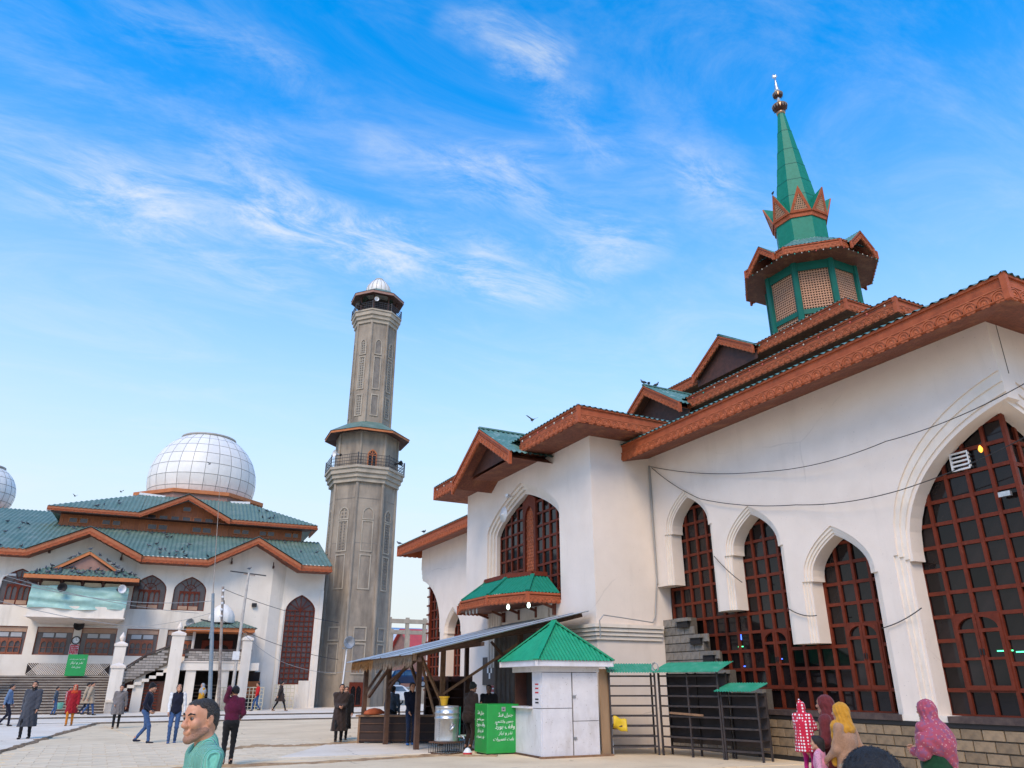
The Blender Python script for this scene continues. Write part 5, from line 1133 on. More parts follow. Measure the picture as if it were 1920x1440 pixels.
# pilaster ribs on the corners and panels on each face
def face(k, a):
    n = Vector((math.cos(math.pi / 4 * k), math.sin(math.pi / 4 * k), 0)); d = Vector((-n.y, n.x, 0))
    return lambda u, v, t: tuple(n * (a - t) + d * u + Vector((0, 0, v)))
def niche(k, a, u, z0, z1, w_, arched=False, ma='concrete_panel', parent=None, rise=.45):
    fr = face(k, a); lp = [(u - w_ / 2, z0), (u + w_ / 2, z0)] + (list(reversed(arch(u, w_ / 2, z1 - rise, rise, 5, .2))) if arched else [(u + w_ / 2, z1), (u - w_ / 2, z1)])
    q = .10; ol = [(u - w_ / 2 - q, z0 - q), (u + w_ / 2 + q, z0 - q)] + (list(reversed(arch(u, w_ / 2 + q, z1 - rise, rise + q, 5, .2))) if arched else [(u + w_ / 2 + q, z1 + q), (u - w_ / 2 - q, z1 + q)])
    g = G(); g.plate([ol, lp], fr, -.07, .02); f = pm('niche_frame', g, 'concrete_pale')
    g = G(); g.plate([lp], fr, -.012, .02); p_ = pm('niche_panel', g, ma, f)
    if ma == 'lattice_grey':
        g = G(); nn = int((z1 - z0) / .22)
        for i in range(nn):
            for j in (-1, 1): c = fr(u + j * w_ * .2, z0 + (i + .5) * (z1 - z0) / nn, -.02); g.lathe([(.07, -.05), (.07, .05)], 6, c)
        pm('lattice_relief', g, 'concrete_panel', f)
for k in (4, 5, 6, 7):
    lat = 'lattice_grey' if k != 6 else 'concrete_panel'
    a = 2.75
    niche(k, a - .02, 0, 14.0, 14.85, .82, True, lat); niche(k, a - .02, 0, 11.45, 13.75, .82, False, lat)
    niche(k, a - .01, 0, 8.55, 11.05, .82, False, lat if k != 5 else 'concrete'); niche(k, a + .01, 0, 4.75, 5.6, .9, False, 'concrete_panel'); niche(k, a + .02, 0, 2.4, 4.4, .9, False, 'concrete_panel')
    a = 1.87
    niche(k, a, 0, 28.85, 30.2, .52, True, lat); niche(k, a, 0, 25.55, 28.5, .56, False, lat); niche(k, a, 0, 23.1, 24.9, .56, False, lat)
for k in range(4, 8):
    for a0, a1, z0, z1, w_ in ((2.78, 2.74, 0, 16.95, .30), (1.89, 1.87, 22.3, 31.85, .24), (2.68, 2.68, 18.2, 21.2, .26)):
        th = math.pi / 8 + math.pi / 4 * k; g = G(); p = [(a0 / OC * math.cos(th), a0 / OC * math.sin(th), z0), (a1 / OC * math.cos(th), a1 / OC * math.sin(th), z1)]
        if k != 7 or True: g.tube(p, w_ * .5, 8); pm('corner_rib', g, 'concrete')
for z in (15.6, 12.0, 6.5): pm('pour_joint', pr8([(2.76, z), (2.76, z + .05)], False), 'concrete_panel')
# railings, posts, door, top pavilion
def railing(a, z, h, n, ma='rail_black'):
    base = o8(a, z); first = None
    for k in range(8):
        A, B = Vector(base[k]), Vector(base[(k + 1) % 8]); g = G(); g.tube([A, A + Vector((0, 0, h + .1))], .05, 6)
        p = pm('railing_post', g, ma)
        for j in range(4): g = G(); zz = Vector((0, 0, h * (.18 + .27 * j))); g.bar(A + zz, B + zz, .035, .035); pm('railing_bar', g, ma, p)
        g = G()
        for i in range(1, n): q = A.lerp(B, i / n); g.bar(q, q + Vector((0, 0, h)), .02, .02)
        pm('balusters', g, ma, p)
railing(3.36, 18.2, .98, 12); railing(2.28, 33.05, .72, 8)
fr = face(6, 2.70); lp = [(-.42, 18.22)] + arch(0, .42, 19.35, .45, 6, .4) + [(.42, 18.22)]; li = [(-.32, 18.3)] + arch(0, .32, 19.35, .36, 6, .4) + [(.32, 18.3)]
g = G(); g.plate([lp, li], fr, -.06, .05); dd = pm('balcony_door', g, 'timber_orange'); g = G(); g.plate([li], fr, 0, .02); pm('door_pane', g, 'glass', dd)
g = G(); g.bar(fr(0, 18.3, -.03), fr(0, 19.7, -.03), .06, .05, up=(0, -1, 0)); g.bar(fr(-.32, 19.3, -.03), fr(.32, 19.3, -.03), .05, .06); 
for t in (45, 135): g.bar(fr(0, 19.3, -.03), fr(.35 * math.cos(R(t)), 19.3 + .35 * math.sin(R(t)), -.03), .04, .05)
g.box((0, 0, 0), (0.001, .001, .001)) if 0 else None
pm('door_bars', g, 'timber_orange', dd)
fr = face(6, 2.79); lp = [(-.55, .1), (.55, .1), (.55, 1.75), (-.55, 1.75)]
g = G(); g.plate([lp, [(-.42, .2)] + arch(-.22, .2, 1.2, .3, 4) + [(-.02, .2)], [(.02, .2)] + arch(.22, .2, 1.2, .3, 4) + [(.42, .2)]], fr, -.08, .02); dd = pm('base_door', g, 'frame_red'); g = G(); g.plate([[(-.5, .15), (.5, .15), (.5, 1.7), (-.5, 1.7)]], fr, -.01, .01); pm('door_pane', g, 'glass', dd)
pm('pavilion_core', pr8([(1.25, 33.05), (1.25, 34.6)]), 'painted_shade')
for k, p in enumerate(o8(1.75, 33.05)): g = G(); g.tube([p, (p[0], p[1], 34.7)], .07, 6); pm('pavilion_post', g, 'wood_dark')
g = G(); g.lathe([(2.46 / OC, 34.62), (2.46 / OC, 34.86)], 8, (0, 0, 0), math.pi / 8, False); pv = pm('pavilion_roof', g, 'drum'); pm('pavilion_soffit', pr8([(2.44, 34.62), (1.5, 34.9)], False), 'wood_dark', pv); pm('pavilion_top', pr8([(2.5, 34.87), (1.2, 35.7)], False), 'roof_teal', pv)
dm = pm('minaret_dome', ribbed(G(), 0, 0, 35.5, 1.16, 1.75, 16), 'dome_panel', None, True)
for k in range(16):
    t = 2 * math.pi * k / 16; g = G(); g.tube([(1.18 * a * math.cos(t), 1.18 * a * math.sin(t), 35.5 + 1.75 * b) for a, b in ((1.02, 0), (1.07, .15), (1.04, .35), (.92, .55), (.70, .75), (.40, .92))], .022, 4); pm('dome_rib', g, 'dome_joint', dm)
g = G(); g.lathe([(.42, 37.1), (.45, 37.16), (.42, 37.26), (.05, 37.3)], 16); pm('dome_ring', g, 'dome_joint', dm)
MM = wm(MN)
def hornM(x, y, z, az, lab, ma='white_paint', r=.22): horn(MM @ Matrix.Translation((x, y, z)) @ Matrix.Rotation(az, 4, 'Z') @ Matrix.Rotation(R(90), 4, 'X'), lab, ma, r)
hornM(-2.9, -2.0, 19.2, R(-70), 'pale horn loudspeaker on the left end of the lower minaret balcony', r=.3); hornM(2.4, -2.3, 18.9, R(40), 'dark horn loudspeaker on the right of the lower minaret balcony', 'black'); hornM(-1.9, -1.5, 33.6, R(-60), 'horn loudspeaker at the left of the top minaret balcony', 'black'); hornM(-.6, -2.25, 33.9, 0, 'white horn loudspeaker on the front of the top minaret balcony', r=.2)
# loudspeaker on a white post before the minaret
ls = thing('loudspeaker_post', 'thin white post carrying a big grey loudspeaker before the minaret', 'loudspeaker', (15.6, 56.0, .15))
g = G(); g.tube([(-.2, 0, 0), (0, 0, 4.1)], .05, 8); obj('post', g, 'white_paint', ls); g = G(); g.lathe([(.06, -.3), (.12, -.12), (.30, .1), (.42, .2), (.44, .22), (.38, .2), (.1, .02), (.05, 0)], 20); obj('horn', g, 'steel_grey', ls, False, True, T(.02, -.1, 4.35) @ Matrix.Rotation(R(90), 4, 'X') @ Matrix.Rotation(R(8), 4, 'Y'))
g = G(); g.lathe([(.1, -.5), (.12, -.3), (.05, -.28)], 12); obj('driver', g, 'black', ls, False, True, T(.02, -.1, 4.35) @ Matrix.Rotation(R(90), 4, 'X')); g = G(); g.box((-.35, -.05, 3.92), (.35, .05, 4.02)); obj('bracket', g, 'steel_grey', ls)

# ================================================================ background beyond the minaret
mat('brick_far', (.30, .16, .125), (.23, .12, .095), 3, .9, .4, 10, stain=((.16, .10, .085), .4, (1, 1, 1), .5, .8, .6))
mat('roof_red', (.48, .06, .05), (.38, .05, .045), 1.5, .6); mat('roof_blue', (.10, .20, .36), (.14, .25, .40), 1.5, .6); mat('roof_tin', (.50, .54, .57), (.40, .44, .47), .8, .45)
g = G(); g.box((14, 66, 0), (60, 66.4, 1.45)); tag(obj('retaining_wall', g, 'concrete_pale'), 'grey retaining wall below the car park', 'wall')
g = G(); g.box((14, 66.4, .1), (70, 140, 1.42)); tag(obj('terrace', g, 'concrete_path'), 'raised car park terrace behind the minaret', None, None, 'structure')
g = G(); g.box((18, 84, 1.42), (60, 84.4, 5.0)); bw_ = tag(obj('boundary_wall', g, 'brick_far'), 'long brown brick wall behind the parked cars', 'wall')
cf = thing('concrete_frame', 'unfinished pale concrete frame of columns and beams', 'building', (34, 95, 1.4))
for i in range(7):
    for y in (0, 6):
        g = G(); x = -7 + 2.35 * i; g.box((x - .2, y - .2, 3.4), (x + .2, y + .2, 8.2 if y == 0 else 7.2)); obj('column', g, 'concrete_pale', cf)
        if i % 2 == 0: g = G(); g.box((x - .22, y - .22, 0), (x + .22, y + .22, 3.4)); obj('column', g, 'concrete_pale', cf)
for z, y in ((3.4, 0), (3.4, 6), (7.75, 0), (6.8, 6), (2.0, 0)): g = G(); g.box((-7.5, y - .25, z - .25), (8, y + .25, z + .25)); obj('beam', g, 'concrete_pale', cf)
g = G(); g.box((-7.5, .3, 3.1), (8, 5.7, 3.3)); obj('floor_slab', g, 'concrete', cf)
def house(x, y, w_, d, h, roof, ma, lab, wall='plaster_cream'):
    t = thing('distant_house', lab, 'house', (x, y, 1.4)); g = G(); g.box((-w_ / 2, 0, 0), (w_ / 2, d, h)); obj('wall', g, wall, t)
    g = G(); A = [(-w_ / 2 - .5, -.5, h - .1), (w_ / 2 + .5, -.5, h - .1), (w_ / 2 + .5, d / 2, h + roof), (-w_ / 2 - .5, d / 2, h + roof)]; g.slab(A, .15); g.slab([(-w_ / 2 - .5, d + .5, h - .1), (-w_ / 2 - .5, d / 2, h + roof), (w_ / 2 + .5, d / 2, h + roof), (w_ / 2 + .5, d + .5, h - .1)], .15); obj('roof', g, ma, t)
    g = G(); g.add([(-w_ / 2, 0, h), (-w_ / 2, d, h), (-w_ / 2, d / 2, h + roof)], [(0, 1, 2)]); g.add([(w_ / 2, 0, h), (w_ / 2, d, h), (w_ / 2, d / 2, h + roof)], [(0, 1, 2)]); obj('gable_end', g, wall, t)
    for i in range(int(w_ / 2)): x_ = -w_ / 2 + 1 + 2 * i; g = G(); g.box((x_ - .45, -.06, h - 1.9), (x_ + .45, .02, h - .7)); f = obj('window', g, 'wood_dark', t); g = G(); g.box((x_ - .38, -.08, h - 1.82), (x_ + .38, -.061, h - .78)); obj('window_pane', g, 'glass_far', t)
house(36, 118, 12, 9, 5.6, 3.0, 'roof_tin', 'distant house with grey tin roof behind the concrete frame', 'brick_far'); house(44, 108, 9, 8, 5.4, 2.6, 'roof_red', 'distant house with red roof behind the concrete frame', 'brick_far'); house(50, 126, 12, 9, 6.8, 2.6, 'roof_blue', 'distant house with blue roof at the right of the concrete frame')
# cars
mat('car_blue', (.02, .035, .085), (.025, .04, .095), 2, .25, coat=.5); mat('car_white', (.72, .72, .72), None, 2, .25, coat=.5); mat('tyre', (.02, .02, .02), None, 5, .9); mat('hub', (.5, .5, .52), None, 5, .35, metal=.7); mat('car_glass', (.10, .13, .16), (.2, .24, .28), 1, .05); mat('lamp_red', (.5, .02, .02), None, 1, .3)
def car(x, y, z, rz, ma, lab):
    t = thing('parked_car', lab, 'car', (x, y, z), rz, 'cars parked behind the minaret')
    low = [(-1.85, .35), (-1.9, .75), (-1.78, .98), (-1.0, 1.05), (.85, 1.0), (1.6, .85), (1.85, .65), (1.88, .35)]; top = [(-1.75, 1.0), (-1.45, 1.42), (-.9, 1.52), (.1, 1.50), (.45, 1.42), (1.0, 1.0)]
    g = G(); L = len(low)
    for s, w_ in ((-1, .72), (-1, .80), (1, .80), (1, .72)):
        pass
    secs = [(-.80, .0), (-.86, .06), (.86, .06), (.80, .0)]
    g.plate([low[::-1]], lambda u, v, t_: (u, t_, v), -.80, .80); b = obj('body', g, ma, t)
    mdf = b.modifiers.new('bevel', 'BEVEL'); mdf.width = .09; mdf.segments = 3
    g = G(); n = len(top); 
    for w_, sh in ((.74, 0), (.60, 0)): pass
    o = []
    for s in (-1, 1):
        for u, v in top: o.append((u, s * (.78 - .22 * (v - 1.0) / .5), v))
    g.add(o, [tuple(range(n))[::-1], tuple(range(n, 2 * n))] + [(i, i + 1, n + i + 1, n + i) for i in range(n - 1)]); obj('cabin', g, ma, t)
    for s in (-1, 1):
        for a, b_ in (((-1.45, -.55), 0), ((-.48, .62), 1)):
            u0, u1 = a; zt = 1.40; f = lambda u, v: (u, s * (.785 - .22 * (v - 1.0) / .5 + .008), v)
            g = G(); g.add([f(u0 + .0, 1.04), f(u1, 1.04), f(u1 - (.32 if b_ else 0), zt), f(u0 + (.12 if not b_ else 0), zt)], [(0, 1, 2, 3)]); obj('side_window', g, 'car_glass', t)
        for u in (-1.2, 1.2):
            M_ = T(u, s * .76, .32) @ Matrix.Rotation(R(90), 4, 'X'); g = G(); g.lathe([(.18, -.1), (.32, -.09), (.33, 0), (.32, .09), (.18, .1)], 20); w_ = obj('wheel', g, 'tyre', t, False, True, M_); g = G(); g.lathe([(.02, -.105), (.19, -.11), (.19, .11), (.02, .105)], 12); obj('rim', g, 'hub', w_)
        g = G(); g.box((1.70, s * .62 - .13, .62), (1.90, s * .62 + .13, .76)); obj('headlight', g, 'car_glass', t); g = G(); g.box((-1.92, s * .68 - .08, .70), (-1.80, s * .68 + .08, .98)); obj('tail_light', g, 'lamp_red', t)
    g = G(); f = lambda u, v, y_: (u, y_, v); g.add([(1.02, -.66, 1.03), (1.02, .66, 1.03), (.49, .56, 1.41), (.49, -.56, 1.41)], [(0, 1, 2, 3)]); obj('windscreen', g, 'car_glass', t)
car(25.6, 70.5, 1.42, R(-6), 'car_blue', 'dark blue hatchback parked above the retaining wall'); car(29.9, 69.8, 1.42, R(175), 'car_white', 'white car right of the blue hatchback, half hidden by the shelter'); car(21.4, 70.2, 1.42, R(5), 'car_white', 'white car left of the blue hatchback, mostly behind the minaret'); car(21.6, 62.5, .15, R(20), 'car_white', 'white car parked low before the retaining wall')

# ================================================================ poles and wires on the left
mat('pole_blue', (.16, .22, .27), (.24, .27, .29), 6, .6, stain=((.25, .2, .15), 4, (1, 1, 1), .55, .8, .6)); mat('pole_rust', (.26, .20, .16), (.38, .33, .29), 4, .8, stain=((.12, .08, .06), 3, (1, 1, 1), .5, .8, .6)); mat('pole_pale', (.50, .47, .43), (.36, .33, .30), 4, .8, stain=((.45, .22, .08), 2, (1, 1, 1), .66, .8, .6))
def pole(name, lab, base, pts, rad, ma, extra=()):
    t = thing(name, lab, 'pole', base); b = Vector(base); g = G(); g.tube([Vector(p) - b for p in pts], rad, 10); obj('shaft', g, ma, t)
    for nm, gg, mm in extra: obj(nm, gg, mm, t)
    return t
g1 = G(); g1.tube([(-.75, 0, 6.9), (-1.35, 0, 14.5)], [.03, .015], 6); g2 = G(); g2.bar((-1.25, 0, 5.3), (-.25, 0, 5.1), .05, .08); g3 = G(); g3.box((-.62, -.1, 4.2), (-.42, .1, 4.9))
pole('mast', 'blue-grey lattice-thin mast with tall aerial, tallest of the three poles', (6.35, 52.0, .15), [(6.35, 52, .15), (5.95, 52, 4.0), (5.6, 52, 7.05)], [.13, .12, .09], 'pole_blue', (('aerial', g1, 'pole_rust'), ('cross_arm', g2, 'rail_black'), ('bracket', g3, 'pole_blue')))
ins = [('insulator', (lambda z: (lambda g: (g.lathe([(.04, z), (.09, z + .04), (.09, z + .12), (.03, z + .16)], 8, (-.66 - .04 * (z - 6), -.12, 0)), g)[1])(G()))(z), 'white_paint') for z in (5.6, 6.0, 6.4, 6.8, 7.2)]
pole('utility_pole', 'rusty short pole with white insulators beside the tall mast', (7.1, 53.8, .15), [(7.1, 53.8, .15), (6.35, 53.8, 7.7)], [.11, .08], 'pole_rust', ins)
ga = G(); ga.bar((-1.18, 0, 8.44), (1.12, 0, 8.28), .05, .07); gb = G(); gb.bar((-.35, 0, 8.30), (.42, 0, 8.25), .06, .08); gc = G(); gc.box((-.35, -.16, 3.0), (.05, -.04, 3.5))
pole('utility_pole', 'pale T-shaped pole with a long cross-arm right of the mast', (7.72, 52.8, .15), [(7.62, 52.8, .15), (7.68, 52.8, 6), (7.72, 52.8, 8.55)], [.11, .09, .07], 'pole_pale', (('cross_arm', ga, 'rail_black'), ('cross_arm', gb, 'pole_rust'), ('meter_box', gc, 'white_paint')))
gl = G(); gl.tube([(.3, 0, 6.3), (.35, 0, 6.6), (.6, 0, 6.7)], .03, 6); gh = G(); gh.box((.55, -.10, 6.64), (.85, .10, 6.74))
pole('street_lamp', 'pale street lamp at the far left edge', (-5.3, 45.0, .07), [(-5.6, 45, .07), (-5.2, 45, 4), (-5.0, 45, 6.4)], [.08, .06, .05], 'pole_pale', (('lamp_arm', gl, 'pole_pale'), ('lamp_head', gh, 'steel_grey')))
def wire(lab, pts, sag, r=.012, ma='cable', n=14):
    g = G(); P = [Vector(p) for p in pts]; out = []
    for k, (a, b) in enumerate(zip(P, P[1:])):
        for i in range(n + (1 if k == len(P) - 2 else 0)): t = i / n; q = a.lerp(b, t); q.z -= sag * 4 * t * (1 - t); out.append(q)
    g.tube(out, r, 5); o = obj('cable', g, ma); tag(o, lab, 'cable', 'overhead cables')
    return o
hw = lambda x, t, z: tuple(wm(HL) @ Vector((x, t, z)))
wire('thin cable from the street lamp to the mast', [(-4.95, 45, 6.5), (5.65, 52, 6.6)], .5, .018, 'cable_pale'); wire('second thin cable from the street lamp across the balcony', [(-4.95, 45, 6.7), hw(-8.5, -1, 6.2)], .3, .016, 'cable_pale'); wire('thin cable from the left edge across the white windows to the mast', [(-7, 47, 6.2), (6.0, 52, 4.9)], .6, .016, 'cable_pale'); wire('cable from the short rusty pole over the tall window to the minaret', [(6.36, 53.7, 7.55), (15.4, 58.1, 6.0)], .25, .018); wire('cable from the rusty pole sagging to the minaret side', [(6.5, 53.7, 5.6), (15.6, 58.1, 3.4)], .35, .018); wire('pale cable low across the tall window', [(7.6, 52.8, 5.0), (11.5, 54.6, 2.9), (17.0, 58, 2.7)], .3, .014, 'cable_pale'); wire('cable from the mast to the hall wall above the brick stair', [(5.75, 52, 5.9), hw(-15.5, -.2, 5.3)], .45, .014, 'cable_pale')
wire('black cable sagging across the main wall to the corner window, upper of two', [(X0 - .05, 19.55, 8.55), (X0 - .12, 14.5, 7.15), (X0 - .30, 10.6, 6.9), (X0 - .3, 7.0, 7.3)], .14, .010); wire('black cable sagging across the main wall, lower of two', [(X0 - .05, 19.5, 8.5), (X0 - .08, 17.2, 6.95), (X0 - .10, 13.6, 6.05), (X0 - .25, 10.5, 5.75), (X0 - .3, 7.0, 6.35)], .10, .011)
wire('short black cable hanging before the first two arches', [(X0 - .05, 16.9, 5.2), (X0 - .04, 15.9, 4.35)], .05, .012); wire('short black cable from the third arch to the corner pier', [(X0 - .05, 11.75, 2.9), (X0 - .05, 10.7, 3.25)], .05, .012); wire('pair of thin cables before the second arch foot', [(X0 - .05, 14.4, 3.55), (X0 - .05, 13.5, 3.3)], .08, .012)
# ================================================================ writing (shaped right-to-left script, built as flat lettering)
FORM = {'ب': 0xFE8F, 'ت': 0xFE95, 'ج': 0xFE9D, 'ش': 0xFEB5, 'ع': 0xFEC9, 'ف': 0xFED1, 'ق': 0xFED5, 'ک': 0xFB8E, 'ل': 0xFEDD, 'م': 0xFEE1, 'ن': 0xFEE5, 'ی': 0xFBFC,
        'ذ': 0xFEAB, 'ر': 0xFEAD, 'ز': 0xFEAF, 'و': 0xFEED, 'ا': 0xFE8D, 'ڈ': 0xFB88, 'ں': 0xFB9E, 'د': 0xFEA9}
RIGHT_ONLY = set('ذرزواڈںد')
def shape(txt):
    out = []
    for w_ in txt.split(' '):
        for i, ch in enumerate(w_):
            pj = i > 0 and w_[i - 1] not in RIGHT_ONLY; nj = i < len(w_) - 1 and ch not in RIGHT_ONLY
            out.append(chr(FORM[ch] + (3 if pj and nj else 2 if nj else 1 if pj else 0)))
        out.append(' ')
    return ''.join(out[:-1][::-1])
def lettering(name, txt, size, M, ma, parent=None, width=None, shear=.18):
    c = bpy.data.curves.new(name, 'FONT'); c.body = shape(txt); c.size = size; c.resolution_u = 2; c.extrude = .002; c.align_x = 'CENTER'; c.shear = shear
    o = bpy.data.objects.new('tmp', c); COL.objects.link(o); dg = bpy.context.evaluated_depsgraph_get(); dg.update()
    me = bpy.data.meshes.new_from_object(o.evaluated_get(dg)); bpy.data.objects.remove(o)
    xs = [v.co.x for v in me.vertices]; w_ = max(xs) - min(xs)
    if width: k = width / w_; me.transform(Matrix.Diagonal((k, k if k < 1 else 1, 1, 1)))
    me.materials.clear(); me.name = name
    return link(name, me, ma, parent, False, M)
LINES = ['جنرل فنڈ', 'جموں وکشمیر', 'وقف بورڈ', 'نذر و نیاز', 'بابت تعمیرات']

mat('tin', (.50, .545, .575), (.40, .44, .47), 1.4, .42, .1, 20, metal=.35, stain=((.30, .22, .16), 1.6, (1, 1, 1), .58, .8, .5))
mat('tin_dark', (.20, .19, .19), (.14, .13, .13), 2, .6, metal=.2)
mat('counter_shaded', (.034, .015, .011), (.022, .010, .008), 5, .7)  # wood darkened so the colour carries the shade under the shelter
mat('timber_post', (.12, .058, .034), (.075, .037, .023), 6, .8, .4, 30)
mat('timber_pale', (.27, .15, .08), (.19, .105, .058), 6, .8, .4, 30)
mat('straw', (.42, .20, .06), (.28, .12, .04), 12, .9, .6, 50)
mat('straw_grey', (.30, .22, .15), (.20, .14, .10), 12, .9, .6, 50)
mat('kiosk_white', (.70, .68, .70), (.62, .60, .62), 3, .5, .1, 20, stain=((.38, .33, .28), 2.2, (1, 1, .35), .52, .8, .6), speck=((.2, .17, .15), 22, .68, .73, .7))
mat('kiosk_green', (.010, .235, .115), (.016, .29, .145), 4, .45, spec=.3, stain=((.05, .24, .16), 3.5, (1, 1, 1), .6, .75, .5))
mat('box_green', (.012, .32, .055), (.01, .27, .045), 3, .35, coat=.2)
mat('letter_white', (.75, .82, .76), None, 2, .6)
mat('galvanised', (.56, .57, .58), (.42, .43, .44), 5, .32, metal=.75, stain=((.62, .63, .63), 8, (1, 1, .3), .5, .75, .6))
mat('plastic_yellow', (.75, .42, .02), (.68, .37, .015), 2, .4); mat('bag_yellow', (.72, .50, .02), (.60, .38, .015), 5, .5, .3, 12); mat('cardboard', (.42, .25, .12), (.36, .21, .10), 3, .85)
mat('plywood', (.44, .28, .16), (.37, .23, .13), 2, .8, .2, 20, stretch=(1, 1, .3), stain=((.25, .14, .08), 8, (1, 1, 1), .68, .75, .7))
mat('rack_steel', (.022, .018, .020), (.05, .035, .03), 8, .6); mat('rack_back', (.075, .06, .062), (.05, .04, .042), 4, .8, .2, 20)
mat('awning_green', (.015, .24, .14), (.05, .30, .20), 5, .5, spec=.3, stain=((.25, .34, .28), 5, (1, 1, 1), .58, .78, .6))
mat('poster_dark', (.02, .024, .035), None, 2, .4); mat('poster_red', (.45, .05, .07), (.38, .04, .06), 4, .5)

# ---- tin shelter
SZ = lambda x, y: 2.42 + .235 * (x - 7.3) + .012 * (25.8 - y)
TS = thing('tin_shelter', 'open timber shelter with long rusty tin roof and straw fringe before the shrine', 'shelter', (9.5, 23, 0))
def pt(name, g, m, parent=None, smooth=False, fix=True): return obj(name, g, m, parent or TS, True, smooth, None, fix)
n_ = 7
for i in range(n_):
    y0, y1 = 25.95 - 6.1 * i / n_, 25.95 - 6.1 * (i + 1.04) / n_; dz = .012 * (i % 2) + random.uniform(-.01, .015); xa = 7.32 - random.uniform(0, .12); xb = 12.92 - random.uniform(0, .06)
    g = corrugated(G(), (xa, y0, SZ(xa, y0) + dz), (xa, y1, SZ(xa, y1) + dz), (xb, y1, SZ(xb, y1) + dz), (xb, y0, SZ(xb, y0) + dz), .11, .016)
    pt('roof_sheet', g, 'tin', None, True, False)
for y in (25.3, 23.6, 22.0, 20.3): g = G(); g.bar((7.45, y, SZ(7.45, y) - .09), (12.9, y, SZ(12.9, y) - .09), .09, .12); pt('rafter', g, 'timber_post')
for x in (7.55, 9.4, 11.2): g = G(); g.bar((x, 25.9, SZ(x, 25.9) - .20), (x, 19.95, SZ(x, 19.95) - .20), .10, .10); pt('purlin', g, 'timber_post')
PS = [(7.77, 25.37), (8.22, 24.39), (8.36, 22.09), (9.5, 23.05), (11.3, 21.3), (11.4, 25.5)]
for i, (x, y) in enumerate(PS): g = G(); g.bar((x, y, 0), (x, y, SZ(x, y) - .12), .13, .13); pt('post', g, 'timber_pale' if i == 3 else 'timber_post')
for a, b, m_ in (((7.77, 25.35, 1.45), (8.35, 25.0, 2.45), 0), ((7.85, 25.2, 1.35), (8.3, 24.0, 2.5), 0), ((8.22, 24.35, 1.6), (8.7, 23.5, 2.55), 0), ((8.2, 24.3, 1.8), (8.9, 23.2, 2.6), 0), ((8.36, 22.15, 1.7), (8.3, 23.0, 2.55), 0), ((9.5, 23.05, 1.2), (8.6, 22.6, 2.5), 1), ((9.5, 23.0, 1.45), (11.3, 21.4, 2.9), 1), ((9.4, 23.1, .6), (8.9, 23.5, 2.5), 1), ((11.3, 21.35, 2.0), (10.6, 21.9, 2.95), 0), ((11.3, 21.3, 1.7), (11.9, 20.8, 3.1), 0)):
    g = G(); g.bar(a, b, .08, .07); pt('brace', g, 'timber_pale' if m_ else 'timber_post')
def fringe(y0, y1, ma):
    g = G(); rnd = random.Random(int(y0 * 10)); n = int(abs(y1 - y0) / .035)
    for i in range(n):
        y = y0 + (y1 - y0) * (i + .5) / n; x = 7.42; z = SZ(x, y) - .06; h = rnd.uniform(.22, .33); w_ = abs(y1 - y0) / n * .56; dx = rnd.uniform(-.02, .02)
        g.add([(x, y - w_, z), (x, y + w_, z), (x + dx - .02, y + w_ * .5, z - h), (x + dx - .02, y - w_ * .5, z - h), (x + .02, y, z - h * .5)], [(0, 1, 2, 3), (1, 4, 2), (0, 3, 4)])
    return pt('straw_fringe', g, ma, None, False, False)
fringe(25.9, 23.6, 'straw')['kind'] = 'stuff'; fringe(23.6, 20.2, 'straw_grey')['kind'] = 'stuff'
g = G(); g.bar((7.46, 25.92, SZ(7.46, 25.92) - .12), (7.46, 20.0, SZ(7.46, 20.0) - .12), .04, .16); pt('eave_board', g, 'timber_pale')
pt('tin_wall', corrugated(G(), (11.05, 22.6, .05), (13.0, 22.6, .05), (13.0, 22.6, 3.72), (11.05, 22.6, 3.28), .16, .03), 'tin_dark', None, True, False)
# counter under the shelter
ct = thing('wooden_counter', 'low dark wooden counter between the shelter posts', 'counter', (8.9, 24.7, 0), math.atan2(-1.35, 2.4)); 
g = G(); g.box((-1.4, -.2, .05), (1.4, .2, .78)); obj('cabinet', g, 'counter_shaded', ct); g = G(); g.box((-1.5, -.26, .78), (1.5, .26, .83)); obj('counter_top', g, 'timber_pale', ct)
for z in (.10, .33, .57): g = G(); g.box((-1.4, -.225, z), (1.4, -.2, z + .03)); obj('batten', g, 'timber_post', ct)
for x in (-1.38, -.5, .45, 1.38): g = G(); g.box((x - .03, -.23, 0), (x + .03, -.2, .78)); obj('stile', g, 'timber_pale', ct)
g = G(); g.lathe([(.02, 0), (.34, .02), (.30, .10), (.18, .17), (.03, .20)], 12); o_ = obj('cloth_bundle', g, 'wood', None, False, True, T(8.05, 25.15, .83, .3, (1.2, .6, 1))); tag(o_, 'brown cloth bundle on the left end of the wooden counter', 'bundle')
# wooden shelf rack deeper in the shelter
rk = thing('shelf_rack', 'dark wooden open shelves at the back of the shelter', 'shelves', (11.2, 26.6, 0), R(-35))
for x in (-.8, 0, .8): g = G(); g.box((x - .03, -.2, 0), (x + .03, .2, 2.0)); obj('upright', g, 'timber_post', rk)
for i in range(7): g = G(); g.box((-.8, -.2, .15 + .28 * i), (.8, .2, .18 + .28 * i)); obj('shelf', g, 'wood_dark', rk)
g = G(); g.box((-.8, .2, 0), (.8, .22, 2.0)); obj('back_board', g, 'wood_dark', rk)
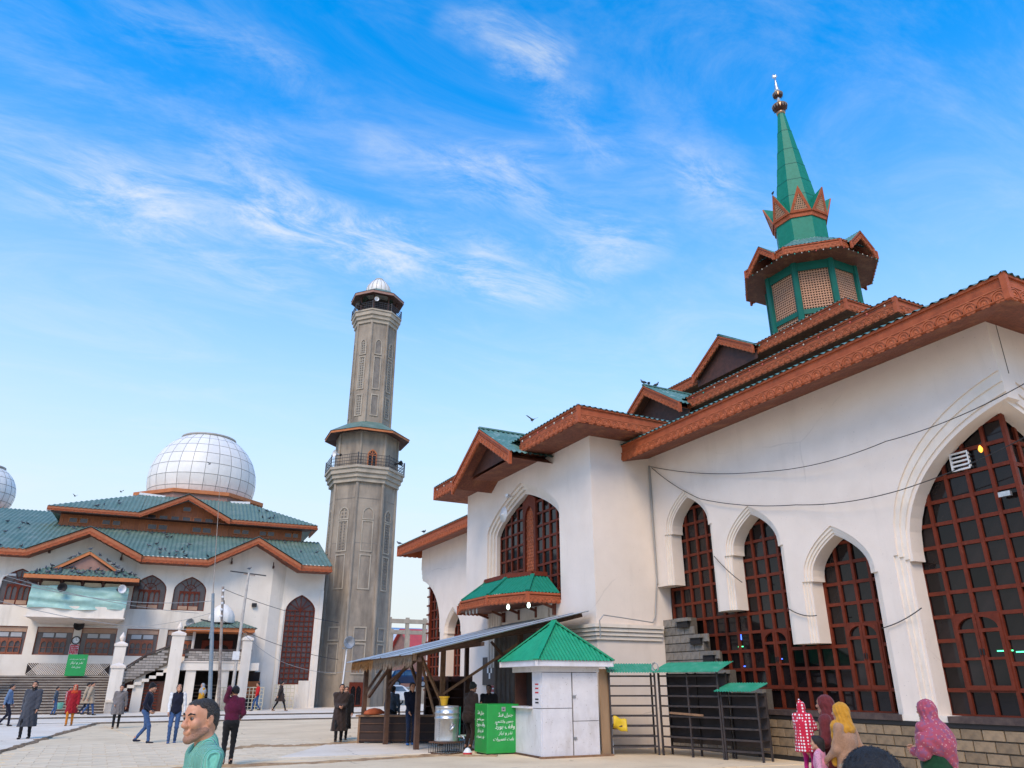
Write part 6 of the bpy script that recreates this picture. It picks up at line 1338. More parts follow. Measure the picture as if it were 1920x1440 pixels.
# notices on the block wall
nb = thing('notice_board', 'black notice board with white figures on the wall behind the stall', 'sign', (XB - .02, 26.95, 1.70), 0); g = G(); g.box((-.03, -.62, 0), (0, .62, .98)); obj('board', g, 'poster_dark', nb)
for j, z in ((0, .62), (-.15, .42), (.15, .42), (0, .22)): g = G(); g.box((-.036, j - .06, z), (-.031, j + .06, z + .2)); obj('figure', g, 'sign_white', nb)
rp_ = thing('red_poster', 'red poster with white lines below the black notice board', 'poster', (XB - .02, 26.6, 1.1), 0); g = G(); g.box((-.025, -.42, 0), (0, .42, .58)); obj('sheet', g, 'poster_red', rp_)
for z in (.46, .32, .18): g = G(); g.box((-.03, -.2, z), (-.026, .2, z + .045)); obj('text_line', g, 'sign_white', rp_)

# ---- white kiosk
KK = thing('kiosk', 'small white panelled kiosk with bright green hipped tin roof', 'kiosk', (10.21, 18.07, 0), R(-2))
def pk(name, g, m, parent=None, smooth=False, fix=True): return obj(name, g, m, parent or KK, False, smooth, None, fix)
W_, D_ = 1.72, 1.75
g = G(); g.box((.04, .04, .05), (W_ - .04, D_, .06)); g.box((.06, D_ - .05, .05), (W_ - .04, D_, 2.2)); g.box((W_ - .06, .06, .05), (W_ - .04, D_, 2.2)); pk('frame', g, 'wood_dark')
g = G(); g.box((.05, .055, .06), (W_ - .06, .075, 2.16)); pk('backing', g, 'painted_shade')
for a, b, c, d in ((.0, 1.17, .86, 2.02), (.0, .06, .86, 1.155), (.90, .86, 1.66, 2.02), (.90, .06, 1.66, .845)):
    g = G(); g.box((a, -.02, b), (c, .03, d)); p_ = pk('front_panel', g, 'kiosk_white')
    if a > .5: g = G(); g.box((.885, -.045, (b + d) / 2 - .03), (.97, -.018, (b + d) / 2 + .03)); pk('latch', g, 'steel_grey', p_)
g = G(); g.box((-.01, -.015, 2.035), (W_, .03, 2.2)); pk('head_board', g, 'kiosk_white'); g = G(); g.box((-.015, .035, 2.035), (.03, D_, 2.2)); pk('head_board', g, 'kiosk_white')
g = G(); g.box((-.02, .035, .06), (.03, D_, 1.15)); pk('side_panel', g, 'kiosk_white'); g = G(); g.box((-.02, .035, 1.165), (.03, .52, 2.03)); sp2 = pk('side_panel', g, 'kiosk_white')
for z, c in ((1.72, 'sign_red'), (1.62, 'sign_red'), (1.52, 'sign_red'), (1.36, 'black'), (1.28, 'black')): g = G(); g.box((-.026, .16, z), (-.021, .34, z + .035)); pk('label', g, c, sp2)
g = G(); g.box((-.14, .5, 1.15), (.35, D_, 1.19)); pk('counter_shelf', g, 'kiosk_white'); g = G(); g.box((.4, .5, .06), (.42, D_, 2.15)); pk('interior_shade_sheet', g, 'painted_shade')  # last sheet is coloured dark in place of the unlit inside
E_ = [(-.30, -.26, 2.32), (W_ + .34, -.26, 2.32), (W_ + .34, D_ + .28, 2.32), (-.30, D_ + .28, 2.32)]; AP = (W_ / 2 + .02, D_ / 2 + .02, 3.36)
for i in range(4):
    A, B = E_[i], E_[(i + 1) % 4]; pk('roof_sheet', corrugated(G(), A, B, AP, AP, .105, .016), 'kiosk_green', None, True, False)
    g = G(); g.bar((A[0], A[1], 2.335), (AP[0], AP[1], 3.40), .15, .035); pk('hip_cap', g, 'kiosk_green')
    g = G(); a_, b_ = Vector(A), Vector(B); d_ = (b_ - a_).normalized(); o_ = Vector((d_.y, -d_.x, 0)); g.bar(a_ - o_ * .05 + Vector((0, 0, -.075)), b_ - o_ * .05 + Vector((0, 0, -.075)), .03, .15); pk('fascia', g, 'kiosk_white')
g = G(); g.slab([(x * .98, y * .98, 2.19) for x, y, z in E_], .02); pk('soffit', g, 'kiosk_white')
g = G(); g.box((-.1, -.12, 0), (W_ + .3, .0, .06)); pk('sill_beam', g, 'timber_pale'); g = G(); g.box((-.06, .0, 0), (.06, D_, .06)); pk('sill_beam', g, 'timber_post')
g = G(); g.add([(W_ + .02, -.02, .05), (W_ + .42, .12, .05), (W_ + .36, .12, 2.12), (W_ + .0, -.02, 2.12), (W_ + .02, .02, .05), (W_ + .42, .16, .05), (W_ + .36, .16, 2.12), (W_ + .0, .02, 2.12)], [(0, 1, 2, 3), (7, 6, 5, 4), (0, 4, 5, 1), (1, 5, 6, 2), (2, 6, 7, 3), (3, 7, 4, 0)]); pk('plywood_side', g, 'plywood')
g = G(); g.bar((W_ + .46, .2, 0), (W_ + .42, .2, 2.2), .05, .05); pk('side_post', g, 'white_paint')

# ---- green donation box with lettering
DB = thing('donation_box', 'bright green donation box with white hand-lettered lines beside the kiosk', 'donation box', (9.40, 19.62, 0), R(-2))
g = G(); g.box((0, 0, .04), (.94, .85, 1.24)); b_ = obj('body', g, 'box_green', DB); md = b_.modifiers.new('bevel', 'BEVEL'); md.width = .02; md.segments = 2
g = G(); g.box((.05, .05, 0), (.89, .8, .04)); obj('foot', g, 'black', DB)
g = G(); g.box((.42, -.012, 1.06), (.53, 0, 1.17)); obj('slot_plate', g, 'steel_pale', DB); g = G(); g.box((.45, -.016, 1.10), (.50, -.0125, 1.125)); obj('slot', g, 'black', DB)
RX = Matrix.Rotation(R(90), 4, 'X')
for i, tx in enumerate(LINES): lettering('lettering', tx, .17, T(.50 + (.03, .0, .02, .04, -.02)[i], -.006, .93 - .145 * i) @ RX, 'letter_white', DB, (.44, .55, .58, .40, .60)[i])
for i, tx in enumerate(LINES): lettering('lettering', tx, .15, T(-.006, .43, .98 - .145 * i, R(-90)) @ RX, 'letter_white', DB, (.44, .5, .55, .40, .5)[i])
# the green sign board by the grand steps carries the same kind of lettering
SG = thing('sign_board', 'green sign board with white lettering at the head of the grand steps', 'sign', hw(-15.15, -1.6, 2.2), R(-4)); g = G(); g.box((-.55, -.04, 0), (.55, .04, 1.25)); obj('board', g, 'sign_green', SG); g = G(); g.box((-.5, .0, -.02), (.5, .08, .0)); obj('foot', g, 'black', SG)
for i, tx in enumerate((LINES[2] + ' ' + LINES[1], LINES[3], LINES[0])): lettering('lettering', tx, .2, T(0, -.048, .95 - .24 * i) @ RX, 'letter_white', SG, (.85, .7, .5)[i])

# ---- water tank on a crate, bucket, cup
TX, TY = 8.72, 20.75
cr_ = thing('wire_crate', 'low rusty wire crate carrying the steel tank', 'crate', (TX, TY, 0), R(25))
g = G()
for z in (.015, .28): 
    for a, b in (((-.33, -.33), (.33, -.33)), ((.33, -.33), (.33, .33)), ((.33, .33), (-.33, .33)), ((-.33, .33), (-.33, -.33))): g.bar((*a, z), (*b, z), .03, .03)
g.box((-.33, -.33, .28), (.33, .33, .30)); obj('frame', g, 'timber_post', cr_)
for i in range(9):
    for (x, y) in ((-.33 + .0825 * i, -.33), (-.33 + .0825 * i, .33), (-.33, -.33 + .0825 * i), (.33, -.33 + .0825 * i)): g = G(); g.tube([(x, y, .01), (x, y, .28)], .008, 5); obj('wire', g, 'rack_steel', cr_)
tk = thing('water_tank', 'dented galvanised steel water tank with taps on the wire crate', 'water tank', (TX, TY, .30))
g = G(); g.lathe([(.33, 0), (.335, .03), (.33, .06), (.33, .55), (.345, .56), (.345, .59), (.33, .60), (.33, .68), (.345, .69), (.345, .72), (.33, .73), (.33, .84), (.34, .86), (.30, .885), (.02, .90)], 32); obj('drum', g, 'galvanised', tk, False, True)
for i in range(18): g = G(); t = R(-150); z = .05 + .045 * i; g.lathe([(.010, -.01), (.014, 0), (.01, .01)], 6, (.337 * math.cos(t), .337 * math.sin(t), z)); obj('rivet', g, 'steel_grey', tk)
g = G(); g.tube([(.10, -.35, .42), (.02, -.36, .34), (-.06, -.36, .28)], [.03, .045, .02], 8); obj('weld_patch', g, 'steel_pale', tk, False, True)
g = G(); g.tube([(.24, -.26, .12), (.34, -.36, .12), (.36, -.38, .07)], .025, 8); g.box((.26, -.36, .13), (.42, -.30, .17)); obj('tap', g, 'steel_pale', tk); g = G(); g.bar((.31, -.16, .02), (.31, -.16, .86), .04, .03); obj('strap', g, 'spire_green', tk)
bk = thing('bucket', 'yellow plastic bucket upside on top of the steel tank', 'bucket', (TX - .08, TY + .05, 1.19)); bk['label'] = 'yellow plastic bucket standing on the steel tank'
g = G(); g.lathe([(.08, 0), (.085, .01), (.125, .22), (.13, .225), (.118, .22), (.075, .015)], 20); obj('pail', g, 'plastic_yellow', bk, False, True); g = G(); g.lathe([(.122, .205), (.145, .205), (.145, .235), (.122, .235)], 20, cap=False); obj('rim', g, 'plastic_yellow', bk)
cu = thing('paper_cup', 'small white and red dropped tub beside the wire crate', 'tub', (9.02, 20.0, .02)); g = G(); g.lathe([(.03, .04), (.09, .06), (.10, .0)], 12); g = G(); g.lathe([(.12, 0), (.12, .05)], 14); obj('base', g, 'sign_red', cu); g = G(); g.lathe([(.12, .05), (.06, .14), (.02, .16)], 14); obj('lid', g, 'white_paint', cu)

# ---- shelving racks with green awnings along the shrine wall
def rack(lab, P, Q, dep, h, nsh, back=True, posts=3, zt=None):
    P, Q = Vector((*P, 0)), Vector((*Q, 0)); d = Q - P; L = d.length; an = math.atan2(d.y, d.x); t = thing('shelf_rack', lab, 'shelves', P, an, 'black metal racks along the shrine wall')
    for i in range(posts):
        for y in (0, dep): g = G(); x = L * i / (posts - 1); g.box((x - .022, y - .022, 0), (x + .022, y + .022, h)); obj('post', g, 'rack_steel', t)
    for i in range(nsh):
        z = .22 + (h - .3) * i / (nsh - 1); g = G(); g.box((0, -.017, z - .022), (L, .017, z + .022)); obj('rail', g, 'rack_steel', t)
        g = G(); g.box((0, dep - .015, z - .015), (L, dep + .015, z + .015)); obj('rail', g, 'rack_steel', t)
        if i: g = G(); g.box((0, .016, z - .004), (L, dep - .016, z + .004)); obj('shelf', g, 'rack_steel', t)
    if back: g = G(); g.box((0, dep + .02, .3), (L, dep + .035, h - .02)); obj('back_sheet', g, 'rack_back', t)
    return t, L
r1, L1 = rack('open black metal rack between kiosk and block, first of three', (12.28, 18.05), (13.42, 17.55), .42, 2.02, 8, False, 2)
r2, L2 = rack('longest black metal rack with dark back sheet, middle of three', (13.48, 17.45), (14.02, 15.75), .42, 2.02, 8)
r3, L3 = rack('lower black metal rack nearest the tan plinth, third of three', (14.05, 15.70), (14.32, 14.75), .42, 1.55, 6, True, 2)
def awning(root, L, dep, h, lift, name='awning'):
    obj(name, corrugated(G(), (-.08, -.22, h), (L + .02, -.22, h), (L + .05, dep + .12, h + lift), (-.05, dep + .12, h + lift), .075, .012), 'awning_green', root, False, True, None, False)
awning(r1, L1, .42, 2.03, .24); awning(r2, L2 + .15, .42, 2.03, .26); awning(r3, L3, .42, 1.57, .2)
g = G(); n = 10
for i in range(n + 1):
    for j in range(4): u = i / n; g.v.append((-.02 + .36 * u, -.04 - .03 * math.sin(u * 5 + j), .96 - .10 * j - .10 * u + .02 * math.sin(u * 9)))
for i in range(n):
    for j in range(3): a = i * 4 + j; g.f.append((a, a + 4, a + 5, a + 1))
yb = obj('plastic_bag', g, 'bag_yellow', None, False, True, wm(r1) @ Matrix.Translation((.08, 0, 0))); md = yb.modifiers.new('solid', 'SOLIDIFY'); md.thickness = .02; tag(yb, 'crumpled yellow plastic bag on the first metal rack', 'bag')
g = G(); g.box((.1, .05, .625), (.42, .3, .76)); tag(obj('cardboard_box', g, 'cardboard', None, False, False, wm(r1).copy()), 'small cardboard box below the yellow bag on the first rack', 'box')
g = G(); g.bar((.3, -.03, 1.04), (1.3, -.03, 1.0), .05, .05); tag(obj('loose_timber', g, 'timber_pale', None, False, False, wm(r2).copy()), 'loose pale wooden slat lying on the middle rack', 'timber')
g = G(); pts = []
for i in range(60): t = i * .7; pts.append((.10 * math.cos(t) + .02 * math.sin(i), -.03 + .004 * (i % 5), 2.16 + .12 * math.sin(t) + .015 * math.cos(i * 1.7)))
g.tube(pts, .008, 4); tag(obj('cable_coil', g, 'cable_pale', None, False, False, wm(r2) @ Matrix.Translation((.0, -.1, 0))), 'tangled coil of pale cable between the green awnings', 'cable')
# ================================================================ pigeons
mat('pigeon', (.045, .05, .065), (.10, .11, .13), 30, .7, var=.5)
def bird_mesh(fly=False):
    g = G(); g.tube([(-.17, 0, .10), (-.10, 0, .11), (-.02, 0, .12), (.06, 0, .135), (.10, 0, .17), (.115, 0, .20)], [.012, .045, .065, .055, .032, .02], 8)
    g.lathe([(.002, -.03), (.024, -.015), (.028, 0), (.02, .02), (.004, .03)], 8, (.12, 0, .215)); g.tube([(.14, 0, .213), (.17, 0, .205)], [.009, .002], 5)
    g.add([(-.12, -.03, .11), (-.12, .03, .11), (-.27, .045, .085), (-.27, -.045, .085)], [(0, 1, 2, 3)])
    for s in (-1, 1):
        if fly: g.add([(.05, s * .03, .15), (-.08, s * .03, .15), (-.10, s * .30, .27), (.0, s * .34, .30)], [(0, 1, 2, 3)])
        else: g.add([(.05, s * .058, .15), (-.06, s * .066, .12), (-.2, s * .03, .10), (-.06, s * .05, .165)], [(0, 1, 2, 3)])
        g.tube([(.0, s * .02, .07), (.01, s * .022, 0)], .006, 4)
    return g.mesh('pigeon', True)
bm1, bm2 = bird_mesh(), bird_mesh(True); bm1.materials.append(MT['pigeon']); bm2.materials.append(MT['pigeon'])
def bird(p, rz, lab, group, fly=False, sc=.95, base=None):
    o = link('pigeon', bm2 if fly else bm1, None, None, False, (base or Matrix.Identity(4)) @ T(*p, rz, (sc, sc, sc))); tag(o, lab, 'pigeon', group)
rb = random.Random(4); H_ = wm(HL)
for i in range(46):      # dense flock on the balcony roof slope
    u, v = rb.random(), rb.random(); y = BT - .5 + 1.2 * v; x = BA - .35 + .9 * v + (BB - BA + .75 - 1.7 * v) * u
    bird((x, y, 8.14 + .6 * v), rb.uniform(0, 6.3), 'dark pigeon in the flock on the little balcony roof', 'pigeons on the balcony roof', base=H_)
for i in range(13):
    s = rb.uniform(-1, 1); bird((bcx + s * 1.85, bt, 9.82 - abs(s) * 1.15 + .03), rb.uniform(0, 6.3), 'dark pigeon perched on the balcony gable', 'pigeons on the balcony gable', base=H_)
for i in range(60):
    v = rb.random() ** 1.6; x = rb.uniform(-23.5, -8.0) if i < 50 else rb.uniform(-8, -.5); y = TE + .1 + 7 * v; ok = all(abs(x - c) > h * 1.0 or y > TE + 4.4 for c, h, z in GB)
    if ok: bird((x, y, ZE + .40 * (y - TE) + .03), rb.uniform(0, 6.3), 'dark pigeon on the broad green main roof', 'pigeons on the main roof', base=H_)
for i in range(18):
    v = rb.random(); x = rb.uniform(-17.5, -3); y = TU + .1 + 3 * v
    if abs(x + 10.33) > 3.4: bird((x, y, ZU + .457 * (y - TU) + .03), rb.uniform(0, 6.3), 'dark pigeon on the upper green roof of the hall', 'pigeons on the upper roof', base=H_)
for x, y, z, lab in ((19.2, 24.5, 14.0, 'pigeon at the tip of the middle gable, left of three'), (19.5, 24.5, 14.0, 'pigeon on the middle gable ridge, middle of three'), (19.9, 24.5, 14.0, 'pigeon on the middle gable ridge, right of three'), (14.3, 42.0, 9.25, 'pigeon on the far end of the lowest shrine eave'), (14.3, 38.0, 9.25, 'pigeon on the lowest shrine eave near the block'), (29.33, 24.55, 27.44, 'pigeon on the left tip of the spire crown')): bird((x, y, z), rb.uniform(0, 6), lab, 'pigeons on the shrine roofs')
for p, lab in [((4.25, 52.31, 15.34), 'bird flying before the big dome'), ((10.1, 18.24, 8.9), 'bird flying above the projecting block'), ((-3.41, 57.17, 13.35), 'bird flying left of the big dome'), ((-0.76, 57.89, 14.09), 'bird flying low beside the big dome'), ((4.04, 55.25, 9.07), 'bird flying before the white wall under the eave')]:
    bird(p, rb.uniform(0, 6), lab, 'birds in flight', True, .62)
bird((7.72, 52.8, 8.72), .4, 'pigeon perched on top of the T-shaped pole', 'pigeons on the poles')
# ================================================================ people: bodies and clothes grown as smooth implicit surfaces
mat('skin', (.52, .27, .175), (.46, .225, .14), 14, .5, .05, 90, spec=.3)
mat('skin_fg', (.60, .29, .175), (.52, .235, .135), 26, .45, .12, 260, spec=.35, stain=((.40, .16, .10), 34, (1, 1, 1), .55, .75, .45))
mat('skin_shaded', (.27, .14, .09), (.22, .11, .07), 14, .5, spec=.3)  # darker copy of skin, shade painted in for the stall keeper's silhouette
mat('hair', (.012, .010, .009), (.022, .018, .016), 60, .55, .5, 160, spec=.3)
mat('hair_fg', (.030, .024, .020), (.11, .088, .074), 150, .6, .6, 300, contrast=(.45, .7))
mat('stubble', (.26, .135, .09), (.36, .185, .12), 160, .7, .3, 300)
mat('eye_white', (.14, .11, .10), None, 2, .3); mat('eye_dark', (.02, .012, .01), None, 2, .2); mat('lip', (.30, .11, .085), None, 8, .5)
def cloth(name, c, c2=None, scale=18, bump=.25, bs=40, **k): return mat(name, c, c2 or tuple(x * .78 for x in c), scale, .9, bump, bs, spec=.15, sheen=.15, **k)
cloth('c_charcoal', (.032, .035, .048), (.075, .08, .095), 90); cloth('c_brown', (.045, .030, .026), (.032, .022, .02), 30); cloth('c_black', (.012, .012, .014)); cloth('c_navy', (.012, .014, .030)); cloth('c_denim', (.035, .075, .18), (.055, .11, .24), 25); cloth('c_denim_pale', (.10, .16, .27), (.14, .21, .33), 25); cloth('c_jeans_dark', (.018, .028, .06))
cloth('c_white', (.72, .72, .73)); cloth('c_red', (.30, .012, .02), (.22, .008, .015), 25); cloth('c_orange', (.60, .20, .02)); cloth('c_orange_red', (.50, .06, .02)); cloth('c_beige', (.40, .31, .22), (.33, .25, .17), 20); cloth('c_tweed', (.20, .18, .175), (.13, .115, .115), 80); cloth('c_burgundy', (.095, .010, .035), (.065, .007, .024), 25, .4, 30)
cloth('c_mint', (.20, .56, .43), (.16, .48, .37), 14, .9, 60, wave=('X', 18, 2.0)); cloth('c_mustard', (.50, .25, .02)); cloth('c_scarf_yellow', (.55, .26, .03), (.44, .20, .02), 12, .6, 25); cloth('c_tan_knit', (.42, .235, .145), (.33, .18, .11), 60, .7, 90); cloth('c_maroon', (.15, .028, .03), (.10, .018, .02), 40); cloth('c_pink', (.62, .25, .36), (.55, .2, .3), 20); cloth('c_green_dark', (.010, .05, .022), (.006, .035, .016), 20, .4, 20); cloth('c_sky', (.05, .30, .55)); cloth('c_magenta', (.48, .02, .16)); cloth('c_jacket_red', (.55, .012, .015)); cloth('c_slate', (.08, .10, .13)); cloth('c_olive', (.03, .03, .025)); cloth('c_grey_scarf', (.35, .36, .38)); cloth('shoe_blue', (.03, .14, .40)); cloth('shoe_dark', (.025, .018, .015)); cloth('shoe_tan', (.28, .15, .07))
def pattern(name, base, dots, scale, thr, dots2=None):
    m = cloth(name, base); t = m.node_tree; b = t.nodes['Principled BSDF']; tc_ = t.nodes.new('ShaderNodeTexCoord'); v = t.nodes.new('ShaderNodeTexVoronoi'); v.inputs['Scale'].default_value = scale; v.inputs['Randomness'].default_value = thr[1]
    t.links.new(tc_.outputs['Object'], v.inputs[0]); r = t.nodes.new('ShaderNodeMapRange'); r.inputs[1].default_value = thr[0]; r.inputs[2].default_value = thr[0] + .06; r.inputs[3].default_value = 1; r.inputs[4].default_value = 0; t.links.new(v.outputs['Distance'], r.inputs[0])
    mx = t.nodes.new('ShaderNodeMix'); mx.data_type = 'RGBA'; t.links.new(r.outputs[0], mx.inputs[0]); mx.inputs[6].default_value = (*base, 1); mx.inputs[7].default_value = (*dots, 1); src = mx.outputs[2]
    if dots2:
        n = t.nodes.new('ShaderNodeTexNoise'); n.inputs['Scale'].default_value = scale * .7; t.links.new(tc_.outputs['Object'], n.inputs[0]); r2 = t.nodes.new('ShaderNodeMapRange'); r2.inputs[1].default_value = .52; r2.inputs[2].default_value = .60; t.links.new(n.outputs[0], r2.inputs[0])
        m2 = t.nodes.new('ShaderNodeMix'); m2.data_type = 'RGBA'; t.links.new(r2.outputs[0], m2.inputs[0]); t.links.new(src, m2.inputs[6]); m2.inputs[7].default_value = (*dots2, 1); src = m2.outputs[2]
    t.links.new(src, b.inputs['Base Color']); return m
pattern('c_polka', (.50, .02, .05), (.75, .72, .72), 26, (.30, 0)); pattern('c_floral', (.34, .065, .10), (.50, .24, .24), 30, (.22, 1), (.24, .08, .15)); pattern('c_lilac_dots', (.55, .28, .38), (.35, .12, .22), 70, (.3, 1)); pattern('c_stripe', (.40, .02, .03), (.6, .55, .55), 14, (.32, 0))

def cap_(a, b, ra, rb=None):
    a, b = np.array(a, float), np.array(b, float); rb = ra if rb is None else rb
    def f(P):
        d = b - a; h = np.clip(((P - a) @ d) / max(d @ d, 1e-9), 0, 1); return np.linalg.norm(P - a - h[..., None] * d, axis=-1) - (ra + h * (rb - ra))
    r = max(ra, rb); return f, np.minimum(a, b) - r, np.maximum(a, b) + r
def ell_(c, r, rot=None):
    c, r = np.array(c, float), np.array(r, float); M_ = np.array(rot.to_3x3()).T if rot is not None else None
    def f(P):
        q = P - c
        if M_ is not None: q = q @ M_.T
        k0 = np.linalg.norm(q / r, axis=-1); k1 = np.linalg.norm(q / (r * r), axis=-1); return k0 * (k0 - 1) / np.maximum(k1, 1e-6)
    m = r.max() if rot is not None else r; return f, c - m, c + m
def sdf_mesh(prims, vox, k=.03, sub=(), cut=(), disp=None, grow=0.0, region=None):
    """smooth union of prims, minus sub, intersected with half-spaces cut [(normal, c): keep n.p<c]; naive surface nets"""
    lo = np.min([p[1] for p in prims], 0) - 3 * vox - .02; hi = np.max([p[2] for p in prims], 0) + 3 * vox + .02
    ax = [np.arange(lo[i], hi[i] + vox, vox) for i in range(3)]
    P = np.stack(np.meshgrid(*ax, indexing='ij'), -1); D = None
    for f, _, _ in prims:
        d = f(P)
        if D is None: D = d
        else: h = np.clip(.5 + .5 * (d - D) / k, 0, 1); D = d * (1 - h) + D * h - k * h * (1 - h)
    for f, _, _ in sub:
        d = -f(P); kk = .012; h = np.clip(.5 - .5 * (d - D) / kk, 0, 1); D = d * (1 - h) + D * h + kk * h * (1 - h)
    D = D - grow
    if disp: D = D + disp(P)
    if region: D = np.maximum(D, region(P))
    for n, c in cut: D = np.maximum(D, P @ np.array(n, float) - c)
    s = D < 0; sh = tuple(x - 1 for x in D.shape); acc = np.zeros(sh + (3,)); cnt = np.zeros(sh); I = np.indices(D.shape).transpose(1, 2, 3, 0).astype(float); quads = []
    for a in range(3):
        sl0 = [slice(None)] * 3; sl1 = [slice(None)] * 3; sl0[a] = slice(0, -1); sl1[a] = slice(1, None)
        d0, d1 = D[tuple(sl0)], D[tuple(sl1)]; x = (d0 < 0) != (d1 < 0); idx = np.argwhere(x)
        if not len(idx): continue
        v0, v1 = d0[x], d1[x]; pos = idx.astype(float); pos[:, a] += v0 / (v0 - v1); b, c = (a + 1) % 3, (a + 2) % 3
        ok = (idx[:, b] > 0) & (idx[:, c] > 0) & (idx[:, b] < sh[b]) & (idx[:, c] < sh[c]); idx, pos, v0 = idx[ok], pos[ok], v0[ok]
        qs = []
        for db, dc in ((0, 0), (1, 0), (1, 1), (0, 1)):
            ci = idx.copy(); ci[:, b] -= db; ci[:, c] -= dc; np.add.at(acc, tuple(ci.T), pos); np.add.at(cnt, tuple(ci.T), 1); qs.append(np.ravel_multi_index(tuple(ci.T), sh))
        q = np.stack(qs, 1); q[v0 < 0] = q[v0 < 0][:, ::-1]; quads.append(q)
    act = np.flatnonzero(cnt.ravel()); vid = np.full(cnt.size, -1); vid[act] = np.arange(len(act))
    V = acc.reshape(-1, 3)[act] / cnt.ravel()[act][:, None] * vox + lo; Q = vid[np.concatenate(quads)][:, ::-1]
    return V, Q
def np_obj(name, VQ, ma, parent, sc=1.0, extra=None):
    V, Q = VQ; V = V * sc; g = G(); g.v = [tuple(x) for x in V.tolist()]; g.f = [tuple(x) for x in Q.tolist()]
    if extra: g.add([tuple(Vector(p) * sc) for p in extra.v], extra.f)
    return obj(name, g, ma, parent, False, True, None, False)
def ik(a, b, l1, l2, hint):
    a, b, hint = Vector(a), Vector(b), Vector(hint); d = b - a; L = min(d.length, (l1 + l2) * .995); dn = d.normalized(); b = a + dn * L
    x = (l1 * l1 - l2 * l2 + L * L) / (2 * L); h = math.sqrt(max(0, l1 * l1 - x * x)); hv = hint - dn * hint.dot(dn); hv.normalize(); return a + dn * x + hv * h, b
def hand_geo(g, w_, d, nrm, sgn):
    """five curled fingers growing from the palm at wrist w_, pointing along d"""
    w_, d, nrm = Vector(w_), Vector(d).normalized(), Vector(nrm).normalized(); side = d.cross(nrm).normalized() * sgn
    for i, (o_, L) in enumerate(((-.03, .062), (-.010, .072), (.010, .068), (.028, .052))):
        a = w_ + d * .085 + side * o_; b = a + d * L * .5 + nrm * .008; c = b + d * L * .38 + nrm * .022; g.tube([a, b, c], [.0095, .0085, .006], 6)
    a = w_ + d * .03 - side * .035; g.tube([a, a + d * .035 - side * .022 + nrm * .01, a + d * .062 - side * .022 + nrm * .022], [.011, .010, .007], 6)

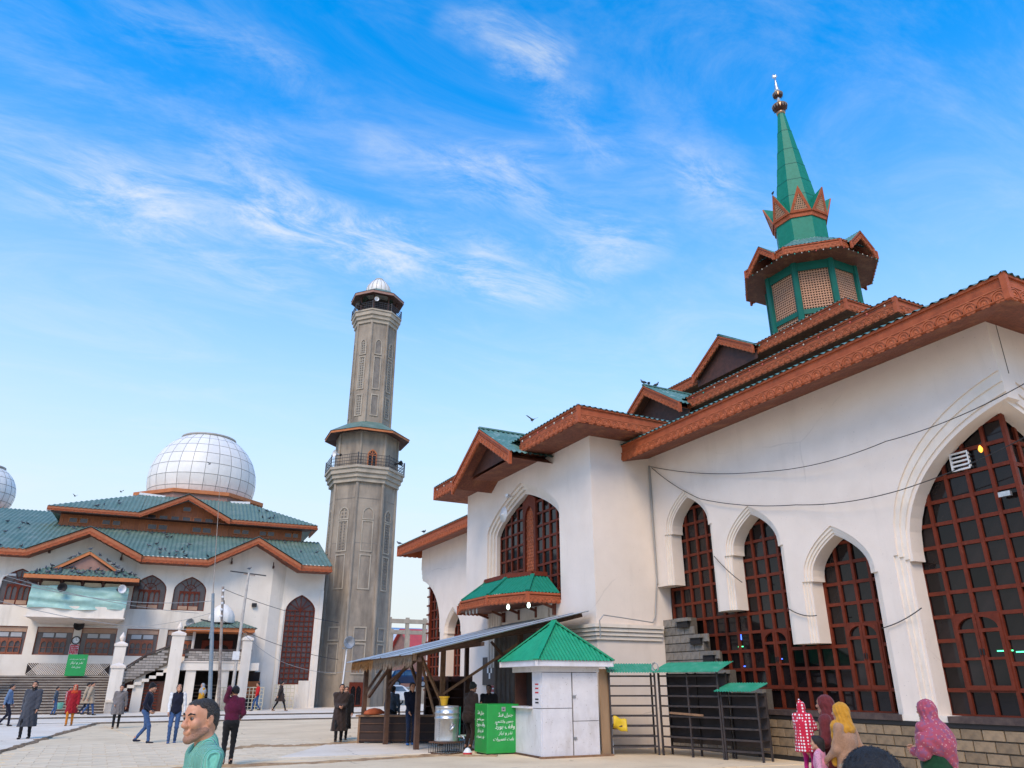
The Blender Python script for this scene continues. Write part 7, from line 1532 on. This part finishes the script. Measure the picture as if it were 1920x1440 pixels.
def strands(V, c, n, L, w_, HR):
    """short tapered hair strands lying along the scalp"""
    rs = np.random.RandomState(5); g = G(); back = np.array((HR @ Vector((0, -.8, -.5)))); 
    for i in rs.randint(0, len(V), n):
        p = V[i]; nn = (p - c); nn = nn / np.linalg.norm(nn); d = back + rs.normal(0, .35 if L < .03 else .16, 3); d = d - nn * (d @ nn) * .85; d = d / np.linalg.norm(d); s_ = np.cross(nn, d) * w_
        q = p + d * L * .5 + nn * (.0025 if L < .03 else .002); r = p + d * L + nn * (.004 if L < .03 else -.010)
        g.add([tuple(p - s_), tuple(p + s_), tuple(q + s_ * .8), tuple(q - s_ * .8), tuple(r)], [(0, 1, 2, 3), (3, 2, 4)])
    return g
def person(label, loc, az, Ht=1.72, top='jacket', top_m='c_black', leg_m='c_jeans_dark', shoe='shoe_dark', stride=.0, hands=None, head=(0, 0), hair='short', hair_m='hair', hem=.42, skin='skin', beard=False, arms_m=None, vox=.017, hv=.012, lean=0.0, scarf=None, child=False, girth=1.0, group=None, cat='person'):
    t = thing('person', label, cat, loc, R(-az)); sc = Ht / 1.72
    if group: t['group'] = group
    hip = Vector((0, 0, .90)); sh_z = 1.405; nk = Vector((0, lean * .9, 1.47)); S_ = {}
    hc = nk + Vector((0, .025 + lean * .15, .135)); HR = Matrix.Rotation(R(head[0]), 4, 'Z') @ Matrix.Rotation(R(-head[1]), 4, 'X')
    f = stride; feet = {-1: Vector((-.085, -f * .5, .08)), 1: Vector((.085, f * .5, .08))}
    if f > .3: feet[-1].z += .05
    hp = {s: Vector((s * .09, 0, .90)) for s in (-1, 1)}; kn, an = {}, {}
    for s in (-1, 1): kn[s], an[s] = ik(hp[s], feet[s], .43, .425, (s * .05, 1, 0))
    shd = {s: Vector((s * .185, lean * .75 - .01, sh_z)) for s in (-1, 1)}; hands = hands or {}
    el, wr = {}, {}
    for s in (-1, 1):
        tgt = hands.get(s) or (s * .25, .03 + (-s * f * .35), .84); el[s], wr[s] = ik(shd[s], tgt, .285, .25, (s * .35, -1, -.1))
    lean_v = np.array([0, lean, 0])
    # --- skin: head, neck, hands
    def hd(v): return tuple(hc + (HR @ Vector(v)))
    HRn = np.array(HR.to_3x3()); hcn = np.array(hc)
    loc_ = lambda P: (P - hcn) @ HRn
    skull = [ell_(hd((0, -.014, .026)), (.075, .097, .086), HR), ell_(hd((0, .040, .045)), (.058, .055, .058), HR), ell_(hd((0, -.055, -.02)), (.062, .05, .07), HR)]
    face_ = [ell_(hd((0, .026, -.03)), (.061, .066, .088), HR), ell_(hd((0, .078, -.104)), (.022, .020, .021), HR)]
    for s in (-1, 1): face_ += [cap_(hd((s * .052, .002, -.062)), hd((s * .014, .070, -.106)), .024, .020), ell_(hd((s * .040, .066, -.020)), (.026, .026, .028), HR)]
    nose = [cap_(hd((0, .090, .020)), hd((0, .114, -.020)), .0075, .0105), ell_(hd((0, .114, -.027)), (.0115, .012, .010), HR), cap_(hd((-.036, .084, .030)), hd((.036, .084, .030)), .012)]
    for s in (-1, 1): nose.append(ell_(hd((s * .012, .103, -.031)), (.009, .011, .008), HR))
    lips = [cap_(hd((-.018, .0905, -.060)), hd((.018, .0905, -.060)), .005), cap_(hd((-.015, .0905, -.072)), hd((.015, .0905, -.072)), .006)]
    ears = [ell_(hd((s * .076, -.014, -.010)), (.008, .018, .028), HR @ Matrix.Rotation(R(12), 4, 'X')) for s in (-1, 1)]
    neck = [cap_(nk + Vector((0, -.03, -.07)), hc + Vector((0, -.022, -.05)), .062, .056)]
    sb_ = [ell_(hd((s * .033, .103, .010)), (.018, .015, .010), HR) for s in (-1, 1)] + [ell_(hd((s * .086, -.008, -.008)), (.006, .009, .014), HR) for s in (-1, 1)]
    pieces = [sdf_mesh(skull + face_ + nose + lips + ears + neck, hv, .018, sb_)]
    fg = G()
    for s in (-1, 1):
        d = (wr[s] - el[s]).normalized()
        pieces.append(sdf_mesh([cap_(el[s] + (wr[s] - el[s]) * .7, wr[s], .034, .028), ell_(wr[s] + d * .05, (.036, .024, .052), (d.to_track_quat('Z', 'X')).to_matrix().to_4x4())], max(.012, hv), .022))
        hand_geo(fg, wr[s], d, Vector((-s * .8, .5, 0)) - d * d.dot(Vector((-s * .8, .5, 0))), s)
        pieces.append(sdf_mesh([cap_(an[s] + Vector((0, 0, .05)), an[s] - Vector((0, 0, .02)), .042, .04)], .016, .02))
    fg.tube([(0, -.01, .90), (0, lean * .5, 1.2), tuple(nk + Vector((0, -.03, -.06)))], [.10, .10, .06], 10)
    for s in (-1, 1): fg.tube([(0, lean * .8, 1.36), tuple(shd[s]), tuple(el[s]), tuple(wr[s])], [.05, .048, .036, .028], 8); fg.tube([(0, 0, .93), tuple(hp[s]), tuple(kn[s]), tuple(an[s] - Vector((0, 0, .02)))], [.08, .07, .048, .035], 8)
    off = 0; VV, QQ = [], []
    for V, Q in pieces: VV.append(V); QQ.append(Q + off); off += len(V)
    np_obj('body', (np.concatenate(VV), np.concatenate(QQ)), skin, t, sc, fg)
    for s in (-1, 1):
        g = G(); g.lathe([(.002, -.0115), (.008, -.008), (.0115, 0), (.008, .008), (.002, .0115)], 10); e = obj('eye', g, 'eye_white', t, False, True, Matrix.Translation(Vector(hd((s * .033, .0825, .010))) * sc))
        g = G(); g.lathe([(.001, .0), (.0075, .0), (.006, .0025), (.001, .0035)], 8); obj('iris', g, 'eye_dark', e, False, True, HR @ Matrix.Translation((0, .0095, 0)) @ Matrix.Rotation(R(-90), 4, 'X'))
        g = G(); g.tube([Vector(hd((s * .012, .0975, .029))) * sc, Vector(hd((s * .032, .0975, .037))) * sc, Vector(hd((s * .055, .081, .032))) * sc], [.004, .006, .0025], 6); obj('eyebrow', g, 'hair', t)
    g = G(); g.tube([Vector(hd((-.021, .0920, -.0665))) * sc, Vector(hd((0, .0960, -.0660))) * sc, Vector(hd((.021, .0920, -.0665))) * sc], [.0015, .0035, .0015], 6); obj('mouth', g, 'lip', t)
    # --- hair, cap, beard follow the same skull
    n3 = HR.to_3x3()
    jit = lambda q: .004 * np.sin(q[..., 0] * 190 + q[..., 2] * 130) + .003 * np.sin(q[..., 1] * 260 - q[..., 2] * 170)
    if hair in ('short', 'thin', 'long', 'beanie', 'cap'):
        def region(P):
            q = loc_(P); x, y, z = np.abs(q[..., 0]), q[..., 1], q[..., 2]
            if hair in ('beanie', 'cap'): return .38 * y - .92 * z + .0
            if hair == 'long': return np.minimum(.85 * y - .5 * z - .02, 9)
            front = .75 * y - .66 * z - (.004 if hair == 'thin' else .012) + (.45 if hair == 'thin' else .12) * np.maximum(0, x - .012) + jit(q)
            nape = -.085 - z + jit(q) * .6; burn = np.maximum.reduce([.062 - x, y - .012, -.028 - y, -.032 - z])
            return np.minimum(np.maximum(front, nape), burn)
        pr = list(skull)
        if hair == 'beanie': pr.append(ell_(hd((0, -.03, .11)), (.05, .06, .04), HR))
        if hair == 'long': pr.append(cap_(hd((0, -.075, .02)), hd((0, -.085, -.11)), .06, .045))
        dsp = None if hair in ('beanie', 'cap') else (lambda P: .0020 * np.sin(P[..., 0] * 330 + 40 * P[..., 2]) * np.sin(P[..., 1] * 290 + P[..., 2] * 210))
        hm_ = (sdf_mesh(pr, hv * .9, .02, (), (), dsp, {'short': .011, 'thin': .0035, 'long': .018, 'beanie': .016, 'cap': .014}[hair], region))
        ex_ = None
        if hv < .008: ex_ = strands(hm_[0], hcn, 2600 if hair == 'thin' else 1800, .012 if hair == 'thin' else .055, .0011 if hair == 'thin' else .0016, HR)
        np_obj('hair' if hair not in ('beanie', 'cap') else 'cap', hm_, hair_m, t, sc, ex_)
    if beard:
        def bregion(P):
            q = loc_(P); x, y, z = np.abs(q[..., 0]), q[..., 1], q[..., 2]
            mouth = .011 - np.sqrt((z + .066) ** 2 + (np.maximum(0, x - .014)) ** 2) if True else 0
            return np.maximum.reduce([z + .034 + .16 * y + jit(q) * .8, mouth + .0 * x, -.135 - z, -.02 - y])
        np_obj('beard', sdf_mesh(skull + face_, hv, .018, (), (), (lambda P: .0012 * np.sin(P[..., 0] * 420) * np.sin(P[..., 2] * 390)), .012 if beard == 1 else .0022, bregion), 'hair' if beard == 1 else 'stubble', t, sc)
    if scarf:
        pr = [ell_(hd((0, -.02, .02)), (.098, .118, .112), HR), cap_(hd((0, -.04, -.08)), nk + Vector((0, -.02, -.06)), .098, .12), ell_(nk + Vector((0, .0, -.08)), (.19, .13, .09))]
        if scarf == 'drape': pr += [cap_(nk + Vector((-.05, .10, -.06)), nk + Vector((-.07, .16, -.52)), .055, .05), cap_(nk + Vector((-.05, .10, -.05)), nk + Vector((.02, .10, -.1)), .06)]
        if scarf == 'shawl': pr += [ell_(nk + Vector((0, -.03, -.20)), (.275, .195, .22)), cap_(nk + Vector((-.20, -.04, -.2)), nk + Vector((-.22, .02, -.36)), .10, .08), cap_(nk + Vector((.20, -.04, -.2)), nk + Vector((.22, -.02, -.34)), .10, .08), cap_(nk + Vector((.02, -.11, -.28)), nk + Vector((.12, -.15, -.66)), .15, .02)]
        if scarf == 'hood': pr += [cap_(hd((0, -.05, .08)), hd((0, -.09, .20)), .07, .012)]
        np_obj('headscarf', sdf_mesh(pr, vox * .75, .05, [ell_(hd((0, .12, -.015)), (.062, .07, .088), HR)], (), lambda P: .0045 * np.sin(P[..., 2] * 34 + np.arctan2(P[..., 1], P[..., 0]) * 11) + .003 * np.sin(P[..., 2] * 60 + P[..., 0] * 45)), hair_m, t, sc)
    # --- trousers and shoes
    long_ = top in ('pheran', 'kurta', 'dress')
    tr = []
    for s in (-1, 1): tr += [cap_(hp[s], kn[s], .088 * girth, .062), cap_(kn[s], an[s], .060, .046)]
    tr += [ell_((0, -.015, .93), (.165 * girth, .12 * girth, .11))]
    np_obj('trousers', sdf_mesh(tr, vox, .03, (), (), lambda P: .004 * np.sin(P[..., 2] * 55 + 6 * P[..., 0] * 8)), leg_m, t, sc)
    for s in (-1, 1):
        a = an[s]; pr = [ell_(a + Vector((0, -.015, -.035)), (.042, .055, .045)), ell_(a + Vector((0, .075, -.052)), (.045, .095, .030))]
        np_obj('shoe', sdf_mesh(pr, .012, .03, (), [((0, 0, -1), -(a.z - .08))]), shoe, t, sc)
    # --- upper garment
    nz = np.random.RandomState(int(abs(loc[0] * 97 + loc[1] * 31)) % 9999).uniform(0, 6, 4)
    fold = lambda P: (.003 if vox < .012 else .007) * np.sin(P[..., 2] * 26 + P[..., 0] * 31 + nz[0]) * np.cos(P[..., 1] * 24 + P[..., 2] * 11 + nz[1])
    ws = girth
    tor = [ell_((0, lean * .65, 1.24), (.185 * ws, .128 * ws, .20)), cap_((-.115, lean * .8, 1.40), (.115, lean * .8, 1.40), .068), ell_((0, lean * .2, 1.02), (.162 * ws, .122 * ws, .17)), cap_((0, lean * .85 - .015, 1.42), nk + Vector((0, -.02, .0)), .085, .068)]
    slv = []
    fat = .012 if long_ else .0
    for s in (-1, 1): slv += [cap_(shd[s], el[s], .068 + fat, .054 + fat), cap_(el[s], el[s] + (wr[s] - el[s]) * .93, .054 + fat, .040 + 1.6 * fat)]
    cut = []
    if top == 'jacket': tor += [ell_((0, 0, .92), (.172 * ws, .130 * ws, .10))]; cut = [((0, 0, -1), -.84)]
    if top == 'sweater': cut = [((0, 0, -1), -.87)]
    if top == 'coat': tor += [ell_((0, 0, .85), (.18 * ws, .145 * ws, .18))]; cut = [((0, 0, -1), -.70)]
    if long_:
        y_ = (an[1].y + an[-1].y) / 2; w2 = .185 * ws if top != 'dress' else .22
        tor += [cap_((-.07, 0, .95), (-.095, y_ * .4 - f * .22, hem - .02), .125 * ws, w2 * .80), cap_((.07, 0, .95), (.095, y_ * .4 + f * .22, hem - .02), .125 * ws, w2 * .80), cap_((0, 0, 1.2), (0, 0, hem), .15 * ws, w2)]
        cut = [((0, 0, -1), -hem)]; base = fold
        fold = lambda P: base(P) + .014 * np.clip((1.15 - P[..., 2]) / .7, 0, 1) * np.sin(np.arctan2(P[..., 1], P[..., 0]) * 9 + P[..., 2] * 5 + nz[2])
    opening = [ell_(nk + Vector((0, .075, .0)), (.035, .04, .06))]
    if arms_m: np_obj('vest' if arms_m else 'top', sdf_mesh(tor, vox, .05, opening, cut, fold), top_m, t, sc); np_obj('sleeves', sdf_mesh(slv, vox, .03, (), (), fold), arms_m, t, sc)
    else: np_obj({'pheran': 'robe', 'kurta': 'tunic', 'dress': 'dress', 'sweater': 'sweater', 'coat': 'coat'}.get(top, 'jacket'), sdf_mesh(tor + slv, vox, .045, opening, cut, fold), top_m, t, sc)
    return t
# ---- left half of the court
person('young man in pale denim shirt at the left edge, cut by the frame', (-3.25, 41.5, .05), 95, 1.68, 'jacket', 'c_denim_pale', 'c_navy', stride=.4)
person('bearded man in long charcoal robe walking on the pale path', (-1.82, 31.8, .05), 196, 1.78, 'pheran', 'c_charcoal', 'c_black', stride=.28, hem=.36, beard=1, girth=1.12, head=(12, 0))
person('person in dark coat carrying a green bag before the steps', (-1.85, 51.6, .15), 95, 1.45, 'coat', 'c_slate', 'c_denim', stride=.2)
person('child in red and white dotted jumper by the steps', (-1.25, 52.0, .15), 120, 1.42, 'jacket', 'c_stripe', 'c_black', stride=.1)
person('woman in dark red dress, orange trousers and red headscarf', (-.76, 40.6, .05), 190, 1.66, 'kurta', 'c_red', 'c_orange', 'shoe_tan', stride=.25, hem=.52, hair='none', hair_m='c_orange_red', scarf='plain', girth=1.05)
person('man in beige shawl robe walking right before the steps, nearer of two', (-.15, 49.9, .15), 80, 1.68, 'kurta', 'c_beige', 'c_denim', stride=.55, hem=.62, girth=1.1, head=(-30, 0))
person('man in beige robe half hidden behind the other beige robe', (-.35, 50.9, .15), 85, 1.66, 'kurta', 'c_beige', 'c_jeans_dark', stride=.5, hem=.62, girth=1.05)
person('man in grey tweed tunic and dark trousers walking to the camera', (1.02, 38.2, .0), 185, 1.70, 'kurta', 'c_tweed', 'c_black', 'shoe_tan', stride=.3, hem=.55, beard=2, hands={1: (.16, .12, .95), -1: (-.27, -.06, .86)})
person('young man in navy jacket, black beanie and blue jeans', (1.58, 28.5, .0), 105, 1.74, 'jacket', 'c_navy', 'c_denim', 'c_navy', stride=.42, hair='beanie', hair_m='c_black', lean=.05, hands={-1: (-.18, .12, .95), 1: (.19, .14, .95)}, beard=2, head=(-8, 0))
person('man in navy vest with white sleeves looking down at his hand', (2.42, 28.1, .0), 188, 1.74, 'jacket', 'c_navy', 'c_denim', 'c_denim', stride=.22, arms_m='c_white', head=(10, -22), hands={1: (.20, .14, .90), -1: (-.26, .04, .86)})
person('woman in mustard dress and grey scarf behind the mast', (5.55, 49.9, .15), 250, 1.62, 'dress', 'c_mustard', 'c_mustard', stride=.2, hem=.3, hair='none', hair_m='c_grey_scarf', scarf='shawl')
person('man in burgundy sweater and black cap seen from behind, phone at ear', (2.95, 19.9, .0), 8, 1.70, 'sweater', 'c_burgundy', 'c_black', stride=.12, hair='cap', hair_m='c_black', hands={-1: (-.10, .10, 1.56), 1: (.20, .22, 1.02)}, girth=1.08, head=(18, -8))
person('man in bright red jacket and blue jeans by the arcade', (9.25, 53.2, .15), 260, 1.66, 'jacket', 'c_jacket_red', 'c_denim', stride=.45)
person('man in long dark coat striding right before the tall window', (10.3, 51.2, .15), 88, 1.74, 'pheran', 'c_brown', 'c_black', 'shoe_tan', stride=.75, hem=.58)
person('man in dark brown robe with clasped hands beside the tin shelter', (7.18, 26.0, .0), 193, 1.74, 'pheran', 'c_brown', 'c_black', stride=.25, hem=.34, hands={1: (.05, .24, 1.06), -1: (-.06, .24, 1.06)}, girth=1.1, beard=2)
person('person in black robe half hidden behind the brown robed man', (7.62, 27.0, .0), 195, 1.66, 'pheran', 'c_black', 'c_black', stride=.25, hem=.36, girth=1.05)
person('young man in black jacket and blue shoes under the tin shelter', (8.78, 23.75, .02), 188, 1.76, 'jacket', 'c_navy', 'c_jeans_dark', 'shoe_blue', stride=.1, hands={1: (.10, .18, .92), -1: (-.24, .03, .86)}, head=(8, 0))
person('man in slate jacket seen from behind at the shelter counter', (9.0, 26.2, .0), 35, 1.68, 'jacket', 'c_slate', 'c_black', head=(-15, 0))
person('customer in brown coat leaning over the green donation box', (9.50, 21.05, .02), 70, 1.74, 'coat', 'c_brown', 'c_brown', lean=.14, girth=1.15, hair='beanie', hair_m='c_olive', hands={1: (.10, .36, 1.18), -1: (-.15, .35, 1.2)})
person('stall keeper in dark clothes in the shade behind the green box', (10.35, 21.5, .02), 215, 1.70, 'pheran', 'c_black', 'c_black', skin='skin_shaded')
# ---- right group by the plinth
person('woman in yellow headscarf and tan knit cardigan before the plinth', (8.42, 7.23, 0), 345, 1.52, 'coat', 'c_tan_knit', 'c_beige', hair='none', hair_m='c_scarf_yellow', scarf='drape', vox=.013, girth=1.1, hands={1: (.24, .02, .9), -1: (-.12, .26, .98)})
mw = person('woman in maroon headscarf carrying a toddler before the plinth', (8.72, 7.72, 0), 335, 1.60, 'dress', 'c_maroon', 'c_maroon', hair='none', hair_m='c_maroon', scarf='plain', vox=.014, hem=.25, hands={1: (.0, .26, 1.12), -1: (-.22, .22, 1.02)})
td = person('toddler in red polka-dot hooded suit held against the shoulder', (8.40, 7.86, .60), 75, .92, 'dress', 'c_polka', 'c_magenta', 'c_sky', hair='none', hair_m='c_polka', scarf='hood', vox=.026, hv=.02, hands={1: (.14, .30, 1.22), -1: (-.14, .30, 1.18)}, girth=1.3, hem=.6)
person('small child in pink top with black hair beside the women', (8.28, 7.55, 0), 330, 1.13, 'jacket', 'c_pink', 'c_jeans_dark', hair='long', vox=.018, arms_m='c_lilac_dots', girth=1.05)
person('woman in pink floral shawl and dark green dress by the pier', (8.62, 6.18, 0), 358, 1.57, 'dress', 'c_green_dark', 'c_green_dark', hair='none', hair_m='c_floral', scarf='shawl', vox=.013, hem=.12, girth=1.1, hands={1: (.06, .24, 1.15), -1: (-.06, .24, 1.12)}, arms_m='c_floral')
person('dark-haired head of a person at the bottom edge, nearest the camera', (1.99, 1.63, 0), 50, 1.57, 'jacket', 'c_black', 'c_black', hair='long', hv=.007, vox=.016)
# ---- nearest man, in profile
person('man in mint green knitted sweater in profile, nearest on the left', (.66, 5.14, 0), 264, 1.668, 'sweater', 'c_mint', 'c_black', hair='thin', hair_m='hair_fg', hv=.0045, vox=.011, girth=.96, skin='skin_fg', beard=2, head=(24, 3), lean=.05, hands={1: (.15, .10, .86), -1: (-.15, .10, .86)})
g = G(); g.lathe([(.09, .0), (.13, .02), (.15, .3), (.12, .34)], 12); tb_ = obj('shopping_bag', g, 'c_mint', None, False, True, T(-1.55, 51.4, .45, 0, (1, .5, 1))); tag(tb_, 'pale green shopping bag carried before the steps', 'bag')
